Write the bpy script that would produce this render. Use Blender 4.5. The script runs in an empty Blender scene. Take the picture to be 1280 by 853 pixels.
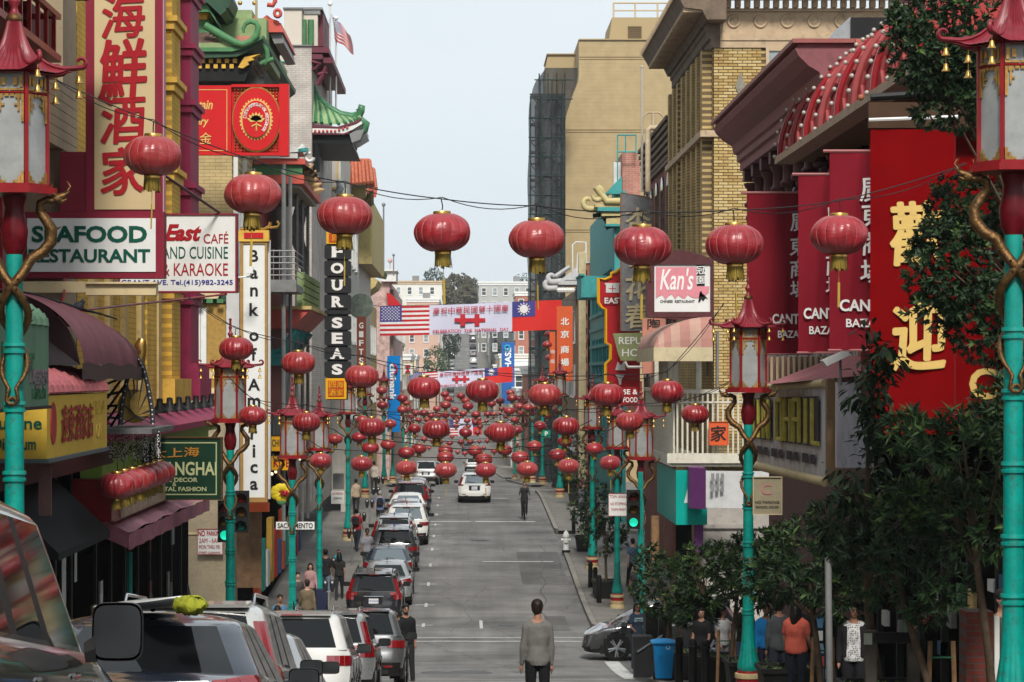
import bpy,bmesh,math,random
import numpy as np
from mathutils import Vector,Matrix,noise as mnoise
R=math.radians
rnd=random.Random(7)
SC=bpy.context.scene
COL=SC.collection
# camera
F=3200.0
VX,VY=578.0,468.0
cam_data=bpy.data.cameras.new("street_camera")
cam_data.sensor_width=36.0
cam_data.lens=36.0*F/1280.0
cam_data.shift_x=(640.0-VX)/1280.0
cam_data.shift_y=(VY-426.5)/1280.0
cam_data.clip_start=0.1
cam_data.clip_end=6000.0
cam=bpy.data.objects.new("street_camera",cam_data)
COL.objects.link(cam)
cam.location=(0,0,0)
cam.rotation_euler=(R(90),0,0)
SC.camera=cam
# sky, sun, exposure
SUN_EL,SUN_AZ=R(43),R(177)
world=bpy.data.worlds.new("World")
SC.world=world
world.use_nodes=True
wn=world.node_tree.nodes;wl=world.node_tree.links
bg=wn["Background"]
sky=wn.new("ShaderNodeTexSky");sky.sky_type='NISHITA';sky.sun_disc=False
sky.sun_elevation=SUN_EL;sky.sun_rotation=SUN_AZ
sky.air_density=1.0;sky.dust_density=2.0
hs=wn.new("ShaderNodeHueSaturation");hs.inputs['Saturation'].default_value=0.2
wl.new(sky.outputs[0],hs.inputs['Color'])
wmix=wn.new("ShaderNodeMix");wmix.data_type='RGBA';wmix.inputs[0].default_value=0.80
wl.new(hs.outputs[0],wmix.inputs[6])
wtc=wn.new("ShaderNodeTexCoord");wno=wn.new("ShaderNodeTexNoise");wno.inputs['Scale'].default_value=2.2
wno.inputs['Detail'].default_value=4
wmp=wn.new("ShaderNodeMapping");wmp.inputs['Scale'].default_value=(1,1,3)
wl.new(wtc.outputs['Generated'],wmp.inputs[0]);wl.new(wmp.outputs[0],wno.inputs['Vector'])
wr=wn.new("ShaderNodeValToRGB")
wr.color_ramp.elements[0].position=0.3;wr.color_ramp.elements[0].color=(6.3,7.15,7.7,1)
wr.color_ramp.elements[1].position=0.75;wr.color_ramp.elements[1].color=(7.2,7.85,8.2,1)
wl.new(wno.outputs['Fac'],wr.inputs[0]);wl.new(wr.outputs[0],wmix.inputs[7])
wl.new(wmix.outputs[2],bg.inputs['Color'])
bg.inputs['Strength'].default_value=0.105
sun=bpy.data.lights.new("sun",'SUN');sun.energy=3.3;sun.angle=R(11);sun.color=(1.0,0.95,0.87)
sun_o=bpy.data.objects.new("sun",sun);COL.objects.link(sun_o)
d=Vector((math.sin(SUN_AZ)*math.cos(SUN_EL),math.cos(SUN_AZ)*math.cos(SUN_EL),math.sin(SUN_EL)))
sun_o.rotation_euler=d.to_track_quat('Z','Y').to_euler()
sun_o.location=(0,0,60)
SC.view_settings.view_transform='Standard';SC.view_settings.look='None'
SC.view_settings.exposure=0.26;SC.view_settings.gamma=1.0
SC.cycles.max_bounces=6;SC.cycles.diffuse_bounces=3;SC.cycles.glossy_bounces=3
SC.cycles.transparent_max_bounces=8;SC.cycles.volume_bounces=0
SC.cycles.caustics_reflective=False;SC.cycles.caustics_refractive=False
# helpers
def W(px,py,D):
 return Vector(((px-VX)*D/F,D,(VY-py)*D/F))
_gp=[(-40,2.5),(0,-1.3),(11.6,-2.35),(23,-3.7),(29,-4.35),(37,-5.1),(45,-5.85),(53,-6.5),(60,-7.2),(67,-7.75),(75,-8.0),(83,-8.1),(90,-7.9),(100,-7.45),(110,-7.12),(122,-6.85),(137,-6.5),(160,-7.0),(183,-7.9),(240,-10),(305,-12),(380,-13.5),(450,-13),(540,-10.5),(600,-6.6),(727,9.3),(850,24),(930,30),(1100,31),(2600,32)]
_gy=np.arange(-40,2601,1.0)
_gz=np.interp(_gy,[a for a,b in _gp],[b for a,b in _gp])
_k=np.exp(-0.5*(np.arange(-10,11)/3.5)**2);_k/=_k.sum()
_gz=np.convolve(np.pad(_gz,10,mode='edge'),_k,mode='valid')
def gz(y):
 return float(np.interp(y,_gy,_gz))
CURB_L,CURB_R=-3.8,4.1
def gs(y,x=None):
 return gz(y)+0.14
class MB:
 """collects shapes and links them as ONE mesh object"""
 def __init__(s):
  s.v=[];s.f=[];s.m=[]
 def poly(s,pts,mi=0):
  b=len(s.v);s.v+=[tuple(p)for p in pts];s.f.append(tuple(range(b,b+len(pts))));s.m.append(mi)
 def add(s,vs,fs,mi=0,M=None):
  b=len(s.v)
  s.v+=[tuple(M@Vector(p))for p in vs]if M is not None else[tuple(p)for p in vs]
  for k,f in enumerate(fs):
   s.f.append(tuple(i+b for i in f));s.m.append(mi if isinstance(mi,int)else mi[k])
 def box(s,x0,x1,y0,y1,z0,z1,mi=0,M=None):
  vs=[(x0,y0,z0),(x1,y0,z0),(x1,y1,z0),(x0,y1,z0),(x0,y0,z1),(x1,y0,z1),(x1,y1,z1),(x0,y1,z1)]
  s.add(vs,[(0,3,2,1),(4,5,6,7),(0,1,5,4),(1,2,6,5),(2,3,7,6),(3,0,4,7)],mi,M)
 def tube(s,pts,r,n=8,mi=0,cap=True,squash=None):
  pts=[Vector(p)for p in pts];L=len(pts)
  rr=list(r)if hasattr(r,'__len__')else[r]*L
  b=len(s.v);up=None
  for i,p in enumerate(pts):
   t=(pts[min(i+1,L-1)]-pts[max(i-1,0)])
   if t.length<1e-9:t=Vector((0,0,1))
   t.normalize()
   if up is None:up=Vector((0,0,1))if abs(t.z)<0.9 else Vector((1,0,0))
   a=t.cross(up)
   if a.length<1e-4:a=t.cross(Vector((0,1,0)))
   a.normalize();c=a.cross(t).normalized();up=c
   for k in range(n):
    w=2*math.pi*k/n
    q=p+a*(math.cos(w)*rr[i])+c*(math.sin(w)*rr[i])
    s.v.append(tuple(q))
  for i in range(L-1):
   for k in range(n):
    k2=(k+1)%n
    s.f.append((b+i*n+k,b+i*n+k2,b+(i+1)*n+k2,b+(i+1)*n+k));s.m.append(mi)
  if cap:
   s.f.append(tuple(b+k for k in range(n-1,-1,-1)));s.m.append(mi)
   s.f.append(tuple(b+(L-1)*n+k for k in range(n)));s.m.append(mi)
 def lathe(s,prof,n=16,c=(0,0,0),mi=0,rad=None,cap=False):
  b=len(s.v);L=len(prof)
  for(r,z)in prof:
   for k in range(n):
    w=2*math.pi*k/n
    q=r*(rad(w,z)if rad else 1)
    s.v.append((c[0]+q*math.cos(w),c[1]+q*math.sin(w),c[2]+z))
  for i in range(L-1):
   for k in range(n):
    k2=(k+1)%n
    s.f.append((b+i*n+k,b+i*n+k2,b+(i+1)*n+k2,b+(i+1)*n+k))
    s.m.append(mi[i]if not isinstance(mi,int)else mi)
  if cap:
   s.f.append(tuple(b+k for k in range(n-1,-1,-1)));s.m.append(mi if isinstance(mi,int)else mi[0])
   s.f.append(tuple(b+(L-1)*n+k for k in range(n)));s.m.append(mi if isinstance(mi,int)else mi[-1])
 def prism(s,outl,a0,a1,axis='y',mi=0):
  """outline of 2D points extruded; axis y: (x,z), axis x: (y,z), axis z: (x,y)"""
  def P(u,v,a):
   return(u,a,v)if axis=='y' else((a,u,v)if axis=='x' else(u,v,a))
  n=len(outl);b=len(s.v)
  s.v+=[P(u,v,a0)for u,v in outl]+[P(u,v,a1)for u,v in outl]
  s.f.append(tuple(b+i for i in range(n)));s.m.append(mi)
  s.f.append(tuple(b+n+i for i in range(n-1,-1,-1)));s.m.append(mi)
  for i in range(n):
   j=(i+1)%n
   s.f.append((b+i,b+n+i,b+n+j,b+j));s.m.append(mi)
 def grid(s,fn,nu,nv,mi=0,closed=False):
  b=len(s.v)
  for i in range(nu+1):
   for j in range(nv+1):
    s.v.append(tuple(fn(i/nu,j/nv)))
  for i in range(nu):
   for j in range(nv):
    a=b+i*(nv+1)+j
    s.f.append((a,a+1,a+nv+2,a+nv+1));s.m.append(mi)
 def ball(s,c,r,n=8,mi=0,sq=(1,1,1)):
  b=len(s.v);m=max(3,n//2)
  for i in range(m+1):
   t=math.pi*i/m
   for k in range(n):
    w=2*math.pi*k/n
    s.v.append((c[0]+r*sq[0]*math.sin(t)*math.cos(w),c[1]+r*sq[1]*math.sin(t)*math.sin(w),c[2]+r*sq[2]*math.cos(t)))
  for i in range(m):
   for k in range(n):
    k2=(k+1)%n
    s.f.append((b+i*n+k,b+(i+1)*n+k,b+(i+1)*n+k2,b+i*n+k2));s.m.append(mi)
 def mesh(s,name,mats,off=None,smooth=None):
  me=bpy.data.meshes.new(name)
  v=s.v if off is None else[(a-off[0],b-off[1],c-off[2])for a,b,c in s.v]
  me.from_pydata(v,[],s.f)
  if not isinstance(mats,(list,tuple)):mats=[mats]
  for m in mats:me.materials.append(m)
  if len(mats)>1:me.polygons.foreach_set('material_index',s.m)
  if smooth:
   bm=bmesh.new();bm.from_mesh(me);bmesh.ops.remove_doubles(bm,verts=bm.verts,dist=1e-5)
   bmesh.ops.recalc_face_normals(bm,faces=bm.faces);bm.to_mesh(me);bm.free()
   me.polygons.foreach_set('use_smooth',[True]*len(me.polygons))
   me.set_sharp_from_angle(angle=R(smooth))
  me.update()
  return me
 def build(s,name,mats,parent=None,smooth=None,origin=None):
  """vertices are world coordinates unless origin says they are already local"""
  off=None
  if origin is None:
   if parent is not None:off=wloc(parent)
   else:
    a=np.array(s.v);off=((a[:,0].min()+a[:,0].max())/2,(a[:,1].min()+a[:,1].max())/2,a[:,2].min())
  me=s.mesh(name,mats,off,smooth)
  o=bpy.data.objects.new(name,me);COL.objects.link(o)
  if parent is not None:o.parent=parent
  elif origin is None:o.location=off
  return o
def wloc(o):
 l=Vector(o.location)
 while o.parent is not None:
  o=o.parent;l=l+o.location
 return l
def tag(o,label=None,cat=None,group=None,kind=None):
 if label:o['label']=label
 if cat:o['category']=cat
 if group:o['group']=group
 if kind:o['kind']=kind
 return o
def thing(name,label,cat,loc=(0,0,0),group=None,rz=0):
 o=bpy.data.objects.new(name,None);COL.objects.link(o);o.location=loc;o.rotation_euler=(0,0,rz)
 o.empty_display_size=0.2
 return tag(o,label,cat,group)
def kids(o):return[c for c in bpy.data.objects if c.parent==o]
def tree_of(root):
 m={}
 for c in bpy.data.objects:
  if c.parent is not None:m.setdefault(c.parent,[]).append(c)
 return[(c,m.get(c,[]))for c in m.get(root,[])]
def dup(root,tree,loc,rz=None,label=None,group=None,scale=None):
 r=root.copy();COL.objects.link(r);r.location=loc
 if rz is not None:r.rotation_euler=(0,0,rz)
 if label:r['label']=label
 if group:r['group']=group
 if scale:r.scale=(scale,)*3
 for c,g in tree:
  d_=c.copy();COL.objects.link(d_);d_.parent=r
  for h in g:
   e=h.copy();COL.objects.link(e);e.parent=d_
 return r
# materials
_mc={}
def mat(name,col,rough=0.7,metal=0.0,var=0.25,scale=3.0,bump=0.0,bscale=40.0,spec=0.2,dirt=0.0,streak=False,coat=0.0,emit=None,sat=None,fine=0.0,trans=0.0,alpha=None):
 if name in _mc:return _mc[name]
 m=bpy.data.materials.new(name);m.use_nodes=True;_mc[name]=m
 nt=m.node_tree;N=nt.nodes;L=nt.links;P=N['Principled BSDF']
 c4=(*col,1)
 P.inputs['Roughness'].default_value=rough;P.inputs['Metallic'].default_value=metal
 P.inputs['Specular IOR Level'].default_value=spec
 if coat:P.inputs['Coat Weight'].default_value=coat;P.inputs['Coat Roughness'].default_value=0.05
 if trans:P.inputs['Transmission Weight'].default_value=trans
 tc=N.new('ShaderNodeTexCoord')
 if var>0 or dirt>0:
  no=N.new('ShaderNodeTexNoise');no.inputs['Scale'].default_value=scale;no.inputs['Detail'].default_value=6;no.inputs['Roughness'].default_value=0.65
  mp=N.new('ShaderNodeMapping');mp.inputs['Scale'].default_value=(1,1,0.25)if streak else(1,1,1)
  L.new(tc.outputs['Object'],mp.inputs[0]);L.new(mp.outputs[0],no.inputs['Vector'])
  rp=N.new('ShaderNodeValToRGB');e=rp.color_ramp.elements
  e[0].position=0.3;e[1].position=0.7
  lo=[max(0,x*(1-var))for x in col];hi=[min(1,x*(1+var*0.6))for x in col]
  e[0].color=(*lo,1);e[1].color=(*hi,1)
  L.new(no.outputs['Fac'],rp.inputs[0]);out=rp.outputs[0]
  if fine>0:
   n3=N.new('ShaderNodeTexNoise');n3.inputs['Scale'].default_value=scale*25;n3.inputs['Detail'].default_value=3
   L.new(tc.outputs['Object'],n3.inputs['Vector'])
   mm=N.new('ShaderNodeMapRange');mm.inputs[1].default_value=0.3;mm.inputs[2].default_value=0.7
   mm.inputs[3].default_value=1-fine;mm.inputs[4].default_value=1+fine
   L.new(n3.outputs['Fac'],mm.inputs[0])
   mu=N.new('ShaderNodeMix');mu.data_type='RGBA';mu.blend_type='MULTIPLY';mu.inputs[0].default_value=1
   L.new(out,mu.inputs[6]);L.new(mm.outputs[0],mu.inputs[7]);out=mu.outputs[2]
  if dirt>0:
   n2=N.new('ShaderNodeTexNoise');n2.inputs['Scale'].default_value=scale*2.7;n2.inputs['Detail'].default_value=8;n2.inputs['Roughness'].default_value=0.75
   L.new(mp.outputs[0],n2.inputs['Vector'])
   r2=N.new('ShaderNodeValToRGB');r2.color_ramp.elements[0].position=0.52;r2.color_ramp.elements[1].position=0.72
   r2.color_ramp.elements[1].color=(dirt,dirt,dirt,1)
   L.new(n2.outputs['Fac'],r2.inputs[0])
   mx=N.new('ShaderNodeMix');mx.data_type='RGBA'
   L.new(r2.outputs[0],mx.inputs[0]);L.new(out,mx.inputs[6]);mx.inputs[7].default_value=(0.045,0.038,0.03,1)
   out=mx.outputs[2]
  L.new(out,P.inputs['Base Color'])
  rr=N.new('ShaderNodeMapRange');rr.inputs[3].default_value=max(0.02,rough-0.08);rr.inputs[4].default_value=min(1,rough+0.1)
  L.new(no.outputs['Fac'],rr.inputs[0]);L.new(rr.outputs[0],P.inputs['Roughness'])
 else:
  P.inputs['Base Color'].default_value=c4
 if bump:
  nb=N.new('ShaderNodeTexNoise');nb.inputs['Scale'].default_value=bscale;nb.inputs['Detail'].default_value=4
  L.new(tc.outputs['Object'],nb.inputs['Vector'])
  bp=N.new('ShaderNodeBump');bp.inputs['Strength'].default_value=bump;bp.inputs['Distance'].default_value=0.02
  L.new(nb.outputs['Fac'],bp.inputs['Height']);L.new(bp.outputs[0],P.inputs['Normal'])
 if emit:
  P.inputs['Emission Color'].default_value=(*emit[0],1);P.inputs['Emission Strength'].default_value=emit[1]
 return m
def brickmat(name,c1,c2,mortar,bw=0.22,bh=0.075,rough=0.9,axis='xz',lo=0.72):
 if name in _mc:return _mc[name]
 m=bpy.data.materials.new(name);m.use_nodes=True;_mc[name]=m
 N=m.node_tree.nodes;L=m.node_tree.links;P=N['Principled BSDF']
 tc=N.new('ShaderNodeTexCoord');sp=N.new('ShaderNodeSeparateXYZ');cb=N.new('ShaderNodeCombineXYZ')
 L.new(tc.outputs['Object'],sp.inputs[0])
 L.new(sp.outputs[0 if axis=='xz' else 1],cb.inputs[0]);L.new(sp.outputs[2],cb.inputs[1])
 b=N.new('ShaderNodeTexBrick');b.inputs['Color1'].default_value=(*c1,1);b.inputs['Color2'].default_value=(*c2,1)
 b.inputs['Mortar'].default_value=(*mortar,1);b.inputs['Scale'].default_value=1
 b.inputs['Mortar Size'].default_value=0.008;b.inputs['Brick Width'].default_value=bw;b.inputs['Row Height'].default_value=bh
 L.new(cb.outputs[0],b.inputs['Vector'])
 no=N.new('ShaderNodeTexNoise');no.inputs['Scale'].default_value=1.3;no.inputs['Detail'].default_value=6
 L.new(tc.outputs['Object'],no.inputs['Vector'])
 mr=N.new('ShaderNodeMapRange');mr.inputs[1].default_value=.3;mr.inputs[2].default_value=.7;mr.inputs[3].default_value=lo;mr.inputs[4].default_value=1.12
 L.new(no.outputs['Fac'],mr.inputs[0])
 mu=N.new('ShaderNodeMix');mu.data_type='RGBA';mu.blend_type='MULTIPLY';mu.inputs[0].default_value=1
 L.new(b.outputs[0],mu.inputs[6]);L.new(mr.outputs[0],mu.inputs[7]);L.new(mu.outputs[2],P.inputs['Base Color'])
 bp=N.new('ShaderNodeBump');bp.inputs['Strength'].default_value=0.6;bp.inputs['Distance'].default_value=0.01;bp.invert=True
 L.new(b.outputs['Fac'],bp.inputs['Height']);L.new(bp.outputs[0],P.inputs['Normal'])
 P.inputs['Roughness'].default_value=rough;P.inputs['Specular IOR Level'].default_value=0.2
 return m
RED=mat('lacquer_red',(0.30,0.012,0.02),0.42,var=0.3,scale=6,bump=0.1)
LAMPRED=mat('lamp_roof_red',(0.20,0.014,0.024),0.4,spec=.4,var=0.3,scale=7,dirt=0.35)
MAROON=mat('maroon_paint',(0.16,0.018,0.04),0.5,var=0.25,scale=3,dirt=0.3)
TEAL=mat('teal_enamel',(0.0,0.25,0.205),0.3,spec=.45,var=0.22,scale=5,dirt=0.75,bump=0.05)
GOLD=mat('old_gold',(0.42,0.24,0.07),0.42,metal=0.55,var=0.5,scale=9,dirt=0.5)
BRONZE=mat('bronze',(0.13,0.07,0.027),0.45,metal=0.75,var=0.5,scale=12,dirt=0.5,bump=0.5,bscale=30)
BRASS=mat('brass',(0.55,0.33,0.09),0.3,metal=0.9,var=0.3,scale=10)
BLACK=mat('black_paint',(0.009,0.009,0.0095),0.5,var=0.3,scale=4)
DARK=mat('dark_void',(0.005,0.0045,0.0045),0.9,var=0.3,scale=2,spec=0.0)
WHITE=mat('white_paint',(0.68,0.68,0.66),0.6,var=0.1,scale=2,dirt=0.2)
CREAM=mat('cream_paint',(0.58,0.47,0.27),0.6,var=0.15,scale=2,dirt=0.3)
GREY=mat('grey_metal',(0.22,0.22,0.22),0.5,metal=0.2,var=0.2,scale=3,dirt=0.3)
GLASSD=mat('window_glass',(0.035,0.045,0.05),0.08,var=0.3,scale=0.8,spec=0.9)
GLASSP=mat('window_glass_pale',(0.22,0.26,0.27),0.1,var=0.3,scale=0.8,spec=0.9)
TRED=mat('sign_red',(0.42,0.012,0.018),0.45,var=0.1)
CONC=mat('pavement_concrete',(0.19,0.18,0.165),0.9,var=0.25,scale=0.7,dirt=0.35,bump=0.3,bscale=60,fine=0.15)
# lettering
_tc={}
def text_mesh(body,h,off=0.0,ex=0.006,sx=1.0,slant=0.0):
 key=(body,round(h,4),off,ex,sx,slant)
 if key in _tc:return _tc[key]
 cu=bpy.data.curves.new('lettering','FONT');cu.body=body;cu.size=1.0;cu.offset=off;cu.extrude=0
 cu.resolution_u=3;cu.shear=slant
 o=bpy.data.objects.new('lettering',cu)
 me=bpy.data.meshes.new_from_object(o)
 bpy.data.objects.remove(o);bpy.data.curves.remove(cu)
 n=len(me.vertices);a=np.zeros(n*3);me.vertices.foreach_get('co',a);a=a.reshape(-1,3)
 fs=[tuple(p.vertices)for p in me.polygons]
 bpy.data.meshes.remove(me)
 if n:
  a[:,0]-=(a[:,0].min()+a[:,0].max())/2;a[:,1]-=(a[:,1].min()+a[:,1].max())/2
  k=h/max(1e-6,a[:,1].max()-a[:,1].min())
  a[:,0]*=k*sx;a[:,1]*=k
 _tc[key]=(a,fs)
 return _tc[key]
def lettering(body,c,h,m,parent,width=None,off=0.0,face='y',proud=0.012,slant=0.0,rot=0.0,name='lettering',label=None):
 cjk=any(ord(ch)>0x2E80 for ch in body)
 bold=off if cjk else 0.0
 if cjk:off=0.0
 """word as real raised lettering; c = centre on the sign's face; face y: looks towards the camera (-Y); x: looks to +X; -x: to -X"""
 a,fs=text_mesh(body,h,off,slant=slant)
 if not len(a):return None
 a=a.copy()
 if width:
  a[:,0]*=width/max(1e-6,a[:,0].max()-a[:,0].min())
 if rot:
  cr,sr=math.cos(rot),math.sin(rot);a=np.stack([a[:,0]*cr-a[:,1]*sr,a[:,0]*sr+a[:,1]*cr,a[:,2]],1)
 if bold:
  a[:,0]+=0.018*h*np.sin(a[:,1]/h*5.0+1);a[:,1]+=0.05*(a[:,0])
 mb=MB()
 if bold:
  shifts=[(0,0)]+[(math.cos(k*math.pi/4),math.sin(k*math.pi/4))for k in range(8)]
  for k,(sx_,sy_)in enumerate(shifts):
   z=proud+0.0012*k;b2=a.copy();b2[:,0]+=sx_*bold*h*0.8;b2[:,1]+=sy_*bold*h*0.6
   vs=[((c[0]+x,c[1]-z,c[2]+y)if face=='y' else((c[0]+z,c[1]+x,c[2]+y)if face=='x' else(c[0]-z,c[1]-x,c[2]+y)))for x,y,_ in b2]
   mb.add(vs,fs)
  o=mb.build(name,m,parent)
  if label:o['label']=label
  return o
 vs=[]
 for z in(0.0,proud):
  for x,y,_ in a:
   if face=='y':vs.append((c[0]+x,c[1]-z,c[2]+y))
   elif face=='x':vs.append((c[0]+z,c[1]+x,c[2]+y))
   else:vs.append((c[0]-z,c[1]-x,c[2]+y))
 n=len(a);F_=[tuple(i+n for i in f)for f in fs]
 ed={}
 for f in fs:
  for i in range(len(f)):
   e=(f[i],f[(i+1)%len(f)]);ed[e]=1
 for(p,q)in ed:
  if(q,p)not in ed:F_.append((p,q,q+n,p+n))
 mb.add(vs,F_)
 o=mb.build(name,m,parent)
 if label:o['label']=label
 return o
# GROUND, ROADS, PAVEMENTS
def strip(x0,x1,y0,y1,dz=0.0,step=1.0,mi=0,mb=None,nx=1,edge=None):
 mb=mb or MB()
 n=max(1,int(math.ceil((y1-y0)/step)))
 b=len(mb.v)
 for i in range(n+1):
  y=y0+(y1-y0)*i/n
  for j in range(nx+1):
   x=x0+(x1-x0)*j/nx
   mb.v.append((x,y,gz(y)+dz))
 for i in range(n):
  for j in range(nx):
   a=b+i*(nx+1)+j
   mb.f.append((a,a+1,a+nx+2,a+nx+1));mb.m.append(mi)
 return mb
def asphalt_mat(name,base,var=0.35):
 m=bpy.data.materials.new(name);m.use_nodes=True
 N=m.node_tree.nodes;L=m.node_tree.links;P=N['Principled BSDF']
 tc=N.new('ShaderNodeTexCoord')
 def noise(sc,det,mp=None,ro=0.6):
  n=N.new('ShaderNodeTexNoise');n.inputs['Scale'].default_value=sc;n.inputs['Detail'].default_value=det;n.inputs['Roughness'].default_value=ro
  q=N.new('ShaderNodeMapping');q.inputs['Scale'].default_value=mp or(1,1,1)
  L.new(tc.outputs['Object'],q.inputs[0]);L.new(q.outputs[0],n.inputs['Vector']);return n.outputs['Fac']
 def rng(f,a,b,c,d):
  r=N.new('ShaderNodeMapRange');r.inputs[1].default_value=a;r.inputs[2].default_value=b;r.inputs[3].default_value=c;r.inputs[4].default_value=d
  L.new(f,r.inputs[0]);return r.outputs[0]
 def mul(a,b):
  k=N.new('ShaderNodeMath');k.operation='MULTIPLY';L.new(a,k.inputs[0]);L.new(b,k.inputs[1]);return k.outputs[0]
 f=rng(noise(0.35,6),0.32,0.68,1-var,1+var*0.7)
 f=mul(f,rng(noise(1.0,5,(1.3,0.035,1)),0.3,0.7,0.80,1.15))
 f=mul(f,rng(noise(0.9,6,(0.3,1.6,1)),0.52,0.70,1.0,0.72))
 f=mul(f,rng(noise(90,2),0.3,0.7,0.86,1.14))
 vo=N.new('ShaderNodeTexVoronoi');vo.feature='DISTANCE_TO_EDGE';vo.inputs['Scale'].default_value=0.34
 q=N.new('ShaderNodeMapping');q.inputs['Scale'].default_value=(1.0,0.45,1)
 nn=N.new('ShaderNodeTexNoise');nn.inputs['Scale'].default_value=1.1;nn.inputs['Detail'].default_value=5
 ad=N.new('ShaderNodeMix');ad.data_type='VECTOR';ad.inputs[0].default_value=0.28
 L.new(tc.outputs['Object'],nn.inputs['Vector']);L.new(tc.outputs['Object'],ad.inputs[4]);L.new(nn.outputs['Color'],ad.inputs[5])
 L.new(ad.outputs[1],q.inputs[0]);L.new(q.outputs[0],vo.inputs['Vector'])
 crack=rng(vo.outputs['Distance'],0.0,0.010,0.74,1.0)
 f=mul(f,crack)
 c=N.new('ShaderNodeMix');c.data_type='RGBA';c.blend_type='MULTIPLY';c.inputs[0].default_value=1;c.inputs[6].default_value=(*base,1)
 L.new(f,c.inputs[7]);L.new(c.outputs[2],P.inputs['Base Color'])
 P.inputs['Roughness'].default_value=0.85;P.inputs['Specular IOR Level'].default_value=0.25
 bp=N.new('ShaderNodeBump');bp.inputs['Strength'].default_value=0.35;bp.inputs['Distance'].default_value=0.01
 L.new(noise(70,3),bp.inputs['Height']);L.new(bp.outputs[0],P.inputs['Normal'])
 return m
ASPH=asphalt_mat('asphalt',(0.178,0.174,0.168))
ASPH2=asphalt_mat('asphalt_patch',(0.125,0.122,0.118),0.2)
EARTH=mat('earth',(0.10,0.095,0.08),0.95,var=0.3,scale=0.05)
LINE=mat('road_paint',(0.55,0.55,0.53),0.7,var=0.3,scale=4,dirt=0.9)
mb=MB()
for(x0,x1,nx)in((-900,-60,6),(-60,CURB_L-0.05,6),(CURB_L-0.05,CURB_R+0.05,1),(CURB_R+0.05,60,6),(60,900,6)):
 strip(x0,x1,-40,2600,-0.30,12.0,mb=mb,nx=nx)
tag(mb.build('ground',EARTH),kind='structure')
ALLEY=(105.5,113.0);SAC=(63.2,79.6);CLAY=(146.0,158.0);WASH=(246,258);JACK=(345,357)
mb=strip(CURB_L,CURB_R,-38,960,0,1.0,nx=2)
tag(mb.build('road',ASPH),kind='structure')
mb=MB()
for(a,b)in(SAC,CLAY,WASH,JACK):
 strip(-70,CURB_L,a,b,0,1.0,mb=mb);strip(CURB_R,70,a,b,0,1.0,mb=mb)
strip(CURB_R,60,ALLEY[0],ALLEY[1],0,1,mb=mb)
tag(mb.build('side_street',ASPH),kind='structure')
CURBM=mat('kerb_stone',(0.24,0.225,0.2),0.85,var=0.25,scale=1.5,dirt=0.4)
def pavement(side,y0,y1):
 mb=MB()
 if side<0:xa,xb=-60.0,CURB_L-0.16
 else:xa,xb=CURB_R+0.16,60.0
 strip(xa,xb,y0+0.16,y1-0.16,0.135,1.0,mb=mb,nx=2)
 o=mb.build('pavement',CONC);tag(o,kind='structure')
 kb=MB()
 x0,x1=(CURB_L-0.16,CURB_L)if side<0 else(CURB_R,CURB_R+0.16)
 n=int((y1-y0)/2.0)+1
 rc=1.6
 sg=-1 if side<0 else 1
 def prof(path):
  for(p,q)in zip(path[:-1],path[1:]):
   P0=Vector((p[0],p[1],0));P1=Vector((q[0],q[1],0));t=(P1-P0)
   if t.length<1e-6:continue
   nrm=Vector((t.y,-t.x,0)).normalized()*0.08
   vs=[]
   for P_ in(P0,P1):
    z=gz(P_.y)
    for s_ in(-1,1):
     for dz in(-0.2,0.145):vs.append((P_.x+nrm.x*s_,P_.y+nrm.y*s_,z+dz))
   kb.add(vs,[(0,1,5,4),(2,6,7,3),(1,3,7,5),(0,2,3,1),(4,5,7,6)])
 xm=(x0+x1)/2
 path=[(xm+sg*rc-sg*rc*math.cos(a),y0+rc-rc*math.sin(a)+0.08)for a in[math.pi/2*(1-k/5)for k in range(5)]]
 path=[(sg*60,y0+0.08)]+path
 yy=y0+rc
 while yy<y1-rc:path.append((xm,yy));yy+=1.8
 path+=[(xm+sg*rc-sg*rc*math.cos(a),y1-rc+rc*math.sin(a)-0.08)for a in[math.pi/2*k/5 for k in range(6)]]
 path+=[(sg*60,y1-0.08)]
 prof(path)
 k=kb.build('kerb',CURBM);tag(k,kind='structure')
 fb=[]
 return o
for s_,blocks in((-1,[(-38,SAC[0]),(SAC[1],CLAY[0]),(CLAY[1],WASH[0]),(WASH[1],JACK[0]),(JACK[1],950)]),(1,[(-38,SAC[0]),(SAC[1],ALLEY[0]),(ALLEY[1],CLAY[0]),(CLAY[1],WASH[0]),(WASH[1],JACK[0]),(JACK[1],950)])):
 for(a,b)in blocks:
  o=pavement(s_,a,b)
  if b<150 and s_>0 and a>50:
   cnt=0;y=a+0.5
   fm=None
   while y<b-1.4 and cnt<150:
    for k in range(3):
     x=CURB_R+0.2+k*0.98
     mb=MB();z0,z1=gz(y),gz(y+0.95)
     e=0.012
     mb.add([(x+e,y+e,z0+.138),(x+.98-e,y+e,z0+.138),(x+.98-e,y+.98-e,z1+.138),(x+e,y+.98-e,z1+.138),(x+e+.01,y+e+.01,z0+.147),(x+.98-e-.01,y+e+.01,z0+.147),(x+.98-e-.01,y+.98-e-.01,z1+.147),(x+e+.01,y+.98-e-.01,z1+.147)],[(4,5,6,7),(0,1,5,4),(1,2,6,5),(2,3,7,6),(3,0,4,7)])
     mb.build('paving_flag',CONC,o);cnt+=1
    y+=0.98
def mark(name,quads,dz=0.006,m=LINE):
 mb=MB()
 for(x0,x1,y0,y1)in quads:
  strip(x0,x1,y0,y1,dz,0.5,mb=mb)
 return tag(mb.build(name,m),kind='structure')
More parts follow.
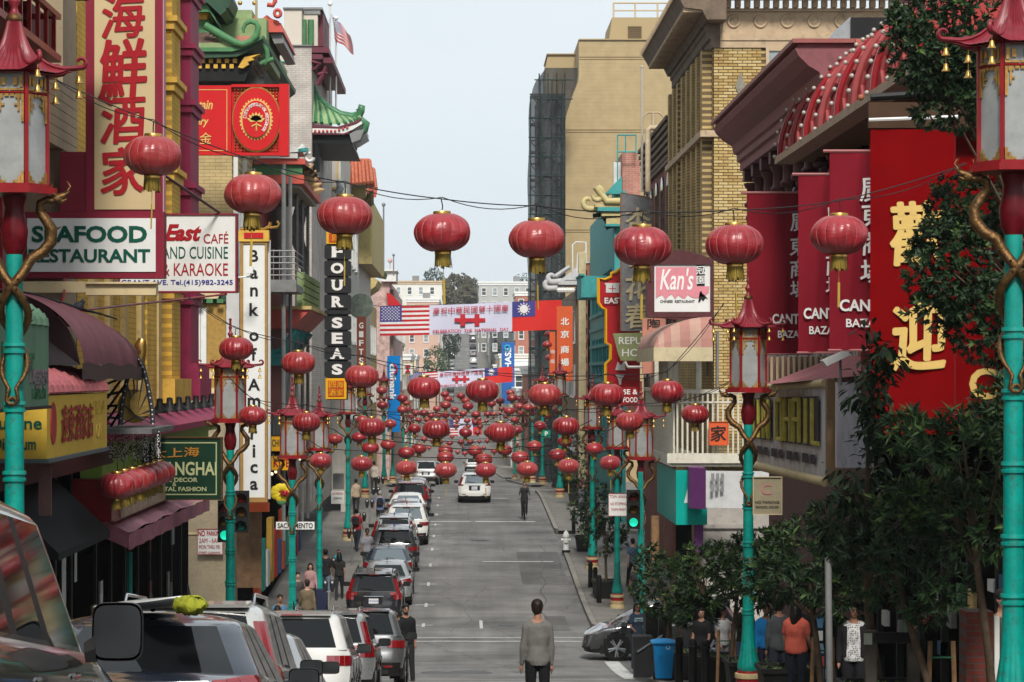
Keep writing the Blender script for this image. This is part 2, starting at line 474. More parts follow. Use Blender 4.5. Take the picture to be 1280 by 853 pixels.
def wavy(x0,x1,y,w,dev=0.12,seed=0):
 q=[];n=14
 for i in range(n):
  a=x0+(x1-x0)*i/n;b=x0+(x1-x0)*(i+1)/n
  yy=y+dev*math.sin(i*1.3+seed)
  q.append((a,b,yy,yy+w))
 return q
mark('crosswalk_line',wavy(CURB_L+.3,CURB_R-.2,77.9,0.16,0.04)+wavy(CURB_L+.3,CURB_R-.2,76.6,0.2,0.05,1))
mark('crosswalk_line',wavy(CURB_L+.3,CURB_R+.2,60.4,0.14,0.06,2)+wavy(CURB_L+.3,CURB_R,58.2,0.14,0.1,3))
mark('crosswalk_line',[(3.85,4.25,60.6,69.5)])
mark('stop_line',[(0.6,3.4,119.6,120.0),(-1.5,0.4,119.7,120.0)])
mark('stop_line',[(1.0,2.4,135.4,135.8),(0.8,3.6,101.2,101.4)])
mark('lane_line',[(0.55,0.65,81,83.5)])
q=[]
for y in(82,88,94,100,106,112,118,124,130,136):
 q+=[(-1.62,-0.95,y,y+0.12),(-1.3,-1.2,y-0.5,y+0.6)]
mark('parking_mark',q)
mark('asphalt_patch',[(2.2,3.9,94,105)],0.004,ASPH2)
mark('asphalt_patch',[(2.7,3.4,80.2,84.8)],0.005,ASPH2)
q=[]
for i in range(60):
 y=82.5+i*0.42;x=2.62+0.10*math.sin(i*0.5)+0.012*i
 q.append((x,x+0.02+0.03*math.sin(i*1.7)**2,y,y+0.45))
mark('tar_seam',q,0.008,mat('tar',(0.05,0.05,0.05),0.5,var=0.2))
mb=MB()
for(x,y,r)in((0.15,64.2,0.62),(1.6,64.8,0.32),(0.75,110.0,0.4),(1.45,82.0,0.3),(-0.7,64.4,0.35)):
 z=gz(y)+0.007
 mb.lathe([(0.001,0.012),(r*0.8,0.012),(r,0.0)],20,(x,y,z))
tag(mb.build('manhole_cover',mat('cast_iron',(0.10,0.10,0.10),0.5,metal=0.5,var=0.3)),kind='structure')
hz=MB();hz.box(-1000,1000,-60,2700,-15,62)
ho=hz.build('haze',[]);tag(ho,kind='stuff')
hm=bpy.data.materials.new('haze_air');hm.use_nodes=True
for n in list(hm.node_tree.nodes):
 if n.type=='BSDF_PRINCIPLED':hm.node_tree.nodes.remove(n)
pv=hm.node_tree.nodes.new('ShaderNodeVolumePrincipled');pv.inputs['Density'].default_value=0.00013;pv.inputs['Color'].default_value=(0.9,0.95,1.0,1)
hm.node_tree.links.new(pv.outputs[0],hm.node_tree.nodes['Material Output'].inputs['Volume'])
ho.data.materials.append(hm)
# DRAGON STREET LAMPS
MILK=mat('milk_glass',(0.29,0.30,0.295),0.35,var=0.22,scale=3,dirt=0.25,spec=0.6)
LAC=mat('lamp_lacquer',(0.24,0.012,0.016),0.3,var=0.2,scale=6,dirt=0.2)
NECK=mat('dark_red_neck',(0.10,0.004,0.008),0.3,var=0.4,scale=9)
RINGC=mat('ring_cream',(0.48,0.37,0.2),0.6,var=0.2,scale=6,dirt=0.5)
def make_lamp(label,loc,group):
 t=thing('street_lamp',label,'street lamp',loc,group)
 o0=(0,0,0)
 mb=MB()
 mb.lathe([(0.0,-0.3),(0.25,-0.3),(0.25,0.10),(0.23,0.14),(0.25,0.17),(0.25,0.26)],24,mi=[0,0,0,0,0])
 mb.lathe([(0.25,0.26),(0.215,0.27),(0.215,0.36)],24,mi=[1,1])
 mb.lathe([(0.215,0.36),(0.235,0.37),(0.24,0.41),(0.235,0.45),(0.2,0.46)],24,mi=0)
 mb.lathe([(0.2,0.46),(0.19,0.5),(0.0,0.5)],24,mi=1)
 mb.build('base',[RINGC,LAC],t,40,origin=o0)
 mb=MB()
 prof=[(0.172,0.50),(0.19,0.54),(0.188,0.60),(0.17,0.70),(0.145,0.84),(0.122,1.0),(0.108,1.18),(0.1,1.4),(0.098,1.5)]
 def fl(w,z):
  k=max(0,1-abs(z-0.72)/0.5)
  return 1-0.075*k*(0.5+0.5*math.cos(12*w))**2
 mb.lathe(prof,72,rad=fl)
 mb.lathe([(0.098,1.5),(0.078,5.0)],16)
 mb.build('pole',TEAL,t,50,origin=o0)
 for z in(1.52,2.05,2.7,3.35,3.9):
  mb=MB();r=0.098-0.02*(z-1.5)/3.5
  mb.lathe([(r-.004,z-.05),(r+.02,z-.045),(r+.02,z-.02),(r+.006,z-.015),(r+.006,z+.015),(r+.024,z+.02),(r+.02,z+.05),(r-.004,z+.055)],18)
  mb.build('pole_ring',TEAL,t,40,origin=o0)
 mb=MB()
 mb.lathe([(0.08,4.78),(0.115,4.86),(0.13,5.0),(0.10,5.14),(0.09,5.22),(0.12,5.33),(0.0,5.34)],20)
 mb.build('neck',NECK,t,50,origin=o0)
 for sgn in(1,-1):
  mb=MB();pts=[];rr=[]
  for i in range(9):
   a=i/8;w=a*2*math.pi*1.1;q=0.012+0.05*a
   pts.append(Vector((sgn*(0.0+q*math.cos(w)),-0.115,3.42+q*math.sin(w))));rr.append(0.008+0.010*a)
  for i in range(1,25):
   a=i/24;w=-math.pi/2+sgn*a*2*math.pi*1.15;r=0.115+0.02*a
   pts.append(Vector((r*math.cos(w),r*math.sin(w),3.48+1.15*a)));rr.append(0.018+0.03*a)
  end=pts[-1]
  for(x,y,z,q)in((sgn*0.17,-0.07,4.74,.052),(sgn*0.27,-0.03,4.80,.056),(sgn*0.345,0,4.90,.058),(sgn*0.35,0,5.02,.056),(sgn*0.29,0,5.11,.05),(sgn*0.235,0,5.18,.044),(sgn*0.24,0,5.26,.04),(sgn*0.31,0,5.295,.038),(sgn*0.37,0,5.28,.036)):
   pts.append(Vector((x,y,z)));rr.append(q)
  mb.tube(pts,rr,8)
  for i in range(10,len(pts)-2,2):
   p=pts[i];r_=rr[i]
   out=Vector((p.x,p.y,0));out=out.normalized()if out.length>0.01 else Vector((1,0,0))
   mb.tube([p+out*r_*0.7,p+out*(r_*1.7)+Vector((0,0,0.02))],[0.014,0.002],4)
  mb.build('dragon',BRONZE,t,60,origin=o0)
  dr=bpy.data.objects[-1]if False else[c for c in COL.objects if c.parent==t][-1]
  hb=MB()
  hx=sgn*0.40;hz_=5.30
  hb.ball((hx,0,hz_),0.055,8,sq=(1.2,0.8,0.85))
  hb.tube([(hx,0,hz_+.01),(hx+sgn*.07,0,hz_+0.035),(hx+sgn*.115,0,hz_+.07)],[.04,.03,.012],6)
  hb.tube([(hx,0,hz_-.02),(hx+sgn*.06,0,hz_-.02),(hx+sgn*.09,0,hz_+.0)],[.03,.02,.008],6)
  for dy in(-.03,.03):
   hb.tube([(hx-sgn*.01,dy,hz_+.03),(hx-sgn*.06,dy*1.5,hz_+.10),(hx-sgn*.05,dy*2,hz_+.16)],[.014,.01,.003],5)
   hb.tube([(hx+sgn*.08,dy*.6,hz_+.06),(hx+sgn*.12,dy*1.6,hz_+.12),(hx+sgn*.09,dy*2,hz_+.17)],[.008,.006,.002],4)
  hb.build('head',BRONZE,dr,60,origin=o0)
 r0,zb,zt=0.31,5.40,6.46
 hx=[(math.cos(k*math.pi/3),math.sin(k*math.pi/3))for k in range(6)]
 mb=MB()
 mb.prism([(x*.40,y*.40)for x,y in hx],zb-.06,zb,'z')
 mb.prism([(x*.36,y*.36)for x,y in hx],zb,zb+.03,'z')
 mb.build('floor_ring',LAC,t,origin=o0);mb=MB()
 mb.prism([(x*.33,y*.33)for x,y in hx],zt,zt+.05,'z');mb.build('top_ring',LAC,t,origin=o0);mb=MB()
 for k in range(6):
  (x,y),(x2,y2)=hx[k],hx[(k+1)%6]
  mb.tube([(x*r0,y*r0,zt-.19),(x2*r0,y2*r0,zt-.19)],0.014,4)
 mb.build('transom_ring',LAC,t,origin=o0)
 for k in range(6):
  (x,y),(x2,y2)=hx[k],hx[(k+1)%6]
  mb=MB();q=r0*.97
  mb.poly([(x*q,y*q,zb),(x2*q,y2*q,zb),(x2*q,y2*q,zt),(x*q,y*q,zt)])
  mb.poly([(x*(q-.01),y*(q-.01),zt),(x2*(q-.01),y2*(q-.01),zt),(x2*(q-.01),y2*(q-.01),zb),(x*(q-.01),y*(q-.01),zb)])
  mb.build('pane',MILK,t,origin=o0)
  mb=MB();mb.box(-.017,.017,-.017,.017,zb,zt,M=Matrix.Translation((x*r0,y*r0,0))@Matrix.Rotation(k*math.pi/3,4,'Z'))
  mb.build('post',LAC,t,origin=o0)
  mb=MB()
  ex=Vector((x2-x,y2-y,0)).normalized();nx_=Vector(((x+x2)/2,(y+y2)/2,0)).normalized()
  c0=Vector((x*r0,y*r0,0));Lh=r0
  def fr(u0,u1,z0,z1):
   p=[c0+ex*u+nx_*n_+Vector((0,0,z))for n_ in(-.004,.012)for u,z in((u0,z0),(u1,z0),(u1,z1),(u0,z1))]
   mb.add(p,[(0,1,2,3),(4,7,6,5),(0,4,5,1),(1,5,6,2),(2,6,7,3),(3,7,4,0)])
  for m_ in(0,1):
   def U(a,b):return(a,b)if not m_ else(Lh-b,Lh-a)
   for(u0,u1,z0,z1)in((.02,.10,zb+.02,zb+.05),(.02,.045,zb+.05,zb+.14),(.05,.075,zb+.05,zb+.10),(.08,.12,zb+.04,zb+.06),(.02,.045,zt-.46,zt-.2),(.05,.10,zt-.24,zt-.2),(.06,.08,zt-.36,zt-.24),(.08,.11,zt-.31,zt-.29),(.11,.15,zt-.225,zt-.2),(.02,.15,zt-.17,zt-.15),(.03,.06,zt-.14,zt-.03),(.08,.12,zt-.12,zt-.05)):
    fr(*U(u0,u1),z0,z1)
  mb.build('fretwork',GOLD,t,origin=o0)
 mb=MB()
 NA=144
 def rf(w,s_):
  k=(0.5+0.5*math.cos(6*w))**6
  hexr=math.cos(math.pi/6)/math.cos(((w)%(math.pi/3))-math.pi/6)
  r=0.06+0.40*(0.42*s_+0.58*s_**2.2)
  r=r*((1-s_)+s_*hexr)+0.10*k*s_**3
  z=7.0-0.53*(1-(1-s_)**1.7)+0.045*k*s_**4
  r+=0.011*(0.3+s_)*math.cos(36*w)
  return(r*math.cos(w),r*math.sin(w),z)
 mb.grid(lambda u,v:rf(2*math.pi*u,v),NA,9)
 mb.grid(lambda u,v:tuple(a*(1-.9*v)if i<2 else a-0.02 for i,a in enumerate(rf(2*math.pi*u,1.0))),NA,1)
 mb.build('roof',LAMPRED,t,80,origin=o0)
 for k in range(6):
  w=k*math.pi/3;c,s_=math.cos(w),math.sin(w);mb=MB()
  pts=[];rr=[]
  for i in range(5):
   a=i/4;x,y,z=rf(w,0.55+0.45*a);pts.append((x,y,z+.01));rr.append(.016+.012*a)
  R0=math.hypot(pts[-1][0],pts[-1][1]);z0=pts[-1][2]
  for i in range(1,11):
   a=i/10;q=0.055*(1-.45*a);th=-math.pi/2+a*4.6
   pts.append(((R0+.05+q*math.cos(th))*c,(R0+.05+q*math.cos(th))*s_,z0+.055+q*math.sin(th)));rr.append(.028-.014*a)
  mb.tube(pts,rr,6);mb.build('roof_curl',LAMPRED,t,60,origin=o0)
  for(rb,zz)in((R0+.03,z0-.13),(R0+.03,z0-.27)):
   bb=MB();bb.lathe([(0.004,.06),(.018,.055),(.022,.03),(.03,0.005),(.042,-.012),(.0,-.012)],10,(rb*c,rb*s_,zz))
   bb.tube([(rb*c,rb*s_,zz+.05),(rb*c,rb*s_,zz+.15)],.004,4)
   bb.build('bell',BRASS,t,50,origin=o0)
 mb=MB()
 mb.lathe([(.075,6.97),(.08,7.0),(.06,7.03),(.04,7.05),(.03,7.10),(.055,7.14),(.055,7.17),(.028,7.2),(.024,7.25),(.04,7.28),(.028,7.31),(.022,7.42),(.03,7.44),(.03,7.47),(0.0,7.48)],14,mi=[1,1,0,0,0,0,0,0,0,0,0,0,0,0])
 mb.build('spire',[LAMPRED,BRONZE],t,50,origin=o0)
 return t
LG='dragon lamps lining both pavements'
lamps=[(-4.2,24.0,'dragon street lamp nearest on the left, cut by the photo edge beside the seafood sign'),(-4.75,52.4,'dragon street lamp in front of the tall white bank sign'),(-4.45,67.0,'dragon street lamp behind the yellow flower decoration'),(-4.75,85.0,'dragon street lamp with fluted foot beside the far side parking meters'),(-4.85,108.5,'dragon street lamp behind the black four seas sign'),(-5.1,134,'dragon street lamp just right of the brown gift shop sign'),(-4.9,160,'dragon street lamp in front of the blue bank banner'),(-5.0,183,'distant dragon street lamp with bright foot on the left pavement'),(-4.9,212,'distant dragon street lamp on the left beyond the crest'),(-4.9,240,'farthest dragon street lamp seen on the left'),(4.93,22.9,'dragon street lamp nearest on the right, rising beside the big dark tree'),(4.98,44.6,'dragon street lamp with cream and red foot standing among the planters'),(4.85,69.5,'dragon street lamp behind the crossing car, its roof against the white balcony'),(5.2,86.0,'dragon street lamp with fluted foot by the planter trees past the crossing'),(4.95,97.5,'dragon street lamp under the yellow and red neon sign'),(5.1,134,'dragon street lamp beneath the orange hanging banner'),(5.0,160,'dragon street lamp above the cyclist on the right'),(5.0,183,'distant dragon street lamp on the right past the crest'),(5.0,212,'distant dragon street lamp near the dark netted tower'),(4.9,240,'farthest dragon street lamp seen on the right')]
L0=None
for x,y,lb in lamps:
 loc=(x,y,gs(y))
 if L0 is None:L0=make_lamp(lb,loc,LG);L0t=tree_of(L0)
 else:dup(L0,L0t,loc,label=lb,group=LG)
# RED LANTERNS ON WIRES
def silk(name,c,top):
 m=bpy.data.materials.new(name);m.use_nodes=True;N=m.node_tree.nodes;L=m.node_tree.links;P=N['Principled BSDF']
 tc=N.new('ShaderNodeTexCoord');no=N.new('ShaderNodeTexNoise');no.inputs['Scale'].default_value=5;no.inputs['Detail'].default_value=5
 mp=N.new('ShaderNodeMapping');mp.inputs['Scale'].default_value=(1,1,3)
 L.new(tc.outputs['Object'],mp.inputs[0]);L.new(mp.outputs[0],no.inputs['Vector'])
 oi=N.new('ShaderNodeObjectInfo');ad=N.new('ShaderNodeMath');ad.operation='ADD'
 mk=N.new('ShaderNodeMath');mk.operation='MULTIPLY';mk.inputs[1].default_value=0.25
 L.new(oi.outputs['Random'],mk.inputs[0]);L.new(mk.outputs[0],ad.inputs[0]);L.new(no.outputs['Fac'],ad.inputs[1])
 r=N.new('ShaderNodeValToRGB');r.color_ramp.elements[0].position=0.38;r.color_ramp.elements[0].color=(*c,1)
 r.color_ramp.elements[1].position=0.9;r.color_ramp.elements[1].color=(*top,1)
 L.new(ad.outputs[0],r.inputs[0]);L.new(r.outputs[0],P.inputs['Base Color'])
 P.inputs['Roughness'].default_value=0.34;P.inputs['Specular IOR Level'].default_value=0.65;P.inputs['Sheen Weight'].default_value=0.05;P.inputs['Sheen Roughness'].default_value=0.4
 P.inputs['Sheen Tint'].default_value=(1,0.7,0.7,1)
 wv=N.new('ShaderNodeTexNoise');wv.inputs['Scale'].default_value=14;m2=N.new('ShaderNodeMapping');m2.inputs['Scale'].default_value=(1,1,4)
 L.new(tc.outputs['Object'],m2.inputs[0]);L.new(m2.outputs[0],wv.inputs['Vector'])
 bp=N.new('ShaderNodeBump');bp.inputs['Strength'].default_value=0.25;bp.inputs['Distance'].default_value=0.02
 L.new(wv.outputs['Fac'],bp.inputs['Height']);L.new(bp.outputs[0],P.inputs['Normal'])
 return m
SILK=silk('lantern_silk',(0.195,0.006,0.010),(0.32,0.02,0.028))
SILK2=silk('lantern_silk_faded',(0.24,0.012,0.016),(0.36,0.045,0.042))
RIBM=mat('lantern_rib',(0.34,0.10,0.10),0.5,var=0)
FRINGE=mat('gold_fringe',(0.22,0.15,0.025),0.55,var=0.5,scale=30,streak=True,metal=0.3)
TAGM=mat('yellow_tag',(0.4,0.27,0.05),0.6,var=0.2)
RL,HL=0.28,0.182
def lprof(t):
 a=math.pi*(0.10+0.80*t)
 return RL*(math.sin(a)**0.78),HL*math.cos(a)/math.cos(math.pi*0.10)
def lantern_parts(full,sm,wonk=0.0,seed=0):
 g=random.Random(seed)
 NS=16;sub=6 if full else 2;nt=14 if full else 8
 mb=MB()
 def P(u,v):
  w=2*math.pi*u;r,z=lprof(v)
  ph=(u*NS)%1.0
  r*=1-0.035*(1-math.sin(math.pi*ph))**1.2
  r+=wonk*0.012*math.sin(5*w+9*v+seed)*math.sin(math.pi*v)
  return(r*math.cos(w),r*math.sin(w),z)
 mb.grid(P,NS*sub,nt)
 out=[('silk_shade',mb.mesh('silk_shade',sm,None,75))]
 if full:
  mb=MB()
  for k in range(NS):
   w=2*math.pi*k/NS
   mb.tube([(lprof(i/14)[0]*.975*math.cos(w),lprof(i/14)[0]*.975*math.sin(w),lprof(i/14)[1])for i in range(15)],0.0035,4)
  out.append(('rib',mb.mesh('rib',RIBM)))
 mb=MB()
 mb.lathe([(.0,HL+.03),(.082,HL+.03),(.088,HL+.02),(.088,HL-.0),(.08,HL-.008)],16 if full else 8)
 out.append(('cap',mb.mesh('cap',BRASS if full else GOLD,None,40)));mb=MB()
 mb.lathe([(.075,-HL+.01),(.082,-HL-.0),(.082,-HL-.03),(.0,-HL-.03)],16 if full else 8)
 out.append(('cap',mb.mesh('cap',BRASS if full else GOLD,None,40)))
 mb=MB()
 n=26 if full else 9
 for k in range(n):
  w=2*math.pi*k/n;l=.13+g.uniform(-.02,.02)if full else.13
  r1=.078;r2=.084+g.uniform(-.008,.008);dw=math.pi/n*(0.95 if full else 1.3);z0=-HL-.025
  w2=w+g.uniform(-.06,.06)
  mb.poly([(r1*math.cos(w-dw),r1*math.sin(w-dw),z0),(r1*math.cos(w+dw),r1*math.sin(w+dw),z0),(r2*math.cos(w2+dw),r2*math.sin(w2+dw),z0-l),(r2*math.cos(w2-dw),r2*math.sin(w2-dw),z0-l)])
 out.append(('tassel',mb.mesh('tassel',FRINGE)))
 mb=MB()
 mb.tube([(0,0,HL+.02),(.01,0,HL+.08),(-.004,0,HL+.15)],.006 if full else.008,4)
 out.append(('hook',mb.mesh('hook',BLACK)))
 return out
VARS={(f,k):lantern_parts(f,[SILK,SILK2][k%2],0.6 if k>1 else 0.25,k)for f in(True,False)for k in range(4)}
TAGMESH=None
def lantern(px,py,w,label,group,tagstr=False,idx=0):
 global TAGMESH
 D=0.56*F/w;p=W(px,py,D)
 full=w>25
 k=(idx*7+int(px))%4
 t=thing('red_lantern',label,'lantern',p,group,rz=idx*0.37+px*0.01)
 t.rotation_euler[0]=math.sin(px)*0.03;t.rotation_euler[1]=math.cos(px*1.7)*0.04
 for nm,me in VARS[(full,k)]:
  o=bpy.data.objects.new(nm,me);COL.objects.link(o);o.parent=t
 if tagstr:
  if TAGMESH is None:
   mb=MB();mb.tube([(0,0,-HL-.1),(0,0,-HL-.30)],.003,4);mb.box(-.012,.012,-.005,.005,-HL-.52,-HL-.28);TAGMESH=mb.mesh('paper_tag',TAGM)
  o=bpy.data.objects.new('paper_tag',TAGMESH);COL.objects.link(o);o.parent=t
 return t,p
WIRE=mat('black_cable',(0.02,0.02,0.022),0.6,var=0)
def cable(pts,r,label,sag=0.06):
 mb=MB();out=[]
 for a,b in zip(pts[:-1],pts[1:]):
  a=Vector(a);b=Vector(b);n=8
  for i in range(n):
   t=i/n;q=a.lerp(b,t);q.z-=sag*(a-b).length*4*t*(1-t)*0.5;out.append(q)
 out.append(Vector(pts[-1]));mb.tube(out,r,5)
 return tag(mb.build('cable',WIRE,None),label,'cable')
ORD=['first','second','third','fourth','fifth','sixth','seventh','eighth','ninth']
rows=[('nearest large row',[(191,195,73),(316,243,72),(431,270,70),(553,291,71),(671,299,70),(803,308,73),(918,306,73),(1049,294,72)],(60,95),(1208,205),4),('second row',[(295,436,43),(373,454,43),(452,471,43),(530,485,42),(603,489,42),(681,494,42),(759,494,43),(834,490,42)],(236,372),(905,380),3),('third row',[(316,520,35),(383,528,36),(464.5,534,35),(545,537,35),(626,540.6,37),(707.5,533,34.5),(787,527,35),(869,518,35)],(284,470),(925,470),3),('fourth row',[(401,576,27.4),(452,580,27.4),(508,585,27),(557,588,28),(607,588,27),(659,586.5,27),(710.5,583,27.5),(762.6,579,27)],(372,540),(798,540),2),('fifth row',[(419,549,19),(463,560,22),(508,566,21.5),(556.6,572,21.5),(605,574.5,22),(650,572,23),(696.6,569,22),(743,561,22)],(399,530),(775,530),1),('sixth row',[(449,547,19),(485,556,19),(524,561,19),(557,563,19),(594,564,19),(631,563,19),(668,558,19.5),(706,552,19)],(432,525),(740,525),1),('seventh row',[(453,525,16),(488,530,16),(518,536,17),(550,541,16.5),(582,541,17),(613,541,17),(646,537.5,15.5),(675,532.5,16.5)],(436,505),(700,508),1),]
for ri,(rn,ls,ea,eb,nt)in enumerate(rows):
 pts=[]
 for i,(px,py,w)in enumerate(ls):
  lb=ORD[i]+' red lantern from the left in the %s strung over the street'%rn
  t,p=lantern(px,py,w,lb,'red lanterns strung over the street',tagstr=(ri in(0,3)and i in(0,3,4,6,7))or(ri==0),idx=i+ri)
  pts.append(p+Vector((0,0,HL+.15)))
 D0,D1=pts[0].y,pts[-1].y
 r=max(0.006,D0/F*0.55)
 pts2=[W(*ea,D0)]+pts+[W(*eb,D1)]
 cable(pts2,r,'black cable carrying the %s of red lanterns'%rn,0.03)
 if ri<3:
  cable([p+Vector((0,0.05,0.02))for p in pts2],r*.8,'slack second cable looping behind the %s of lanterns'%rn,0.16)
small=[(477,488,14),(478,506.5,14),(503,498,14),(508,504,9),(503,512,14),(493,515,8),(556,493,11),(560,499,11),(557,506.5,14),(546,511,10),(568,512,10),(549,519,9),(557,519,11),(530,516.5,12),(520,516.5,10),(539,519.6,10),(514,521,8),(523,525,9),(534,525,9),(556,526,9),(576,495,11),(582,501,11),(585,508,14),(579,517,10),(567,520,9),(574,521.5,7),(594,519,11),(584,526,9),(594,528,9),(570,533,8),(572,526,6),(585,533,7),(597,540,7),(562,554,9),(576,553,9),(588,552.6,9),(536.5,560,6),(530,549,9),(572,565,7),(581,567,7.5),(551.6,552.6,6),(646,537.5,9),(609,551,7),(599,552,6),(617.6,564,9),(654.6,551,6),(625,501.5,11.5),(614.5,505,11),(640,497.7,13.5),(638,491,11),(649.6,499,8),(649.6,508,11),(660,509.6,13),(669,509,9),(636.5,514,14),(627,511,8),(651.5,502.7,7),(595,518,12),(609.5,517.7,10),(617.6,517.7,7),(631.4,521,6),(643,525,10),(651.5,516.5,9),(624.5,516.5,5),(592.5,525,7),(599,524,6),(608,526.5,6),(600,533.4,8),(597,541,8),(586,533,6),(665,521,9),(546,531,6),(560,541,7),(620,533,7),(630,528,6),(540,552,6),(605,560,6),(565,546,6),(612,543,7),(626,550,7),(639,545,7),(645,556,7),(519,545,7),(507,539,8),(684,519,12),(696,512,12),(700,530,11),(657,530,8)]
TN=['first','second','third','fourth','fifth','sixth','seventh','eighth','ninth','tenth','eleventh','twelfth','thirteenth','fourteenth','fifteenth','sixteenth','seventeenth','eighteenth','nineteenth','twentieth','last but one','last']
tiers={}
for q in small:tiers.setdefault(sum(q[1]>=e for e in(500,508,515,520,527,536,548)),[]).append(q)
for k in sorted(tiers):
 for i,(px,py,w)in enumerate(sorted(tiers[k])):
  lantern(px,py,w,'tiny far red lantern, %s from the left in the %s tier of the distant cluster'%(TN[min(i,21)],['top','second','third','fourth','fifth','sixth','seventh','lowest'][k]),'tiny distant lanterns far down the street',idx=i)
for ang_y,w_ in((507,14),(519,10),(533,7.5),(553,8)):
 D=0.56*F/w_
 cable([W(478+(14-w_)*5,ang_y-9,D),W(578,ang_y-3,D),W(672-(14-w_)*4,ang_y-9,D)],D/F*0.3,'thin distant cable with tiny lanterns %d metres away'%int(D)if False else['thin','thinner','faint','faintest'][[507,519,533,553].index(ang_y)]+' distant cable of tiny lanterns far down the street',0.02)
# BUILDINGS
def wbox(mb,px0,py0,px1,py1,D,th=0.1,mi=0):
 a=W(px0,py1,D);b=W(px1,py0,D)
 mb.box(a.x,b.x,D,D+th,a.z,b.z,mi)
def Zp(py,D):return(VY-py)*D/F
def Xp(px,D):return(px-VX)*D/F
def pbox(mb,n,pl,a0,a1,z0,z1,d0,d1,mi=0):
 """box on a wall: n 'y' faces the camera, 'x' faces +X, '-x' faces -X; d0..d1 = how far proud"""
 if n=='y':mb.box(a0,a1,pl-d1,pl-d0,z0,z1,mi)
 elif n=='x':mb.box(pl+d0,pl+d1,a0,a1,z0,z1,mi)
 else:mb.box(pl-d1,pl-d0,a0,a1,z0,z1,mi)
def window(par,n,pl,a0,a1,z0,z1,fm,pm,nx=1,nz=2,t=0.06,proud=0.07,sill=True):
 mb=MB()
 pbox(mb,n,pl,a0,a0+t,z0,z1,0,proud);pbox(mb,n,pl,a1-t,a1,z0,z1,0,proud)
 pbox(mb,n,pl,a0+t,a1-t,z0,z0+t,0,proud-.003);pbox(mb,n,pl,a0+t,a1-t,z1-t,z1,0,proud-.003)
 for i in range(1,nx):
  a=a0+(a1-a0)*i/nx;pbox(mb,n,pl,a-t*.35,a+t*.35,z0+t,z1-t,0,proud*.8)
 for i in range(1,nz):
  z=z0+(z1-z0)*i/nz;pbox(mb,n,pl,a0+t,a1-t,z-t*.35,z+t*.35,0,proud*.7)
 if sill:pbox(mb,n,pl,a0-.06,a1+.06,z0-.09,z0-.004,0,proud+.06)
 f=mb.build('window',fm,par)
 mb=MB();pbox(mb,n,pl,a0+t*.5,a1-t*.5,z0+t*.5,z1-t*.5,0.004,proud*.35)
 mb.build('pane',pm,f)
 return f
def part(name,m,par,fn,smooth=None,label=None):
 mb=MB();fn(mb);o=mb.build(name,m,par,smooth)
 if label:o['label']=label
 return o
PURPLE=mat('plum_cornice',(0.235,0.085,0.095),0.6,var=0.2,scale=1.5,dirt=0.5)
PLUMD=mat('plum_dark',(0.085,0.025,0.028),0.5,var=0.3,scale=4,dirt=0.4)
STONE=mat('cream_stone',(0.47,0.35,0.23),0.8,var=0.2,scale=1.3,dirt=0.55,bump=0.3,bscale=12)
STONED=mat('dark_stone',(0.17,0.125,0.09),0.85,var=0.35,scale=2,dirt=0.7,bump=0.4,bscale=14)  # darker stone tone with random dirt, for cornice, courses and other trim
YB=[mat('yellow_brick',(0.47,0.33,0.13),0.8,var=0.25,scale=3,fine=.15),mat('yellow_brick_pale',(0.53,0.40,0.19),0.8,var=0.2,scale=3,fine=.15),mat('yellow_brick_brown',(0.38,0.25,0.09),0.8,var=0.25,scale=3,fine=.15)]
MORT=mat('dark_mortar',(0.13,0.10,0.06),0.95,var=0.2)
YBRICK=brickmat('yellow_brickwork',(0.44,0.31,0.13),(0.50,0.37,0.17),(0.16,0.11,0.06),0.3,0.097,axis='yz')
RBRICK=brickmat('red_brickwork',(0.27,0.10,0.075),(0.33,0.13,0.10),(0.13,0.08,0.07),0.22,0.075,axis='yz')
RBRICKX=brickmat('red_brickwork_front',(0.40,0.16,0.12),(0.46,0.21,0.16),(0.5,0.36,0.3),0.3,0.09,axis='xz')
WBRICK=brickmat('white_brickwork',(0.48,0.43,0.39),(0.53,0.48,0.44),(0.33,0.29,0.26),0.3,0.09,axis='xz')
TANB=brickmat('tan_render',(0.365,0.28,0.155),(0.37,0.283,0.157),(0.35,0.265,0.145),1.2,0.3,axis='xz',lo=.93)
TAN=mat('tan_paint',(0.365,0.28,0.155),0.8,var=0.05,scale=.3)
PEB=mat('pebble_dash',(0.34,0.28,0.19),0.9,var=0.15,scale=2,dirt=0.3,bump=1.0,bscale=9,fine=0.35)
GREENP=mat('pagoda_green',(0.07,0.20,0.085),0.5,var=0.25,scale=2,dirt=0.4)
GREENL=mat('pale_green',(0.24,0.32,0.15),0.6,var=0.2,scale=2,dirt=0.3)
GREEND=mat('dark_green',(0.03,0.075,0.045),0.5,var=0.3,scale=2,dirt=0.3)
YEL=mat('yellow_paint',(0.60,0.36,0.06),0.65,var=0.2,scale=2,dirt=0.4)
YELL=mat('straw_paint',(0.52,0.38,0.16),0.65,var=0.2,scale=2,dirt=0.4)
MAG=mat('magenta_paint',(0.26,0.022,0.07),0.6,var=0.2,scale=2,dirt=0.3)
LIME=mat('lime_paint',(0.23,0.38,0.06),0.6,var=0.2,scale=2,dirt=0.3)
CORAL=mat('coral_paint',(0.55,0.10,0.075),0.55,var=0.15,scale=2,dirt=0.2)
ORANGE=mat('orange_sign',(0.60,0.10,0.03),0.5,var=0.1)
TURQ=mat('turquoise_paint',(0.05,0.30,0.30),0.6,var=0.25,scale=1.5,dirt=0.35)
SALM=mat('salmon_paint',(0.48,0.20,0.145),0.7,var=0.15,scale=1.5,dirt=0.3)
SHOP=mat('shop_teal',(0.0,0.30,0.25),0.4,var=0.15,scale=1,dirt=0.2)
VIO=mat('violet_paint',(0.12,0.03,0.13),0.5,var=0.15)
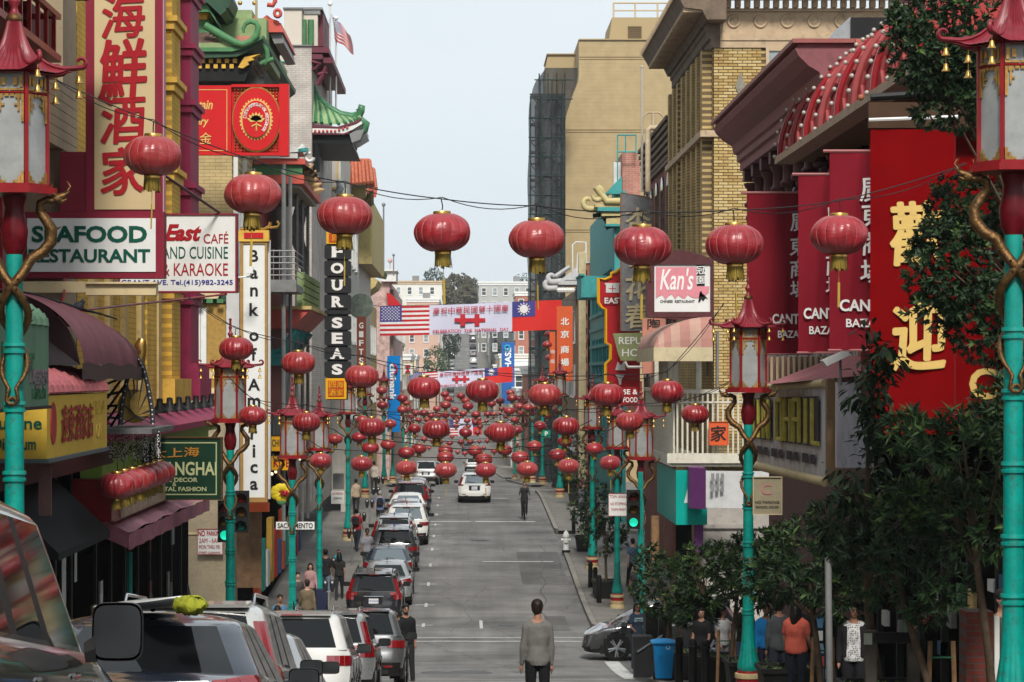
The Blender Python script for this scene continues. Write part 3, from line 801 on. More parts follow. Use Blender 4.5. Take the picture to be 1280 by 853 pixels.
BAN=mat('banner_plum',(0.20,0.012,0.022),0.85,spec=.04,var=0.18,scale=1.2,streak=True,bump=.25,bscale=5)
BANR=mat('banner_red',(0.17,0.002,0.003),0.85,spec=.03,var=0.18,scale=1.0,bump=.3,bscale=4)
TILEG=mat('green_glazed_tile',(0.06,0.19,0.09),0.3,var=0.4,scale=5,dirt=0.4)
TILER=mat('terracotta_tile',(0.42,0.12,0.065),0.6,var=0.35,scale=5,dirt=0.3)
GW=mat('sign_white',(0.66,0.66,0.64),0.4,var=0.06)
LETR=mat('letter_red',(0.30,0.006,0.012),0.5,var=0);LETG=mat('letter_green',(0.0,0.07,0.045),0.5,var=0);LETB=mat('letter_blue',(0.03,0.03,0.22),0.5,var=0)
LETW=mat('letter_white',(0.72,0.70,0.68),0.5,var=0);LETK=mat('letter_black',(0.015,0.015,0.015),0.5,var=0);LETY=mat('letter_gold',(0.62,0.42,0.13),0.5,var=0.1);LETO=mat('letter_orange',(0.45,0.2,0.03),.5,var=0)
PINK=mat('faded_pink',(0.43,0.17,0.18),0.8,var=0.22,scale=1.5,dirt=0.3,streak=True)
CANV=mat('cream_canvas',(0.5,0.42,0.27),0.85,var=0.15,scale=2,dirt=0.3)
# RIGHT: yellow brick restaurant on the far corner
BX,BY0,BY1=7.85,80.0,94.0
def right_brick():
 t=thing('brick_building','yellow brick corner building with heavy stone cornice behind the white restaurant sign','building',(BX,BY0,gs(BY0)))
 zt=10.2;zg=gz(85)-1
 part('wall',[MORT,YBRICK],t,lambda m:(m.box(BX+.02,24,BY0+.02,BY1-.02,zg,zt)))
 part('wall',YBRICK,t,lambda m:m.box(BX,BX+.019,BY0+.3,BY1,zg,zt))
 n=7;pitch=(BY1-BY0-1.2)/n
 for k in range(n+1):
  y=BY0+.45+k*pitch
  part('pier',YBRICK,t,lambda m:m.box(BX-.32,BX-.003,y,y+.62,3.3,10.2))
 part('spandrel',YBRICK,t,lambda m:m.box(BX-.12,BX-.003,BY0+1,BY1-.2,6.2,7.4))
 part('string_course',STONE,t,lambda m:(m.box(BX-.42,BX+.02,BY0-.06,BY1,7.42,7.62),m.box(BX+.02,BX+.25,BY0-.06,BY0,7.42,7.62)))
 part('string_course',STONED,t,lambda m:m.box(BX-.42,BX-.003,BY0-.05,BY1,3.1,3.28))
 for k in range(n):
  y=BY0+.45+.64+k*pitch
  window(t,'-x',BX,y,y+pitch-.66,7.7,10.1,STONED,GLASSD,1,2,.07,.06)
  window(t,'-x',BX,y,y+pitch-.66,3.5,6.1,STONED,GLASSD,1,2,.07,.06)
 def corn(m):
  m.prism([(BX+.2,10.2),(BX-.05,10.2),(BX-.08,10.45),(BX-.16,10.5),(BX-.16,10.75),(BX-.22,10.8),(BX-.22,10.95),(BX+.2,10.95)],BY0-.05,BY1+.1,'y')
 part('architrave',STONED,t,corn)
 part('frieze',STONE,t,lambda m:(m.box(BX+.2,24,BY0-.06,BY0+.02,10.2,10.42),m.box(BX+.2,24,BY0-.10,BY0+.02,10.424,10.62),m.box(BX+.2,24,BY0-.03,BY0+.02,10.624,11.32),m.box(BX+.2,24,BY0-.12,BY0+.02,11.324,11.42)))
 part('cornice',STONED,t,lambda m:m.prism([(BX+.3,10.95),(BX-.3,10.95),(BX-.45,11.25),(BX-1.0,11.32),(BX-1.1,11.5),(BX-1.25,11.75),(BX-1.25,11.85),(BX+.3,11.9)],BY0-1.0,BY1+.25,'y'))
 part('cornice',STONE,t,lambda m:m.box(BX+.3,24,BY0-.9,BY0+.3,11.72,11.95))
 mb=MB()
 y=BY0-.9
 while y<BY1:mb.box(BX-1.02,BX-.44,y,y+.16,11.19,11.318);y+=.34
 y=BY0-.9
 while y<BY1:mb.box(BX-1.32,BX-1.255,y,y+.14,11.7,11.84);y+=.3
 x=BX+.35
 while x<16:mb.box(x,x+.17,BY0-.3,BY0-.02,11.43,11.66);x+=.3
 tag(mb.build('dentils',STONE,t),kind='stuff')
 for k in range(7):
  x=Xp(917+k*33.5,BY0)
  def ros(m,x=x):
   m.lathe([(.0,.03),(.09,.035),(.12,.012),(.16,.05),(.2,.055),(.23,.0)],14)
   m.v=[(x+a,BY0-.03-c,Zp(27,BY0)+b)for a,b,c in m.v]
  part('rosette',STONE,t,ros,50)
 bl,bh=0.30,0.0975
 cols=[]
 me=[]
 for k in range(3):
  mb=MB();e=.008
  mb.add([(e,0,e),(bl-e,0,e),(bl-e,0,bh-e),(e,0,bh-e),(e*2,-.022,e*2),(bl-e*2,-.022,e*2),(bl-e*2,-.022,bh-e*2),(e*2,-.022,bh-e*2)],[(4,5,6,7),(0,1,5,4),(1,2,6,5),(2,3,7,6),(3,0,4,7)])
  me.append(mb.mesh('brick',YB[k]))
 g=random.Random(3);stuff=MB();cnt=0
 tl=Vector(t.location)
 row=0;z=10.2-bh
 rest=[]
 while z>-7.6:
  x=BX+(0.15 if row%2 else 0.0);first=True
  if row%2:rest.append((BX,z,.15))
  while x<12.6:
   px=VX+x*F/BY0;py=VY-z*F/BY0
   if px>892+(160-py)*1.03+26 and py<160:break
   if py>160 and px>948:break
   if 955<px+6 and 55<py<118 and px<1010:x+=bl;continue
   if cnt<300:
    o=bpy.data.objects.new('brick',me[g.choice((0,0,1,1,2))]);COL.objects.link(o);o.parent=t
    o.location=Vector((x,BY0+.02-g.uniform(0,.006),z))-tl;o.rotation_euler=(g.uniform(-.02,.02),0,g.uniform(-.012,.012));cnt+=1
   else:rest.append((x,z,bl))
   x+=bl
  row+=1;z-=bh
 e=.008
 for(x,z,l)in rest:
  d=g.uniform(0,.006)
  stuff.add([(x+e,BY0+.02,z+e),(x+l-e,BY0+.02,z+e),(x+l-e,BY0+.02,z+bh-e),(x+e,BY0+.02,z+bh-e),(x+2*e,BY0-d,z+e*2),(x+l-e*2,BY0-d,z+e*2),(x+l-e*2,BY0-d,z+bh-e*2),(x+e*2,BY0-d,z+bh-e*2)],[(4,5,6,7),(0,1,5,4),(1,2,6,5),(2,3,7,6),(3,0,4,7)],g.choice((0,0,1,1,2)))
 tag(stuff.build('brick_courses',YB,t),kind='stuff')
 window(t,'y',BY0+.02,Xp(957,BY0),Xp(1010,BY0),Zp(118,BY0),Zp(60,BY0),STONE,GLASSP,1,1,.1,.1)
 def dia(m):
  x,z=Xp(925.5,BY0),Zp(108,BY0)
  m.prism([(x-.17,z),(x,z-.40),(x+.17,z),(x,z+.42)],BY0-.05,BY0+.01,'y')
 part('diamond_plaque',mat('grey_stone',(.24,.22,.18),.8,var=.3,scale=8),t,dia)
 part('drain_pipe',GREY,t,lambda m:m.tube([W(897,415,BY0-.1),W(896,575,BY0-.1)],.045,8),60)
 part('drain_pipe',BLACK,t,lambda m:m.tube([W(885,395,BY0-.1),W(884.5,470,BY0-.1)],.03,8),60)
 yb,xb=78.3,6.45
 zb,zr,zc=Zp(583,78.3),Zp(492,78.3),Zp(430,78.3)
 BW=mat('balcony_white',(0.56,0.53,0.44),0.7,var=0.15,scale=3,dirt=0.45)
 bal=part('balcony',BW,t,lambda m:(m.box(xb-.1,11.5,yb-.1,BY0-.03,zb,zb+.28),m.box(xb-.1,BX-.35,BY0-.03,BY1-3,zb,zb+.28),m.box(xb-.2,11.5,yb-.2,yb-.102,zb+.1,zb+.4)))
 part('handrail',BW,bal,lambda m:(m.box(xb,11.4,yb,yb+.1,zr,zr+.12),m.box(xb,xb+.1,yb+.102,BY1-3,zr,zr+.12),m.box(xb,11.4,yb,yb+.1,zr-.3,zr-.24)))
 for i in range(32):
  x=xb+.1+i*.155
  part('baluster',BW,bal,lambda m:m.box(x,x+.055,yb+.02,yb+.08,zb+.28,zr))
 for i in range(34):
  y=yb+.3+i*.36
  if y<BY1-3:part('baluster',BW,bal,lambda m:m.box(xb+.02,xb+.08,y,y+.1,zb+.28,zr))
 for i in range(6):
  y=yb+.02+i*1.9
  part('column',BW,bal,lambda m:m.box(xb,xb+.16,y,y+.16,zr+.125,zc+(.0 if i else.2)))
 for x in(7.15,9.5):
  part('column',BW,bal,lambda m:m.box(x,x+.16,yb+.0,yb+.14,zr+.125,zc+.2))
 for i in range(12):
  y=yb+.5+i*.8
  part('bracket',BLACK,t,lambda m:m.box(xb+.3,BX-.33,y,y+.09,zc-.1,zc+.02))
 stripe=[mat('awning_rose',(0.36,0.18,0.15),0.8,var=0.15,scale=2,streak=True),mat('awning_cream',(0.42,0.26,0.205),0.8,var=0.12,scale=2,streak=True)]
 def aw(m,y0=77.2,y1=84.0):
  x0,x1=5.75,BX-.35;z0,z1=Zp(436,78),Zp(397,78)
  n=14;N=16
  for i in range(n):
   for j in range(N):
    a0,a1=math.pi/2*j/N,math.pi/2*(j+1)/N
    A=lambda a:(x1-(x1-x0)*math.cos(math.pi/2-a)if False else x1-(x1-x0)*math.sin(a),z0+(z1-z0)*math.cos(a))
    p,q=A(a0),A(a1);ya,yb_=y0+(y1-y0)*i/n,y0+(y1-y0)*(i+1)/n
    m.poly([(p[0],ya,p[1]),(p[0],yb_,p[1]),(q[0],yb_,q[1]),(q[0],ya,q[1])],i%2)
  for j in range(N):
   a0,a1=math.pi/2*j/N,math.pi/2*(j+1)/N
   p=(x1-(x1-x0)*math.sin(a0),z0+(z1-z0)*math.cos(a0));q=(x1-(x1-x0)*math.sin(a1),z0+(z1-z0)*math.cos(a1))
   K=5
   for k in range(K):
    b0,b1=k/K,(k+1)/K
    f=lambda P_,b:(P_[0],y0-.5*math.sin(b*math.pi/2),P_[1]*1+(z0-P_[1])*(1-math.cos(b*math.pi/2)))
    m.poly([f(p,b0),f(q,b0),f(q,b1),f(p,b1)],(j//2)%2)
 part('awning',stripe,t,aw)
 part('valance',CANV,t,lambda m:(m.box(5.73,5.76,76.7,84,Zp(452,78),Zp(435,78)),m.box(5.76,BX-.35,76.69,76.72,Zp(452,78),Zp(435,78))))
 part('shopfront',SHOP,t,lambda m:m.box(6.55,7.45,77.9,77.98,Zp(656,78),Zp(588,78)),label='teal shop fascia end')
 part('shopfront',[SHOP,GLASSP],t,lambda m:(m.box(6.5,6.548,77.9,85.5,Zp(656,78),Zp(588,78)-.003)))
 part('shop_canopy',VIO,t,lambda m:m.prism([(Xp(862,77.2),77.3),(Xp(880,77.2),76.6),(Xp(880,77.2)+.02,78.2),(Xp(862,77.2),78.2)],Zp(636,77),Zp(585,77),'z'))
 part('shop_canopy',mat('shell_white',(.5,.5,.5),.5,var=.12,dirt=.2),t,lambda m:m.grid(lambda u,v:(Xp(880,77.2)+u*2.0,76.6-.35*math.sin(u*1.8),Zp(588,77)+v*(Zp(634,77)-Zp(588,77))),10,1))
 for i in range(2):
  for k in range(3):
   part('vent_grille',GREY,t,lambda m:wbox(m,889+k*6,592+i*13,893+k*6,602+i*13,76.3,.02))
 part('wall',mat('grimy_white_wall',(0.36,0.33,0.3),.8,var=.2,scale=1,dirt=.5),t,lambda m:(m.box(Xp(880,78),12,78.6,78.9,gz(78),Zp(630,78)),m.box(Xp(880,78),12,78.5,78.598,Zp(662,78),Zp(657,78))))
 part('doorway',DARK,t,lambda m:m.box(6.6,Xp(868,78),78.9,79.2,gz(79),Zp(656,79)))
 part('post',mat('timber',(.25,.14,.07),.7,var=.4,scale=6),t,lambda m:m.tube([W(819,645,80),W(819,700,80)],.14,8),60)
 part('post',VIO,t,lambda m:wbox(m,868,640,879,690,78.0,.2))
 lettering('Fi',(7.02,77.9,Zp(616,78)),.62,LETW,t,slant=.3,off=.02,width=.55)
 return t
right_brick()
def kans():
 D=77.6;t=thing('restaurant_sign','pink and white restaurant sign in dark maroon frame with curly script name','sign',W(851,397,D))
 part('frame',PLUMD,t,lambda m:(wbox(m,808,390,892,397,D,.3),wbox(m,808,323,892,331,D,.3),wbox(m,808,331.2,818,389.8,D,.3),wbox(m,888,331.2,892,389.8,D,.3),m.prism([(Xp(818,D),Zp(396.9,D)),(Xp(888,D),Zp(396.9,D)),(Xp(853,D),Zp(400.5,D))],D+.02,D+.25,'y'),m.prism([(Xp(808,D),Zp(323.1,D)),(Xp(892,D),Zp(323.1,D)),(Xp(852,D),Zp(312,D))],D+.02,D+.25,'y')))
 part('panel',GW,t,lambda m:wbox(m,817.5,330.5,888.5,390.5,D+.06,.1))
 def pk(m):
  o=[(820,334),(870.5,334),(870.5,358),(887,358),(886,366),(880,371)]
  k=0
  for x in range(876,820,-4):
   k+=1;o.append((x,372+(k*7%5)-(3 if k%3 else 0)-(876-x)*.03))
  o.append((820,373))
  m.prism([(Xp(a,D),Zp(b,D))for a,b in o][::-1],D+.045,D+.06,'y')
 part('pink_ground',mat('sign_pink',(.60,.22,.26),.5,var=.08),t,pk)
 part('black_label',LETK,t,lambda m:wbox(m,871,331.5,881,357.5,D+.04,.02))
 lettering('冠',(Xp(876,D),D+.04,Zp(338,D)),.24,LETW,t,off=.015);lettering('園',(Xp(876,D),D+.04,Zp(350,D)),.24,LETW,t,off=.012)
 lettering("Kan's",(Xp(846,D),D+.045,Zp(349,D)),.66,LETW,t,width=1.02,slant=.25,off=.012)
 lettering('CHINESE  RESTAURANT',(Xp(847,D),D+.06,Zp(377,D)),.085,LETK,t,width=1.05,off=.02)
 def man(m):
  P=lambda a,b:(Xp(a,D),Zp(b,D))
  m.prism([P(873,378),P(874,370),P(875,365),P(877,364),P(878,367),P(882,370),P(885,374),P(882,373),P(879,377),P(877,374),P(875,378)][::-1],D+.045,D+.058,'y')
 part('figure_emblem',LETK,t,man)
kans()
def diag(tname,label,D,px,py,txt,m,bm,lm,size,th=.12,cat='sign'):
 pass
def panel_sign(name,label,rect,D,bm,fm=None,ft=.04,th=.16,lines=(),cat='sign',inner=None,fgap=0):
 """framed sign facing down the street; lines: (text, px, py, height px, width px or None, material, kwargs)"""
 x0,y0,x1,y1=rect
 t=thing(name,label,cat,W((x0+x1)/2,y1,D))
 part('panel',bm,t,lambda m:wbox(m,x0+fgap,y0+fgap,x1-fgap,y1-fgap,D,th))
 if fm:
  s=ft*F/D
  part('frame',fm,t,lambda m:(wbox(m,x0-s,y0-s,x1+s,y0,D-.03,th+.05),wbox(m,x0-s,y1,x1+s,y1+s,D-.03,th+.05),wbox(m,x0-s,y0,x0,y1,D-.029,th+.048),wbox(m,x1,y0,x1+s,y1,D-.029,th+.048)))
 if inner:
  im,gap,wd=inner
  g_=gap;q=wd
  part('border_line',im,t,lambda m:(wbox(m,x0+g_,y0+g_,x1-g_,y0+g_+q,D-.008,.012),wbox(m,x0+g_,y1-g_-q,x1-g_,y1-g_,D-.008,.012),wbox(m,x0+g_,y0+g_+q,x0+g_+q,y1-g_-q,D-.008,.012),wbox(m,x1-g_-q,y0+g_+q,x1-g_,y1-g_-q,D-.008,.012)))
 for ln in lines:
  s_,px,py,h,w,m_=ln[:6];kw=ln[6]if len(ln)>6 else{}
  lettering(s_,(Xp(px,D),D,Zp(py,D)),h*D/F,m_,t,width=(w*D/F if w else None),**kw)
 return t
def bracket_arm(label,a,b,r=.03,m=None):
 mb=MB();mb.tube([a,b],r,6)
 return tag(mb.build('support_arm',m or BLACK,None,60),label,'sign bracket')
# RIGHT: red brick block, turquoise house, tower
def right_far():
 X=7.75
 t=thing('brick_block','dark red brick block with arched upper windows beyond the yellow brick corner','building',(X,95,gs(95)))
 zt=Zp(140,94.2)
 part('wall',RBRICK,t,lambda m:m.box(X,22,94.3,109.5,-9,zt))
 for k in range(6):
  part('string_course',STONED,t,lambda m:m.box(X-.06-.04*k,X+.0,94.32,109.5,zt-1.5+k*.25,zt-1.36+k*.25))
 for fl in range(3):
  z0=5.0-fl*3.6
  part('string_course',STONED,t,lambda m:m.box(X-.12,X,94.4,109.5,z0+2.9,z0+3.05))
  for k in range(5):
   y=95.3+k*2.9
   f=window(t,'-x',X,y,y+1.1,z0,z0+2.1,STONED,GLASSD,1,2)
   mb=MB();mb.prism([(y+.55+.55*math.cos(a*math.pi/8),z0+2.1+.5*math.sin(a*math.pi/8))for a in range(9)],X-.07,X-.002,'x')
   mb.build('arch',GLASSD,f)
 for x,h in((800,84),(809,0)):
  pass
 def vents(m):
  m.tube([W(802.5,240,101),W(802.5,84,101)],.05,8);m.ball(W(802.5,84,101),.07,8)
 tag(part('flag_pole',mat('pale_pole',(.4,.36,.3),.6,var=.1),None,vents),'bare pale pole standing on the roof before the tan tower','pole')
 def vent2(m):
  m.tube([W(810,240,100),W(810,163,100),W(813,160,100),W(822,160,100)],.11,8)
  m.tube([W(803,165,100),W(804,146,100),W(810,141,100),W(824,141,100),W(829,146,100)],.035,6)
  m.tube([W(816.5,160,100),W(816.5,142,100)],.07,8)
 tag(part('vent_pipe',mat('cream_pipe',(.45,.36,.24),.5,var=.2,dirt=.3),None,vent2,60),'bent cream vent pipes rising over the red brick roof','pipe')
 t=thing('turquoise_building','turquoise house with curled cream roof horn and brick party wall','building',(X,118,gs(118)))
 D=118.0
 part('wall',RBRICKX,t,lambda m:(wbox(m,778,191,797,520,D,6),wbox(m,797.1,200,800,520,D+.1,5)))
 part('wall',TURQ,t,lambda m:m.box(7.28,7.5,D-.5,D+28,-9,Zp(240,D)))
 part('wall',TURQ,t,lambda m:wbox(m,768,240,777.8,600,D-.5,2))
 part('party_wall',WHITE,t,lambda m:wbox(m,767,203,777.5,232,D+1,.5))
 lad=MB()
 for px in(772,782,795):lad.tube([W(px,232 if px==772 else 192,D-.6),W(px,169,D-.6)],.035,6)
 lad.tube([W(772,169,D-.6),W(795,169,D-.6)],.04,6);lad.tube([W(772,190,D-.6),W(795,190,D-.6)],.04,6)
 lad.tube([W(772,232,D-.6),W(758,246,D-.6)],.04,6)
 lad.build('roof_ladder',TURQ,t,50)
 CRM=mat('horn_cream',(.5,.42,.2),.6,var=.2,scale=3,dirt=.4)
 def horn(m):
  for(y0,y1,r)in((244,249,.09),(252,257,.10),(260,263,.08)):
   pass
  pts=[W(775,252,D-1)]+[W(758,252,D-1)]
  for i in range(22):
   a=i/21;th=math.pi*0.5+a*4.8;q=10.5*(1-.72*a)
   pts.append(W(745-q*math.cos(th-math.pi)*-1*1,243.5-q*math.sin(th-math.pi)*-1+1,D-1))
  m.tube(pts,[.17]*2+[.17-.09*i/21 for i in range(22)],8)
  pts=[W(750,262,D+.5)]
  for i in range(20):
   a=i/19;th=math.pi*0.5+a*4.6;q=8.5*(1-.7*a)
   pts.append(W(736+q*math.cos(th),253+q*math.sin(th),D+.5))
  m.tube(pts,[.16]+[.15-.08*i/19 for i in range(20)],8)
 part('roof_horn',CRM,t,horn,60)
 part('cornice',CRM,t,lambda m:(wbox(m,744,255,776,259,D-1,1.2),wbox(m,752,265,776,270,D-.9,1.2),wbox(m,758,272,776,280,D-.8,1.2)))
 part('cornice',TURQ,t,lambda m:(m.prism([(Xp(755,D),Zp(244,D)),(Xp(776,D),Zp(244,D)),(Xp(776,D),Zp(222,D))],D-.7,D-.2,'y'),wbox(m,747,259.1,776,264.9,D-1,1.2),wbox(m,757,280.1,776,283,D-.9,1.2)))
 part('roof_bracket',BLACK,t,lambda m:m.tube([W(741,270,D),W(752,269,D),W(758,276,D),W(760,286,D),W(766,284,D),W(767,272,D)],.12,6),60)
 for k,(z,dz)in enumerate(((330,0),(352,0),(385,0),(405,0),(430,0),(455,0),(480,0))):
  part('string_course',TURQ,t,lambda m:m.box(7.18,7.279,D-.4,D+27,Zp(z,D),Zp(z,D)+.18))
 for fl,z0 in enumerate((3.2,0.0,-3.2)):
  for k in range(7):
   y=D+1+k*3.6;window(t,'-x',7.28,y,y+1.7,z0,z0+1.9,TURQ,GLASSD,2,2)
 b=part('balcony',TURQ,t,lambda m:(m.box(6.0,7.27,D+9,D+14,Zp(372,D+9)-.0,Zp(372,D+9)+.15),m.box(5.9,6.0,D+9,D+14,Zp(372,D+9),Zp(345,D+9)),m.box(6.002,7.27,D+8.9,D+8.99,Zp(372,D+9),Zp(345,D+9))))
 part('handrail',TURQ,b,lambda m:(m.box(5.84,6.06,D+8.86,D+14,Zp(345,D+9)+.004,Zp(345,D+9)+.1),))
 t=thing('salmon_house','narrow salmon painted wall with cream brick edge beside the turquoise house','building',W(738,600,146))
 D=147
 part('wall',SALM,t,lambda m:(wbox(m,733,329,746,620,D,9),m.box(7.2,7.5,D,D+18,-9,5.5)))
 part('coping',WHITE,t,lambda m:wbox(m,731.5,327,746.5,329.1,D-.1,9.2))
 part('cream_edge',mat('cream_brick',(.5,.42,.25),.7,var=.2,scale=4,dirt=.2),t,lambda m:wbox(m,723.5,315,732.4,600,D-.6,.6))
 part('quoin',PLUMD,t,lambda m:[wbox(m,731,338+18*i,734,346+18*i,D-.05,.1)for i in range(8)]and None)
 part('roof_rail',WHITE,t,lambda m:(m.tube([W(716,340,D),W(716,306,D),W(720,303,D),W(732,303,D),W(733,330,D)],.05,6),m.tube([W(722,318,D),W(733,316,D)],.09,6),m.tube([W(722,340,D),W(723,318,D)],.09,6)),60)
 for k in range(4):
  z=2.0-2.6*k
  window(t,'y',D,Xp(735,D),Xp(744,D),z,z+1.1,PLUMD,GLASSD,1,1)
 t=thing('curled_roof_building','shop house with pale grey curled roof above the orange banner','building',W(700,606,160))
 D=160;GR=mat('roof_grey',(.42,.42,.42),.6,var=.2,scale=2,dirt=.3)
 part('wall',mat('dim_wall',(.22,.17,.12),.8,var=.3,scale=.8,dirt=.4),t,lambda m:m.box(7.1,9,D,D+26,-9.5,Zp(362,D)))
 def roof(m):
  m.prism([(Xp(x,D),Zp(y,D))for x,y in((700,351),(725,351),(725,330),(712,341))],D-1.2,D+3,'y')
  m.prism([(Xp(x,D),Zp(y,D))for x,y in((696,357),(725,357),(725,352),(699,352))],D-1.4,D+3,'y')
  for(cx,cy,r0)in((690,345,6),(686,353,6)):
   pts=[W(706,cy+7,D-1)]+[W(cx+r0*(1-.7*i/15)*math.cos(1.6+i/15*4.6),cy+2+r0*(1-.7*i/15)*math.sin(1.6+i/15*4.6),D-1)for i in range(16)]
   m.tube(pts,[.22]+[.2-.1*i/15 for i in range(16)],8)
  m.tube([W(694,346,D-1),W(712,334,D-1)],.16,6)
 part('roof',GR,t,roof,60)
 for i in range(6):part('roof_tile',WHITE,t,lambda m:m.ball(W(699+i*3.4,363,D-1.2),.17,8))
 for k in range(3):
  for j in range(6):
   window(t,'-x',7.1,D+1+j*4,D+3+j*4,2-k*3.4,4-k*3.4,WHITE,GLASSD,2,1)
 D=197;t=thing('apartment_tower','tall windowless tan tower with curved shoulder and roof railing','building',W(780,606,D))
 o=[(706,620),(706,145)]
 for i in range(9):
  a=i/8;o.append((706+17.5*(1-math.cos(a*math.pi/2))if a<.5 else 706+17.5*(.5-.5*math.cos(a*math.pi)),145-50*a))
 o+=[(723.5,50),(862,50),(862,620)]
 part('wall',TANB,t,lambda m:m.prism([(Xp(a,D),Zp(b,D))for a,b in o],D,D+14,'y'))
 for y in(71,162,287):part('groove',mat('tan_groove',(.2,.14,.07),.9,var=0),t,lambda m:(wbox(m,707 if y>100 else 724,y,862,y+.9,D-.03,.1),wbox(m,707 if y>100 else 724,y+3,862,y+3.7,D-.03,.1)))
 part('parapet',TAN,t,lambda m:(wbox(m,723.5,48.6,862,50,D-.15,14),wbox(m,683.5,67,723.3,68.2,D+5.8,8)))
 part('wing',TAN,t,lambda m:(m.prism([(Xp(a,D+6),Zp(b,D+6))for a,b in((682,86),(685,68),(723.3,68),(723.3,620),(690,620))],D+6,D+14,'y')))
 ph=part('penthouse',TAN,t,lambda m:m.prism([(Xp(a,D+3),Zp(b,D+3))for a,b in((761.5,50),(765,22),(862,22),(862,50))],D+3,D+12,'y'))
 part('vent_grille',mat('tan_dark',(.16,.11,.06),.8,var=0),ph,lambda m:[wbox(m,785,33+i*2.3,802,34.3+i*2.3,D+2.9,.12)for i in range(7)]and None)
 part('railing',mat('tan_rail',(.5,.38,.24),.6,var=0),t,lambda m:([m.tube([W(a,22,D+3.3),W(a,4,D+3.3)],.07,5)for a in(767,794,822,848)],m.tube([W(767,4,D+3.3),W(860,4,D+3.3)],.07,5),m.tube([W(767,13.5,D+3.3),W(860,13.5,D+3.3)],.06,5),m.tube([W(767,4,D+3.3),W(767,4,D+9)],.07,5))and None)
 t=thing('scaffold_tower','scaffold tower wrapped in dark netting in front of the tan tower','scaffold',W(690,606,192))
 net=bpy.data.materials.new('scaffold_net');net.use_nodes=True;N=net.node_tree.nodes;L=net.node_tree.links;P=N['Principled BSDF']
 tc=N.new('ShaderNodeTexCoord');no=N.new('ShaderNodeTexNoise');no.inputs['Scale'].default_value=.45;no.inputs['Detail'].default_value=5
 mp=N.new('ShaderNodeMapping');mp.inputs['Scale'].default_value=(2.2,2.2,.5);L.new(tc.outputs['Object'],mp.inputs[0]);L.new(mp.outputs[0],no.inputs['Vector'])
 rp=N.new('ShaderNodeValToRGB');rp.color_ramp.elements[0].color=(.006,.008,.010,1);rp.color_ramp.elements[1].color=(.05,.056,.06,1);rp.color_ramp.elements[0].position=.35;rp.color_ramp.elements[1].position=.7
 L.new(no.outputs['Fac'],rp.inputs[0]);L.new(rp.outputs[0],P.inputs['Base Color']);P.inputs['Alpha'].default_value=.84;P.inputs['Roughness'].default_value=.8
 D=192
 def nets(m):
  prof=[(85,683,672),(95,675,666),(105,667,663),(130,662,661),(200,660.5,660.5),(300,659.5,659.5),(420,660.5,659),(600,661,660)]
  z_=[(p[0])for p in prof]
  def L_(py):return np.interp(py,z_,[p[1]for p in prof])
  n=60
  def Pn(u,v):
   py=85+v*520
   xl=L_(py)+1.2*math.sin(v*40)*.5
   xr=722 if py<100 else max(706.5,722-(py-100)*.32)
   w_=.5*math.sin(u*25+v*60)
   if u<.3:
    q=u/.3;p=W(xl,py,D+4*(1-q));return(p.x+.04*w_,p.y,p.z)
   q=(u-.3)/.7;p=W(xl+(xr-xl)*q,py,D+.12*w_+.3*math.sin(q*9));return tuple(p)
  m.grid(Pn,24,n)
 part('netting',net,t,nets,60)
 SCG=mat('scaffold_green',(.022,.045,.042),.5,metal=.3,var=.3)
 def sc(m):
  for px in(663,674,685,696,706):
   for dy in(.6,3.2):m.tube([W(px,606,D+dy),W(px,92 if px>668 else 130,D+dy)],.05,4)
  for i in range(17):
   py=118+i*29
   for dy in(.6,3.2):m.tube([W(662,py,D+dy),W(707,py,D+dy)],.05,4)
   m.tube([W(663,py,D+.6),W(685,py+29,D+.6)],.035,4)
 tag(part('poles',SCG,t,sc),kind='stuff')
 for i in range(21):part('ledger',SCG,t,lambda m:m.tube([W(660.5 if i>1 else 668,100+i*24,D-.35),W(707 if i>1 else 716,100+i*24,D-.35)],.045,4))
 for px in(663,676,690,703):part('standard',SCG,t,lambda m:m.tube([W(px,606,D-.4),W(px,100 if px>670 else 120,D-.4)],.04,4))
 for i in range(14):part('deck',mat('scaffold_plank',(.3,.27,.22),.8,var=.2),t,lambda m:wbox(m,663,119+i*35,706,120.2+i*35,D+1,2))
 part('wall',mat('old_wall',(.10,.095,.09),.8,var=.4,scale=.4),t,lambda m:wbox(m,672,120,706,606,D+3.4,8))
 for i in range(13):
  for k in range(2):window(t,'y',D+3.4,Xp(676+k*14,D+3.4),Xp(686+k*14,D+3.4),Zp(160+i*35,D),Zp(140+i*35,D),WHITE,GLASSP,1,2,.12)
right_far()
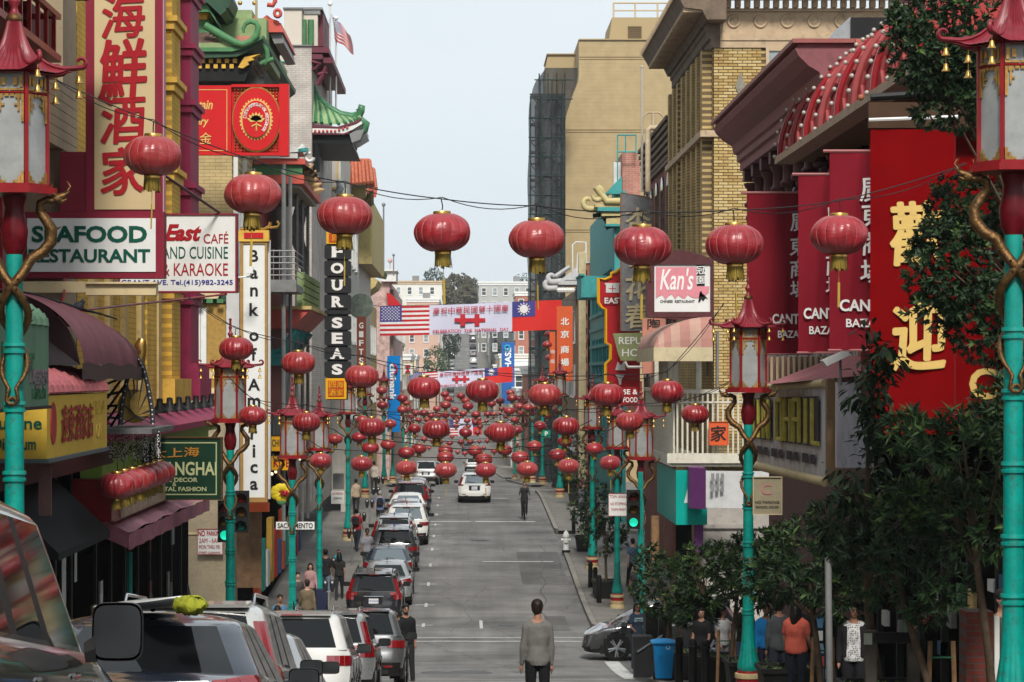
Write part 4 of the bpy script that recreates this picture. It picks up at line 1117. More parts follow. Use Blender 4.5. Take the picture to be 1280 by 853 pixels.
def rsigns():
 D=94.7
 t=thing('vertical_sign','weathered grey vertical sign with peeling gold characters on the right','sign',W(795,415,D))
 WEATH=mat('rusty_grey',(.20,.20,.21),.7,var=.3,scale=3,dirt=.6)
 part('panel',WEATH,t,lambda m:m.prism([(Xp(a,D),Zp(b,D))for a,b in((776,414),(776,241),(812,247),(816,253),(816,414))],D,D+.25,'y'))
 part('rim',mat('rust',(.3,.14,.07),.8,var=.3),t,lambda m:m.tube([W(776,414,D),W(776,241,D),W(812,247,D),W(816,253,D),W(816,414,D)],.03,5))
 CH=mat('peeling_gold',(.50,.42,.26),.6,var=.2,dirt=.4,scale=6)
 for c,y in(('杏',275),('香',318),('花',360),('春',395)):lettering(c,(Xp(797,D),D,Zp(y,D)),30*D/F,CH,t,off=.03,proud=.05)
 D=92.5
 t=thing('hotel_sign','tapering pale green hotel sign with worn neon letters','sign',W(785,455,D))
 G_=mat('hotel_green',(.25,.28,.13),.7,var=.2,scale=4,dirt=.5)
 part('panel',G_,t,lambda m:m.prism([(Xp(a,D),Zp(b,D))for a,b in((766,417),(803,416),(803,451),(776,451),(772,440))],D,D+.2,'y'))
 lettering('REPU',(Xp(788,D),D,Zp(426,D)),9*D/F,LETW,t,width=29*D/F,off=.01)
 lettering('HO',(Xp(788,D),D,Zp(441,D)),9.5*D/F,LETW,t,width=21*D/F,off=.01)
 part('arrow_tube',LETW,t,lambda m:m.tube([W(781,452,D),W(785,459,D),W(803,459,D)],.05,5))
 D=97
 t=thing('neon_sign','stepped red neon sign with thick yellow outline and white EAST lettering','sign',W(775,492,D))
 o=[(748,348),(756,350),(764,346),(764,342),(770,340),(774,337),(778,335),(800,330),(800,490),(757,490),(757,455),(763,449),(763,432),(757,428),(757,387),(752,385),(748,378)]
 part('panel',TRED,t,lambda m:m.prism([(Xp(a,D),Zp(b,D))for a,b in o],D,D+.3,'y'))
 part('outline',mat('neon_yellow',(.72,.36,.01),.4,var=.05),t,lambda m:m.tube([W(a,b,D-.03)for a,b in o[9:]+o[:8]],.065,6),50)
 part('pagoda_emblem',GW,t,lambda m:(wbox(m,757.5,356,774,366,D-.03,.03),wbox(m,756,354,775,355.9,D-.03,.03)))
 part('cross_mark',TRED,t,lambda m:(wbox(m,765.2,357,766.2,365,D-.04,.01),wbox(m,761,360.5,770,361.4,D-.041,.01)))
 part('name_plate',LAC,t,lambda m:wbox(m,754,371,779,381.5,D-.03,.03))
 lettering('EAST',(Xp(767.5,D),D-.03,Zp(376,D)),7.5*D/F,LETW,t,width=24*D/F,off=.03)
 part('martini_glass',LETW,t,lambda m:(m.prism([(Xp(a,D),Zp(b,D))for a,b in((769,468),(781,468),(777,475),(776,481),(774,481),(773,475))],D-.05,D-.001,'y'),m.prism([(Xp(a,D),Zp(b,D))for a,b in((769,463),(772,452),(776,457),(780,452),(782,463))],D-.05,D-.001,'y')))
 panel_sign('food_sign','small dark red sign with white FOOD lettering behind lamp roof',(775,484,797,508),90,LAC,None,lines=(('SE &',788,490,6.5,18,LETW,dict(off=.02)),('FOOD',788,500,6.5,18,LETW,dict(off=.02))))
 panel_sign('shop_sign','salmon red sign with two black brush characters beside striped awning',(803,398,832,468),86.5,SALM,None,lines=(('陶',817,405,13,15,LETK,dict(off=.02)),('陶',814,425,13,15,LETK,dict(off=.02))))
 panel_sign('hanging_banner','orange vertical banner with four white characters over the right pavement',(696,383,716,477),145,ORANGE,None,th=.08,lines=(('北',706,402,9,10,LETW,dict(off=.04)),('京',706,418,9,10,LETW,dict(off=.04)),('商',706,437,9,10,LETW,dict(off=.04)),('場',706,453,9,10,LETW,dict(off=.04)),('bazaar',706,467,3,10,LETW,dict(off=.02))))
 panel_sign('hanging_banner','narrow red banner just left of the orange one with white characters',(687,415,694,470),150,ORANGE,None,th=.08,lines=(('商',690.5,440,5,5.5,LETW,{}),('場',690.5,452,5,5.5,LETW,{})))
 panel_sign('bank_sign','tall blue bank sign turned sideways with white letters',(627,428,643,505),330,mat('bank_blue',(.02,.10,.33),.4,var=.1),None,th=.3,lines=(('CHASE',635,452,8,34,LETW,dict(rot=math.pi/2,off=.03)),))
 t=[o for o in COL.objects if o.name.startswith('bank_sign')][-1]
 part('octagon_logo',mat('logo_cyan',(.02,.3,.5),.4,var=0),t,lambda m:(m.tube([W(634+3.2*math.cos(a),435+3.2*math.sin(a),329.8)for a in[k*math.pi/4 for k in range(9)]],.12,4)))
 panel_sign('parking_sign','small green and white parking sign with letter P far down the right pavement',(678.5,538,688,547),140,mat('parking_green',(.0,.22,.13),.5,var=0),None,th=.05,lines=(('P',683,542.5,6,None,LETW,dict(off=.03)),))
 panel_sign('shop_sign','orange square sign with one black brush character on the white balcony',(887,528,910,556),78.0,ORANGE,mat('orange_rim',(.45,.07,.02),.5,var=0),.02,.05,lines=(('家',898,542,19,19,LETK,dict(off=.02)),))
 for i,(px,py,w)in enumerate(((686,418,11),(684,431,12),(687,447,11),(686,424,9),(686,437,9))):
  lantern(px,py,w,ORD[i]+' small pink red lantern in the vertical stack beside the orange banner','stacked small lanterns by the banner',idx=i)
rsigns()
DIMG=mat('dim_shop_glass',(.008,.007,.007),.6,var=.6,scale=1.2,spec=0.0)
# RIGHT NEAR: plum corniced building with red bulb-lit dome awnings
def right_near():
 X=7.0
 t=thing('corniced_building','plum painted building with deep bracketed cornice and red barrel dome lined with bulbs','building',(X,44,gs(50)))
 Y0,Y1=46.6,61.8
 zt,zb=5.98,5.2
 part('wall',mat('plum_wall',(.16,.05,.055),.7,var=.25,scale=1,dirt=.5),t,lambda m:m.box(X+.6,16,Y0+.6,Y1,-8,4.6))
 cp=[(X+1.2,6.02),(6.12,6.02),(6.06,5.92),(6.12,5.8),(6.3,5.62),(6.5,5.5),(6.55,5.3),(6.62,5.28),(6.62,5.12),(6.7,5.1),(6.7,4.9),(X+1.2,4.9)]
 part('cornice',PURPLE,t,lambda m:m.prism(cp,Y0,Y1,'y'))
 part('cornice_lip',mat('plum_lip',(.3,.10,.09),.5,var=.2,dirt=.3),t,lambda m:(m.box(6.0,X+1.4,Y0-.1,Y1+.05,6.024,6.1)))
 COR=mat('dusty_coral',(.46,.14,.11),.65,var=.15,scale=1.5,dirt=.35)
 part('cornice_end',COR,t,lambda m:(m.box(X+.15,9.3,Y0-.3,Y0-.003,5.2,6.0),m.box(X+.1,9.3,Y0-.42,Y0-.305,5.9,6.05),m.box(X+.25,9.2,Y0-.22,Y0-.0,4.6,5.19),m.box(X+.4,9.0,Y0-.15,Y0-.0,3.7,4.59),m.box(X+.2,9.2,Y0-.26,Y0-.0,5.14,5.2)))
 for k in range(9):
  y=Y0+.9+k*1.72
  def br(m):
   m.box(6.75,X+.6,y,y+.34,4.62,4.895)
   m.lathe([(.0,.0),(.17,.0),(.19,.08),(.13,.14),(.12,.42),(.18,.5),(.2,.58),(.0,.6)],10,(6.95,y+.17,4.0))
   m.tube([(6.98,y+.02,3.75),(6.98,y+.32,3.75)],.17,10);m.tube([(7.06,y+.0,3.42),(7.06,y+.34,3.42)],.14,10)
   m.tube([(7.0,y+.17,4.0),(7.15,y+.17,3.4),(7.35,y+.17,3.0)],[.14,.12,.05],8)
  part('cornice_bracket',PLUMD,t,br,45)
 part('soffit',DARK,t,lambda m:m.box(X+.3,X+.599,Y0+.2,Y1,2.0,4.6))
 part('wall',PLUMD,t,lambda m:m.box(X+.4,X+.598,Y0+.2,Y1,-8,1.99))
 for k in range(8):
  y=Y0+1+k*1.8
  window(t,'-x',X+.4,y,y+1.0,.2,1.7,WHITE,GLASSD,2,3)
 part('wall',mat('mauve_siding',(.30,.14,.13),.8,var=.2,scale=2,dirt=.4),t,lambda m:wbox(m,955,446,1075,500,49.0,.2))
 for i in range(14):
  part('white_slat',CANV,t,lambda m:wbox(m,956+i*7,446,959+i*7,480,48.8,.1))
 part('tent_roof',PINK,t,lambda m:(m.add([W(955,481,46),W(1095,468,42),W(1100,440,46),W(1040,448,48),W(955,481,47.5)],[(0,1,2,3,4)])))
 RD=mat('dome_red',(.30,.018,.02),.55,var=.2,scale=1.5,dirt=.25)
 d=thing('dome_awning','red barrel dome awning with pale ribs and rows of bare bulbs','awning',W(1080,200,42))
 ya,yb_=35.0,50.5
 xw,xo=8.0,6.28
 z0,z1=4.28,6.0
 def prof(a):
  th=a*math.pi/2
  return xw-(xw-xo)*math.cos(th),z0+(z1-z0)*math.sin(th)
 def shell(u,v):
  x,z=prof(v);return(x,ya+(yb_-ya)*u,z)
 part('shell',RD,d,lambda m:m.grid(shell,20,12),50)
 def endf(m):
  o=[(xw,z0)]+[prof(i/12)for i in range(13)]
  m.prism(o,ya-.02,ya+.02,'y')
 part('dome_end',mat('dome_end_red',(.36,.045,.04),.6,var=.15,scale=1.5,dirt=.25),d,endf)
 bulb=mat('bare_bulb',(.38,.34,.30),.2,var=0,spec=.8)
 bm_=MB();bm_.ball((0,0,0),.042,8);BM=bm_.mesh('bulb',bulb,None,60)
 for k in range(9):
  y=ya+.1+k*(yb_-ya-.2)/8
  part('rib',mat('rib_dull',(.30,.06,.06),.7,var=.2)if k%2 else LAC,d,lambda m:m.tube([(prof(i/12)[0]-.02,y,prof(i/12)[1]+.02)for i in range(13)],.07,6))
  for i in range(13):
   x,z=prof(i/12);th=i/12*math.pi/2
   b=bpy.data.objects.new('bulb',BM);COL.objects.link(b);b.parent=d
   b.location=Vector((x-.13*math.cos(th),y,z+.13*math.sin(th)))-Vector(d.location)
  if k<8:
   y2=y+(yb_-ya)/16
   part('scroll_trim',mat('rib_dull',(.30,.06,.06)),d,lambda m:m.tube([(prof(i/12)[0]-.03,y2+.22*math.sin(i*1.3),prof(i/12)[1]+.02)for i in range(13)],.035,5))
 part('lip',mat('lip_cream',(.40,.30,.22),.7,var=.2,dirt=.4),d,lambda m:m.box(xo-.12,xo+.25,ya-.1,yb_,z0-.14,z0-.003))
 part('soffit',mat('soffit_brown',(.12,.07,.025),.7,var=.3),d,lambda m:m.box(xo+.251,xw,ya,yb_,z0-.1,z0-.01))
 part('pole',BLACK,d,lambda m:m.tube([W(1088,122,ya-.5),W(1180,116,ya-.5)],.05,8))
 part('finial',mat('wood_ball',(.3,.1,.05),.5,var=0),d,lambda m:m.ball(W(1076,122,ya-.5),.045,10),60)
 part('parapet',MAG,t,lambda m:(m.box(7.9,8.2,40,46,5.5,6.9),m.box(7.75,7.9,40,46.1,6.3,6.45)))
 part('parapet_cap',CREAM,t,lambda m:(m.box(7.6,8.3,39,46.2,6.9,7.08),))
 part('roof_box',mat('zinc',(.28,.30,.32),.5,var=.2,dirt=.4),t,lambda m:m.prism([(Xp(1030,52),Zp(60,52)),(Xp(1062,52),Zp(22,52)),(Xp(1066,52),Zp(22,52)),(Xp(1066,52),Zp(60,52))][::-1],52,54,'y'))
 part('roof_box',BLACK,t,lambda m:wbox(m,1064,22,1125,62,51.9,2))
 part('wall',LAC,t,lambda m:m.box(7.2,16,33.0,46.59,.2,3.9))
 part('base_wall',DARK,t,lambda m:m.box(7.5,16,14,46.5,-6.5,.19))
right_near()
def banner(label,rect,D,m,lines,thick=.03,wave=True,w2=None):
 t=thing('banner',label,'banner',W((rect[0]+rect[2])/2,rect[3],D))
 x0,y0,x1,y1=rect
 def cl(m_):
  a=W(x0,y0,D);b=W(x1,y1,D)
  def f(u,v,dy=0):
   return(a.x+(b.x-a.x)*u,D+dy+(.022*math.sin(u*9+2*v)+.012*math.sin(u*23+5*v))*(v>.02),a.z+(b.z-a.z)*v)
  m_.grid(lambda u,v:f(u,v),24,16);m_.grid(lambda u,v:f(1-u,v,.02),24,16)
 part('cloth',m,t,cl,80)
 part('rod',mat('banner_rod',(.35,.13,.13),.5,var=0),t,lambda m_:(m_.tube([W(x0-8,y0-1,D),W(x1+4,y0-1,D)],.025,6),m_.tube([W(x0-2,y1+1,D),W(x1+4,y1+1,D)],.02,6)))
 for ln in lines:
  s_,px,py,h,w,m_=ln[:6];kw=ln[6]if len(ln)>6 else{}
  lettering(s_,(Xp(px,D),D-.045,Zp(py,D)),h*D/F,m_,t,width=(w*D/F if w else None),proud=.006,**kw)
 return t
O=dict(off=.02)
banner('plum bazaar banner, farthest of three, next to the lamp roof',(934,242,1012,442),50,BAN,[('廣',999,277,24,22,LETW,O),('東',998,308,23,21,LETW,O),('商',998,336,23,21,LETW,O),('場',998,362,21,21,LETW,O),('CANTON',991,399,13,52,LETW,dict(off=.03)),('BAZAAR',992,418,9,40,LETW,O)])
banner('plum bazaar banner, middle of three, half hidden by its neighbour',(998,219,1060,440),42.5,BAN,[('廣',1044,270,26,24,LETW,O),('東',1044,301,26,24,LETW,O),('商',1044,331,26,24,LETW,O),('場',1044,358,23,24,LETW,O),('CANTON',1035,392,14,62,LETW,dict(off=.03)),('BAZAAR',1034,413,10,46,LETW,O)])
banner('plum bazaar banner, nearest of three, with large white characters',(1037,190,1110,437),38.5,BAN,[('廣',1090,236,32,30,LETW,O),('東',1091,270,32,30,LETW,O),('商',1091,303,32,28,LETW,O),('場',1091,340,30,32,LETW,O),('CANTON',1088,382,15,78,LETW,dict(off=.03)),('BAZAAR',1085,404,10.5,56,LETW,O)])
def bigred():
 D=34.0
 t=thing('welcome_sign','huge red sign box with gold brush characters half hidden by the dark tree','sign',W(1140,540,D))
 def cl(m_):
  a=W(1088,162,D);b=W(1193,543,D)
  m_.grid(lambda u,v:(a.x+(b.x-a.x)*u,D+.018*math.sin(u*11+3*v),a.z+(b.z-a.z)*v),20,24)
 part('cloth',BANR,t,cl,80)
 part('side_panel',mat('banner_side',(.13,.004,.006),.7,var=.2),t,lambda m:m.box(Xp(1193,D)+.002,Xp(1193,D)+.02,D+.02,D+8,Zp(530,D),Zp(150,D)))
 part('side_front',BANR,t,lambda m:wbox(m,1194,150,1300,540,D+.6,.05))
 part('rod',WHITE,t,lambda m:m.tube([W(1086,150,D-.1),W(1200,146,D-.1)],.025,6))
 part('header',mat('header_brown',(.06,.03,.015),.7,var=.3),t,lambda m:wbox(m,1086,128,1240,160,D+.2,.1))
 lettering('歡',(Xp(1146,D),D-.03,Zp(292,D)),78*D/F,LETY,t,width=66*D/F,off=.035)
 lettering('迎',(Xp(1148,D),D-.03,Zp(420,D)),84*D/F,LETY,t,width=66*D/F,off=.035)
 lettering('C',(Xp(1240,D),D+.59,Zp(480,D)),40*D/F,LETY,t,off=.03)
bigred()
def bamboo():
 t=thing('bamboo_sign','pale grey sign board with yellow bamboo letters and cream rails behind the lamp','sign',W(985,600,46))
 P=lambda px,py,D:W(px,py,D)
 a0,a1=W(938,486,50),W(1034,479,43.5);b0,b1=W(938,580,50),W(1034,603,43.5)
 GB=mat('mottled_board',(.56,.54,.58),.7,var=.3,scale=5,dirt=.5,streak=True)
 nrm=Vector((-1,-.15,0)).normalized()*.04
 def bd(m):
  vs=[a0,a1,b1,b0];m.add(vs+[Vector(v)-nrm*3 for v in vs],[(0,1,2,3),(7,6,5,4),(0,4,5,1),(3,2,6,7),(1,5,6,2),(0,3,7,4)])
 part('board',GB,t,bd)
 part('rail',CREAM,t,lambda m:(m.tube([a0+nrm,a1+nrm],.07,8),m.tube([b0+nrm,b1+nrm],.08,8)),60)
 BAM=mat('bamboo',(.5,.43,.07),.45,var=.3,scale=6,dirt=.3)
 def at(u,v,k=1.5):return(a0.lerp(a1,u)).lerp(b0.lerp(b1,u),v)+nrm*k
 DK=mat('letter_dark',(.07,.05,.06),.8,var=.3)  # one dark tone for the letter backings and the small print
 txt=[(0.02,'N'),(.14,'I'),(.24,'N'),(.42,'G'),(.53,'H'),(.64,'A'),(.76,'I'),(.84,'L')]
 for i,(u,c)in enumerate(txt):
  def st(m,u=u,c=c):
   q=[(u,u),(u+.07,u+.07)]if c in 'NHAG' else[(u+.03,u+.03)]
   for(s,e)in q:m.tube([at(s,.15),at(e,.63)],.05,6)
   if c=='N':m.tube([at(u,.15),at(u+.07,.63)],.045,6)
   if c=='L':m.tube([at(u+.03,.62),at(u+.09,.62)],.045,6)
   if c in 'HA':m.tube([at(u,.38),at(u+.07,.38)],.045,6)
   if c in 'AG':m.tube([at(u,.16),at(u+.07,.16)],.045,6)
   if c=='G':m.tube([at(u,.62),at(u+.07,.62)],.045,6)
  part('bamboo_letter',BAM,t,st,60)
  part('letter_backing',DK,t,lambda m:m.add([at(u-.01,.13,1.1),at(u+.09,.13,1.1),at(u+.09,.65,1.1),at(u-.01,.65,1.1)],[(0,1,2,3)]))
 for i in range(9):
  u=.03+i*.1
  part('small_print',DK,t,lambda m:m.add([at(u,.74,1.1),at(u+.06+.02*(i%2),.74,1.1),at(u+.06+.02*(i%2),.84,1.1),at(u,.84,1.1)],[(0,1,2,3)]))
 part('edge_board',mat('raw_wood',(.30,.19,.10),.8,var=.3,scale=4),t,lambda m:wbox(m,1034,475,1046,603,43.3,.2))
 part('side_board',GB,t,lambda m:wbox(m,1046.2,478,1092,585,42.6,.2))
 c=thing('security_camera','white security camera on a post above the pale sign board','camera',W(1045,480,42.3))
 part('housing',WHITE,c,lambda m:m.prism([(Xp(a,42.3),Zp(b,42.3))for a,b in((1027,451),(1058,437),(1062,444),(1033,458))],42.2,42.5,'y'))
 part('post',GREY,c,lambda m:m.tube([W(1050,446,42.4),W(1051,482,42.4)],.025,6))
 panel_sign('notice_sign','tan metal no parking notice with faint red circle behind the lamp pole',(942,597,977,643),40,mat('tan_metal',(.27,.23,.15),.5,var=.2,dirt=.3),CANV,.01,.02,lines=(('NO PARKING',959,628,3.5,30,LETK,{}),('SCHOOL HOURS',959,634,3,28,LETK,{}),('C',958,612,13,13,PINK,{})))
 panel_sign('awning_sign','dark red awning strip with white letters among the leaves',(1050,629,1082,642),36,LAC,None,lines=(('T-AWAY',1064,635.5,8,26,LETW,{}),))
bamboo()
# LEFT NEAR
def left_near():
 X=-7.0
 t=thing('balconied_building','dark red balconied restaurant building on the left with scroll brackets under its eaves','building',(X,32,gs(32)))
 part('wall',mat('beige_siding',(.32,.25,.16),.8,var=.15,scale=1,dirt=.4),t,lambda m:(m.box(-14,X-.02,14,41.9,-6,6.2),m.box(X,-6.32,40.5,41.9,-6,6.2)))
 for i in range(7):
  part('clapboard',mat('beige_board',(.36,.28,.18),.8,var=.15,scale=2,dirt=.3),t,lambda m:m.box(X-.02,-6.3,38.8,41.9,3.55+i*.15,3.55+i*.15+.14))
 for k in range(9):
  y=28.5+k*1.5
  window(t,'x',X,y,y+1.1,1.2,3.1,LAC,GLASSD,1,2)
  part('pier',PINK,t,lambda m:m.box(X,X+.12,y+1.15,y+1.35,.9,3.5))
 part('balcony_rail',LAC,t,lambda m:(m.box(X+.1,X+1.0,24,38.3,4.66,4.76),m.box(X+.9,X+1.0,24,38.3,5.3,5.38),m.box(X+.1,X+.9,38.2,38.3,5.3,5.38)))
 for k in range(20):part('rail_post',LAC,t,lambda m:m.box(X+.92,X+.98,24.2+k*.72,24.26+k*.72,4.76,5.3))
 part('eaves',mat('eaves_dark',(.08,.01,.015),.6,var=.3),t,lambda m:(m.box(X-.1,X+1.35,20,38.4,5.85,5.95),m.box(X+1.2,X+1.4,20,38.4,5.6,5.849),m.box(X-.1,X+.5,38.41,41.8,4.65,5.6)))
 part('fascia',mat('eaves_mauve',(.25,.18,.17),.7,var=.2,dirt=.3),t,lambda m:(m.box(X+1.4,X+1.62,20,38.4,5.75,6.0),))
 for k in range(9):
  y=26+k*1.38
  def sb(m):
   pts=[(X+.1,y,4.9),(X+.22,y,5.15),(X+.45,y,5.3),(X+.55,y,5.5),(X+.8,y,5.62),(X+1.1,y,5.7),(X+1.15,y,5.8)]
   m.tube(pts,[.05,.07,.06,.07,.06,.05,.04],6)
  part('scroll_bracket',mat('mauve_bracket',(.30,.13,.13),.6,var=.2),t,sb,60)
 for i in range(10):
  part('roof_tile',TILEG,t,lambda m:m.tube([(X-.3,20+i*1.4,6.5),(X+1.5,20+i*1.4,6.02)],.09,6))
 part('sign_beam',CREAM,t,lambda m:(wbox(m,-20,352,107,366,38.8,.3),wbox(m,107,355,195,369,38.82,.3),wbox(m,107,352.5,196,355,38.75,.4)))
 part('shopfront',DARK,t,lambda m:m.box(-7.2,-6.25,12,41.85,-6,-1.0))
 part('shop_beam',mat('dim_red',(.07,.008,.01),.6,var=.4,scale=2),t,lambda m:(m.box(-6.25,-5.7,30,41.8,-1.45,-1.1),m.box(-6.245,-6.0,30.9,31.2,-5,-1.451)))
 for k in range(7):
  y=31+k*1.6
  part('shop_post',BLACK,t,lambda m:m.box(-6.24,-6.2,y,y+.12,-5.3,-1.46))
  part('display_glass',DIMG,t,lambda m:m.box(-6.24,-6.21,y+.2,y+1.45,-4.6,-2.4))
 part('dark_canopy',mat('black_canvas',(.012,.014,.016),.8,var=.4),t,lambda m:m.prism([(-6.25,-1.46),(-5.3,-2.35),(-5.3,-2.45),(-6.25,-2.2)][::-1],33.6,38.5,'y'))
 part('menu_board',mat('dim_pink',(.22,.12,.11),.7,var=.2),t,lambda m:wbox(m,48,585,64,645,33.4,.05))
left_near()
def awnings_left():
 def barrel(m,xw,xo,y0,y1,zt,zs,zb,mi=0,n=10,ribs=0):
  o=[]
  for i in range(n+1):
   a=i/n*math.pi/2;o.append((xw+(xo-xw)*math.sin(a),zs+(zt-zs)*math.cos(a)))
  if ribs:
   R_=ribs
   for j in range(R_*4):
    ya,yb_=y0+(y1-y0)*j/(R_*4),y0+(y1-y0)*(j+1)/(R_*4)
    ba,bb=.035*math.sin(math.pi*((j%4)/4)),.035*math.sin(math.pi*(((j+1)%4)/4))
    for p,q in zip(o[:-1],o[1:]):
     m.poly([(p[0]+ba,ya,p[1]+ba),(q[0]+ba,ya,q[1]),(q[0]+bb,yb_,q[1]),(p[0]+bb,yb_,p[1]+bb)],mi)
  else:
   for p,q in zip(o[:-1],o[1:]):m.poly([(p[0],y0,p[1]),(q[0],y0,q[1]),(q[0],y1,q[1]),(p[0],y1,p[1])],mi)
  e=[(xw,zb)]+o+[(xo,zb)]
  for y in(y0,y1):m.poly([(a,y,b)for a,b in(e if y==y0 else e[::-1])],mi)
  m.poly([(xo,y0,zs),(xo,y0,zb),(xo,y1,zb),(xo,y1,zs)],mi)
 GA=mat('faded_green_canvas',(.105,.20,.125),.8,var=.2,scale=2,dirt=.4,streak=True)
 t=thing('green_awning','faded green rounded shop awning beside the nearest left lamp pole','awning',(-5.6,27,-1))
 part('canvas',GA,t,lambda m:barrel(m,-6.2,-4.72,23.5,29.2,.98,.55,-.36,n=12,ribs=14))
 part('edge_tube',BLACK,t,lambda m:m.box(-4.76,-4.69,23.5,29.25,-.39,-.355))
 LD_=mat('faint_letter_green',(.03,.10,.05),.8,var=.3)
 lettering('Leather',(-4.72,27.2,.18),.30,LD_,t,face='x',width=2.0,off=.01);lettering('Luggage',(-4.72,28.5,-.02),.30,mat('faint_letter_mauve',(.15,.12,.13),.8,var=.3),t,face='x',width=1.2,off=.01)
 lettering('FASHION',(-4.72,28.5,-.22),.11,LD_,t,face='x',width=.9)
 YS=mat('yellow_signboard',(.56,.36,.045),.55,var=.12,scale=2,dirt=.2)
 t=thing('yellow_awning_sign','yellow wraparound restaurant sign with pink barrel canopy on top','sign',(-5.6,33,-1.5))
 part('canopy',mat('pink_canvas',(.42,.12,.13),.75,var=.2,scale=2,dirt=.25),t,lambda m:barrel(m,-6.3,-4.98,30.85,36.0,.16,-.22,-.24,n=10,ribs=13))
 part('panel',YS,t,lambda m:(m.box(-6.3,-5.0,30.8,36.0,-1.02,-.26)))
 part('under_edge',mat('slate',(.08,.10,.11),.6,var=.2),t,lambda m:m.box(-6.3,-4.97,30.75,36.05,-1.07,-1.022))
 for i,c in enumerate('遠東酒家店'):
  lettering(c,(-5.0,32.1+i*.55,-.62),.46,mat('brick_letter',(.30,.03,.025),.7,var=.1),t,face='x',width=.5,off=.02)
 lettering('FAR EAST',(-5.0,35.2,-.45),.18,mat('faint_gold_letter',(.40,.27,.05),.7,var=.1),t,face='x',width=1.1);lettering('CAFE',(-5.0,35.3,-.78),.2,mat('faint_gold_letter',(.4,.27,.05)),t,face='x',width=.7)
 part('red_motif',mat('brick_letter',(.3,.03,.025)),t,lambda m:m.prism([(31.25+.22*math.sin(a*math.pi/6),-.6+.26*math.cos(a*math.pi/6))for a in range(12)],-4.999,-4.985,'x'))
 lettering('Cuisine',(Xp(17,30.8),30.8,Zp(529,30.8)),.15,LETG,t,width=.68,off=.015);lettering('Dim Sum',(Xp(19,30.8),30.8,Zp(555,30.8)),.15,LETG,t,width=.5,off=.015)
 MC=mat('worn_maroon_canvas',(.16,.05,.065),.7,var=.4,scale=2.5,dirt=.5,bump=.4,bscale=8)
 t=thing('maroon_canopy','large worn maroon dome canopy with torn top above the yellow sign','awning',(-5.6,38,.1))
 def dome(m):
  m.grid(lambda u,v:(-6.3+1.35*math.sin(v*math.pi/2)*(1-.12*u),33.5+7.3*u-.5*math.sin(v*math.pi)*(1-u),.12+(1.0-.35*u**3)*math.cos(v*math.pi/2)**.8+.015*math.sin(u*30)),24,14)
 part('canvas',MC,t,dome,70)
 part('dark_end',mat('charcoal_canvas',(.035,.033,.037),.8,var=.3),t,lambda m:m.poly([(-6.3,33.6,.12)]+[(-6.3+1.3*math.sin(v*math.pi/16),33.5-.5*math.sin(v*math.pi/8),.12+1.0*math.cos(v*math.pi/16)**.8)for v in range(9)][::-1]))
 part('valance',mat('brown_valance',(.07,.04,.035),.8,var=.4,dirt=.3),t,lambda m:m.grid(lambda u,v:(-4.93-.12*u,33.2+7.6*u,.14-.22*v+.02*math.sin(u*20)),20,1))
 for i in range(7):
  part('torn_strip',BLACK,t,lambda m:m.tube([(-6.3+1.36*math.sin(a*.11),34.5+i*.95+.06*a,.14+(1-.02*i)*math.cos(a*.11)**.8)for a in range(1,7)],.012,4))
 t=thing('pigeon','dark pigeon perched on top of the maroon canopy','bird',W(97,393,37))
 D=37
 def pig(m):
  m.tube([W(88,391,D),W(92,388,D),W(97,384.5,D),W(101,381,D),W(103,378.5,D)],[.01,.045,.075,.06,.035],8)
  m.ball(W(103.3,377.2,D),.038,8);m.tube([W(104.5,377.5,D),W(106.5,378.6,D)],[.014,.003],5)
  m.tube([W(98,388,D),W(98.5,393,D)],.007,4);m.tube([W(96,388,D),W(96,393,D)],.007,4)
 part('body',mat('pigeon_dark',(.03,.035,.045),.6,var=.3,scale=20),t,pig,70)
 bracket_arm('thin red rod reaching from the canopy to the cafe sign',W(103,388,40),W(283,368,46),.02,LAC)
 mb=MB();mb.tube([W(81,349,39.5),W(80,370,38.5),W(74,392,38),W(62,402,38)],.02,6)
 tag(mb.build('support_arm',LAC,None,60),'curved red rod hanging under the seafood sign','sign bracket')
 bracket_arm('beaded brown rod holding the cafe sign from above',W(205,219,44),W(274,266,46),.025,PLUMD)
awnings_left()
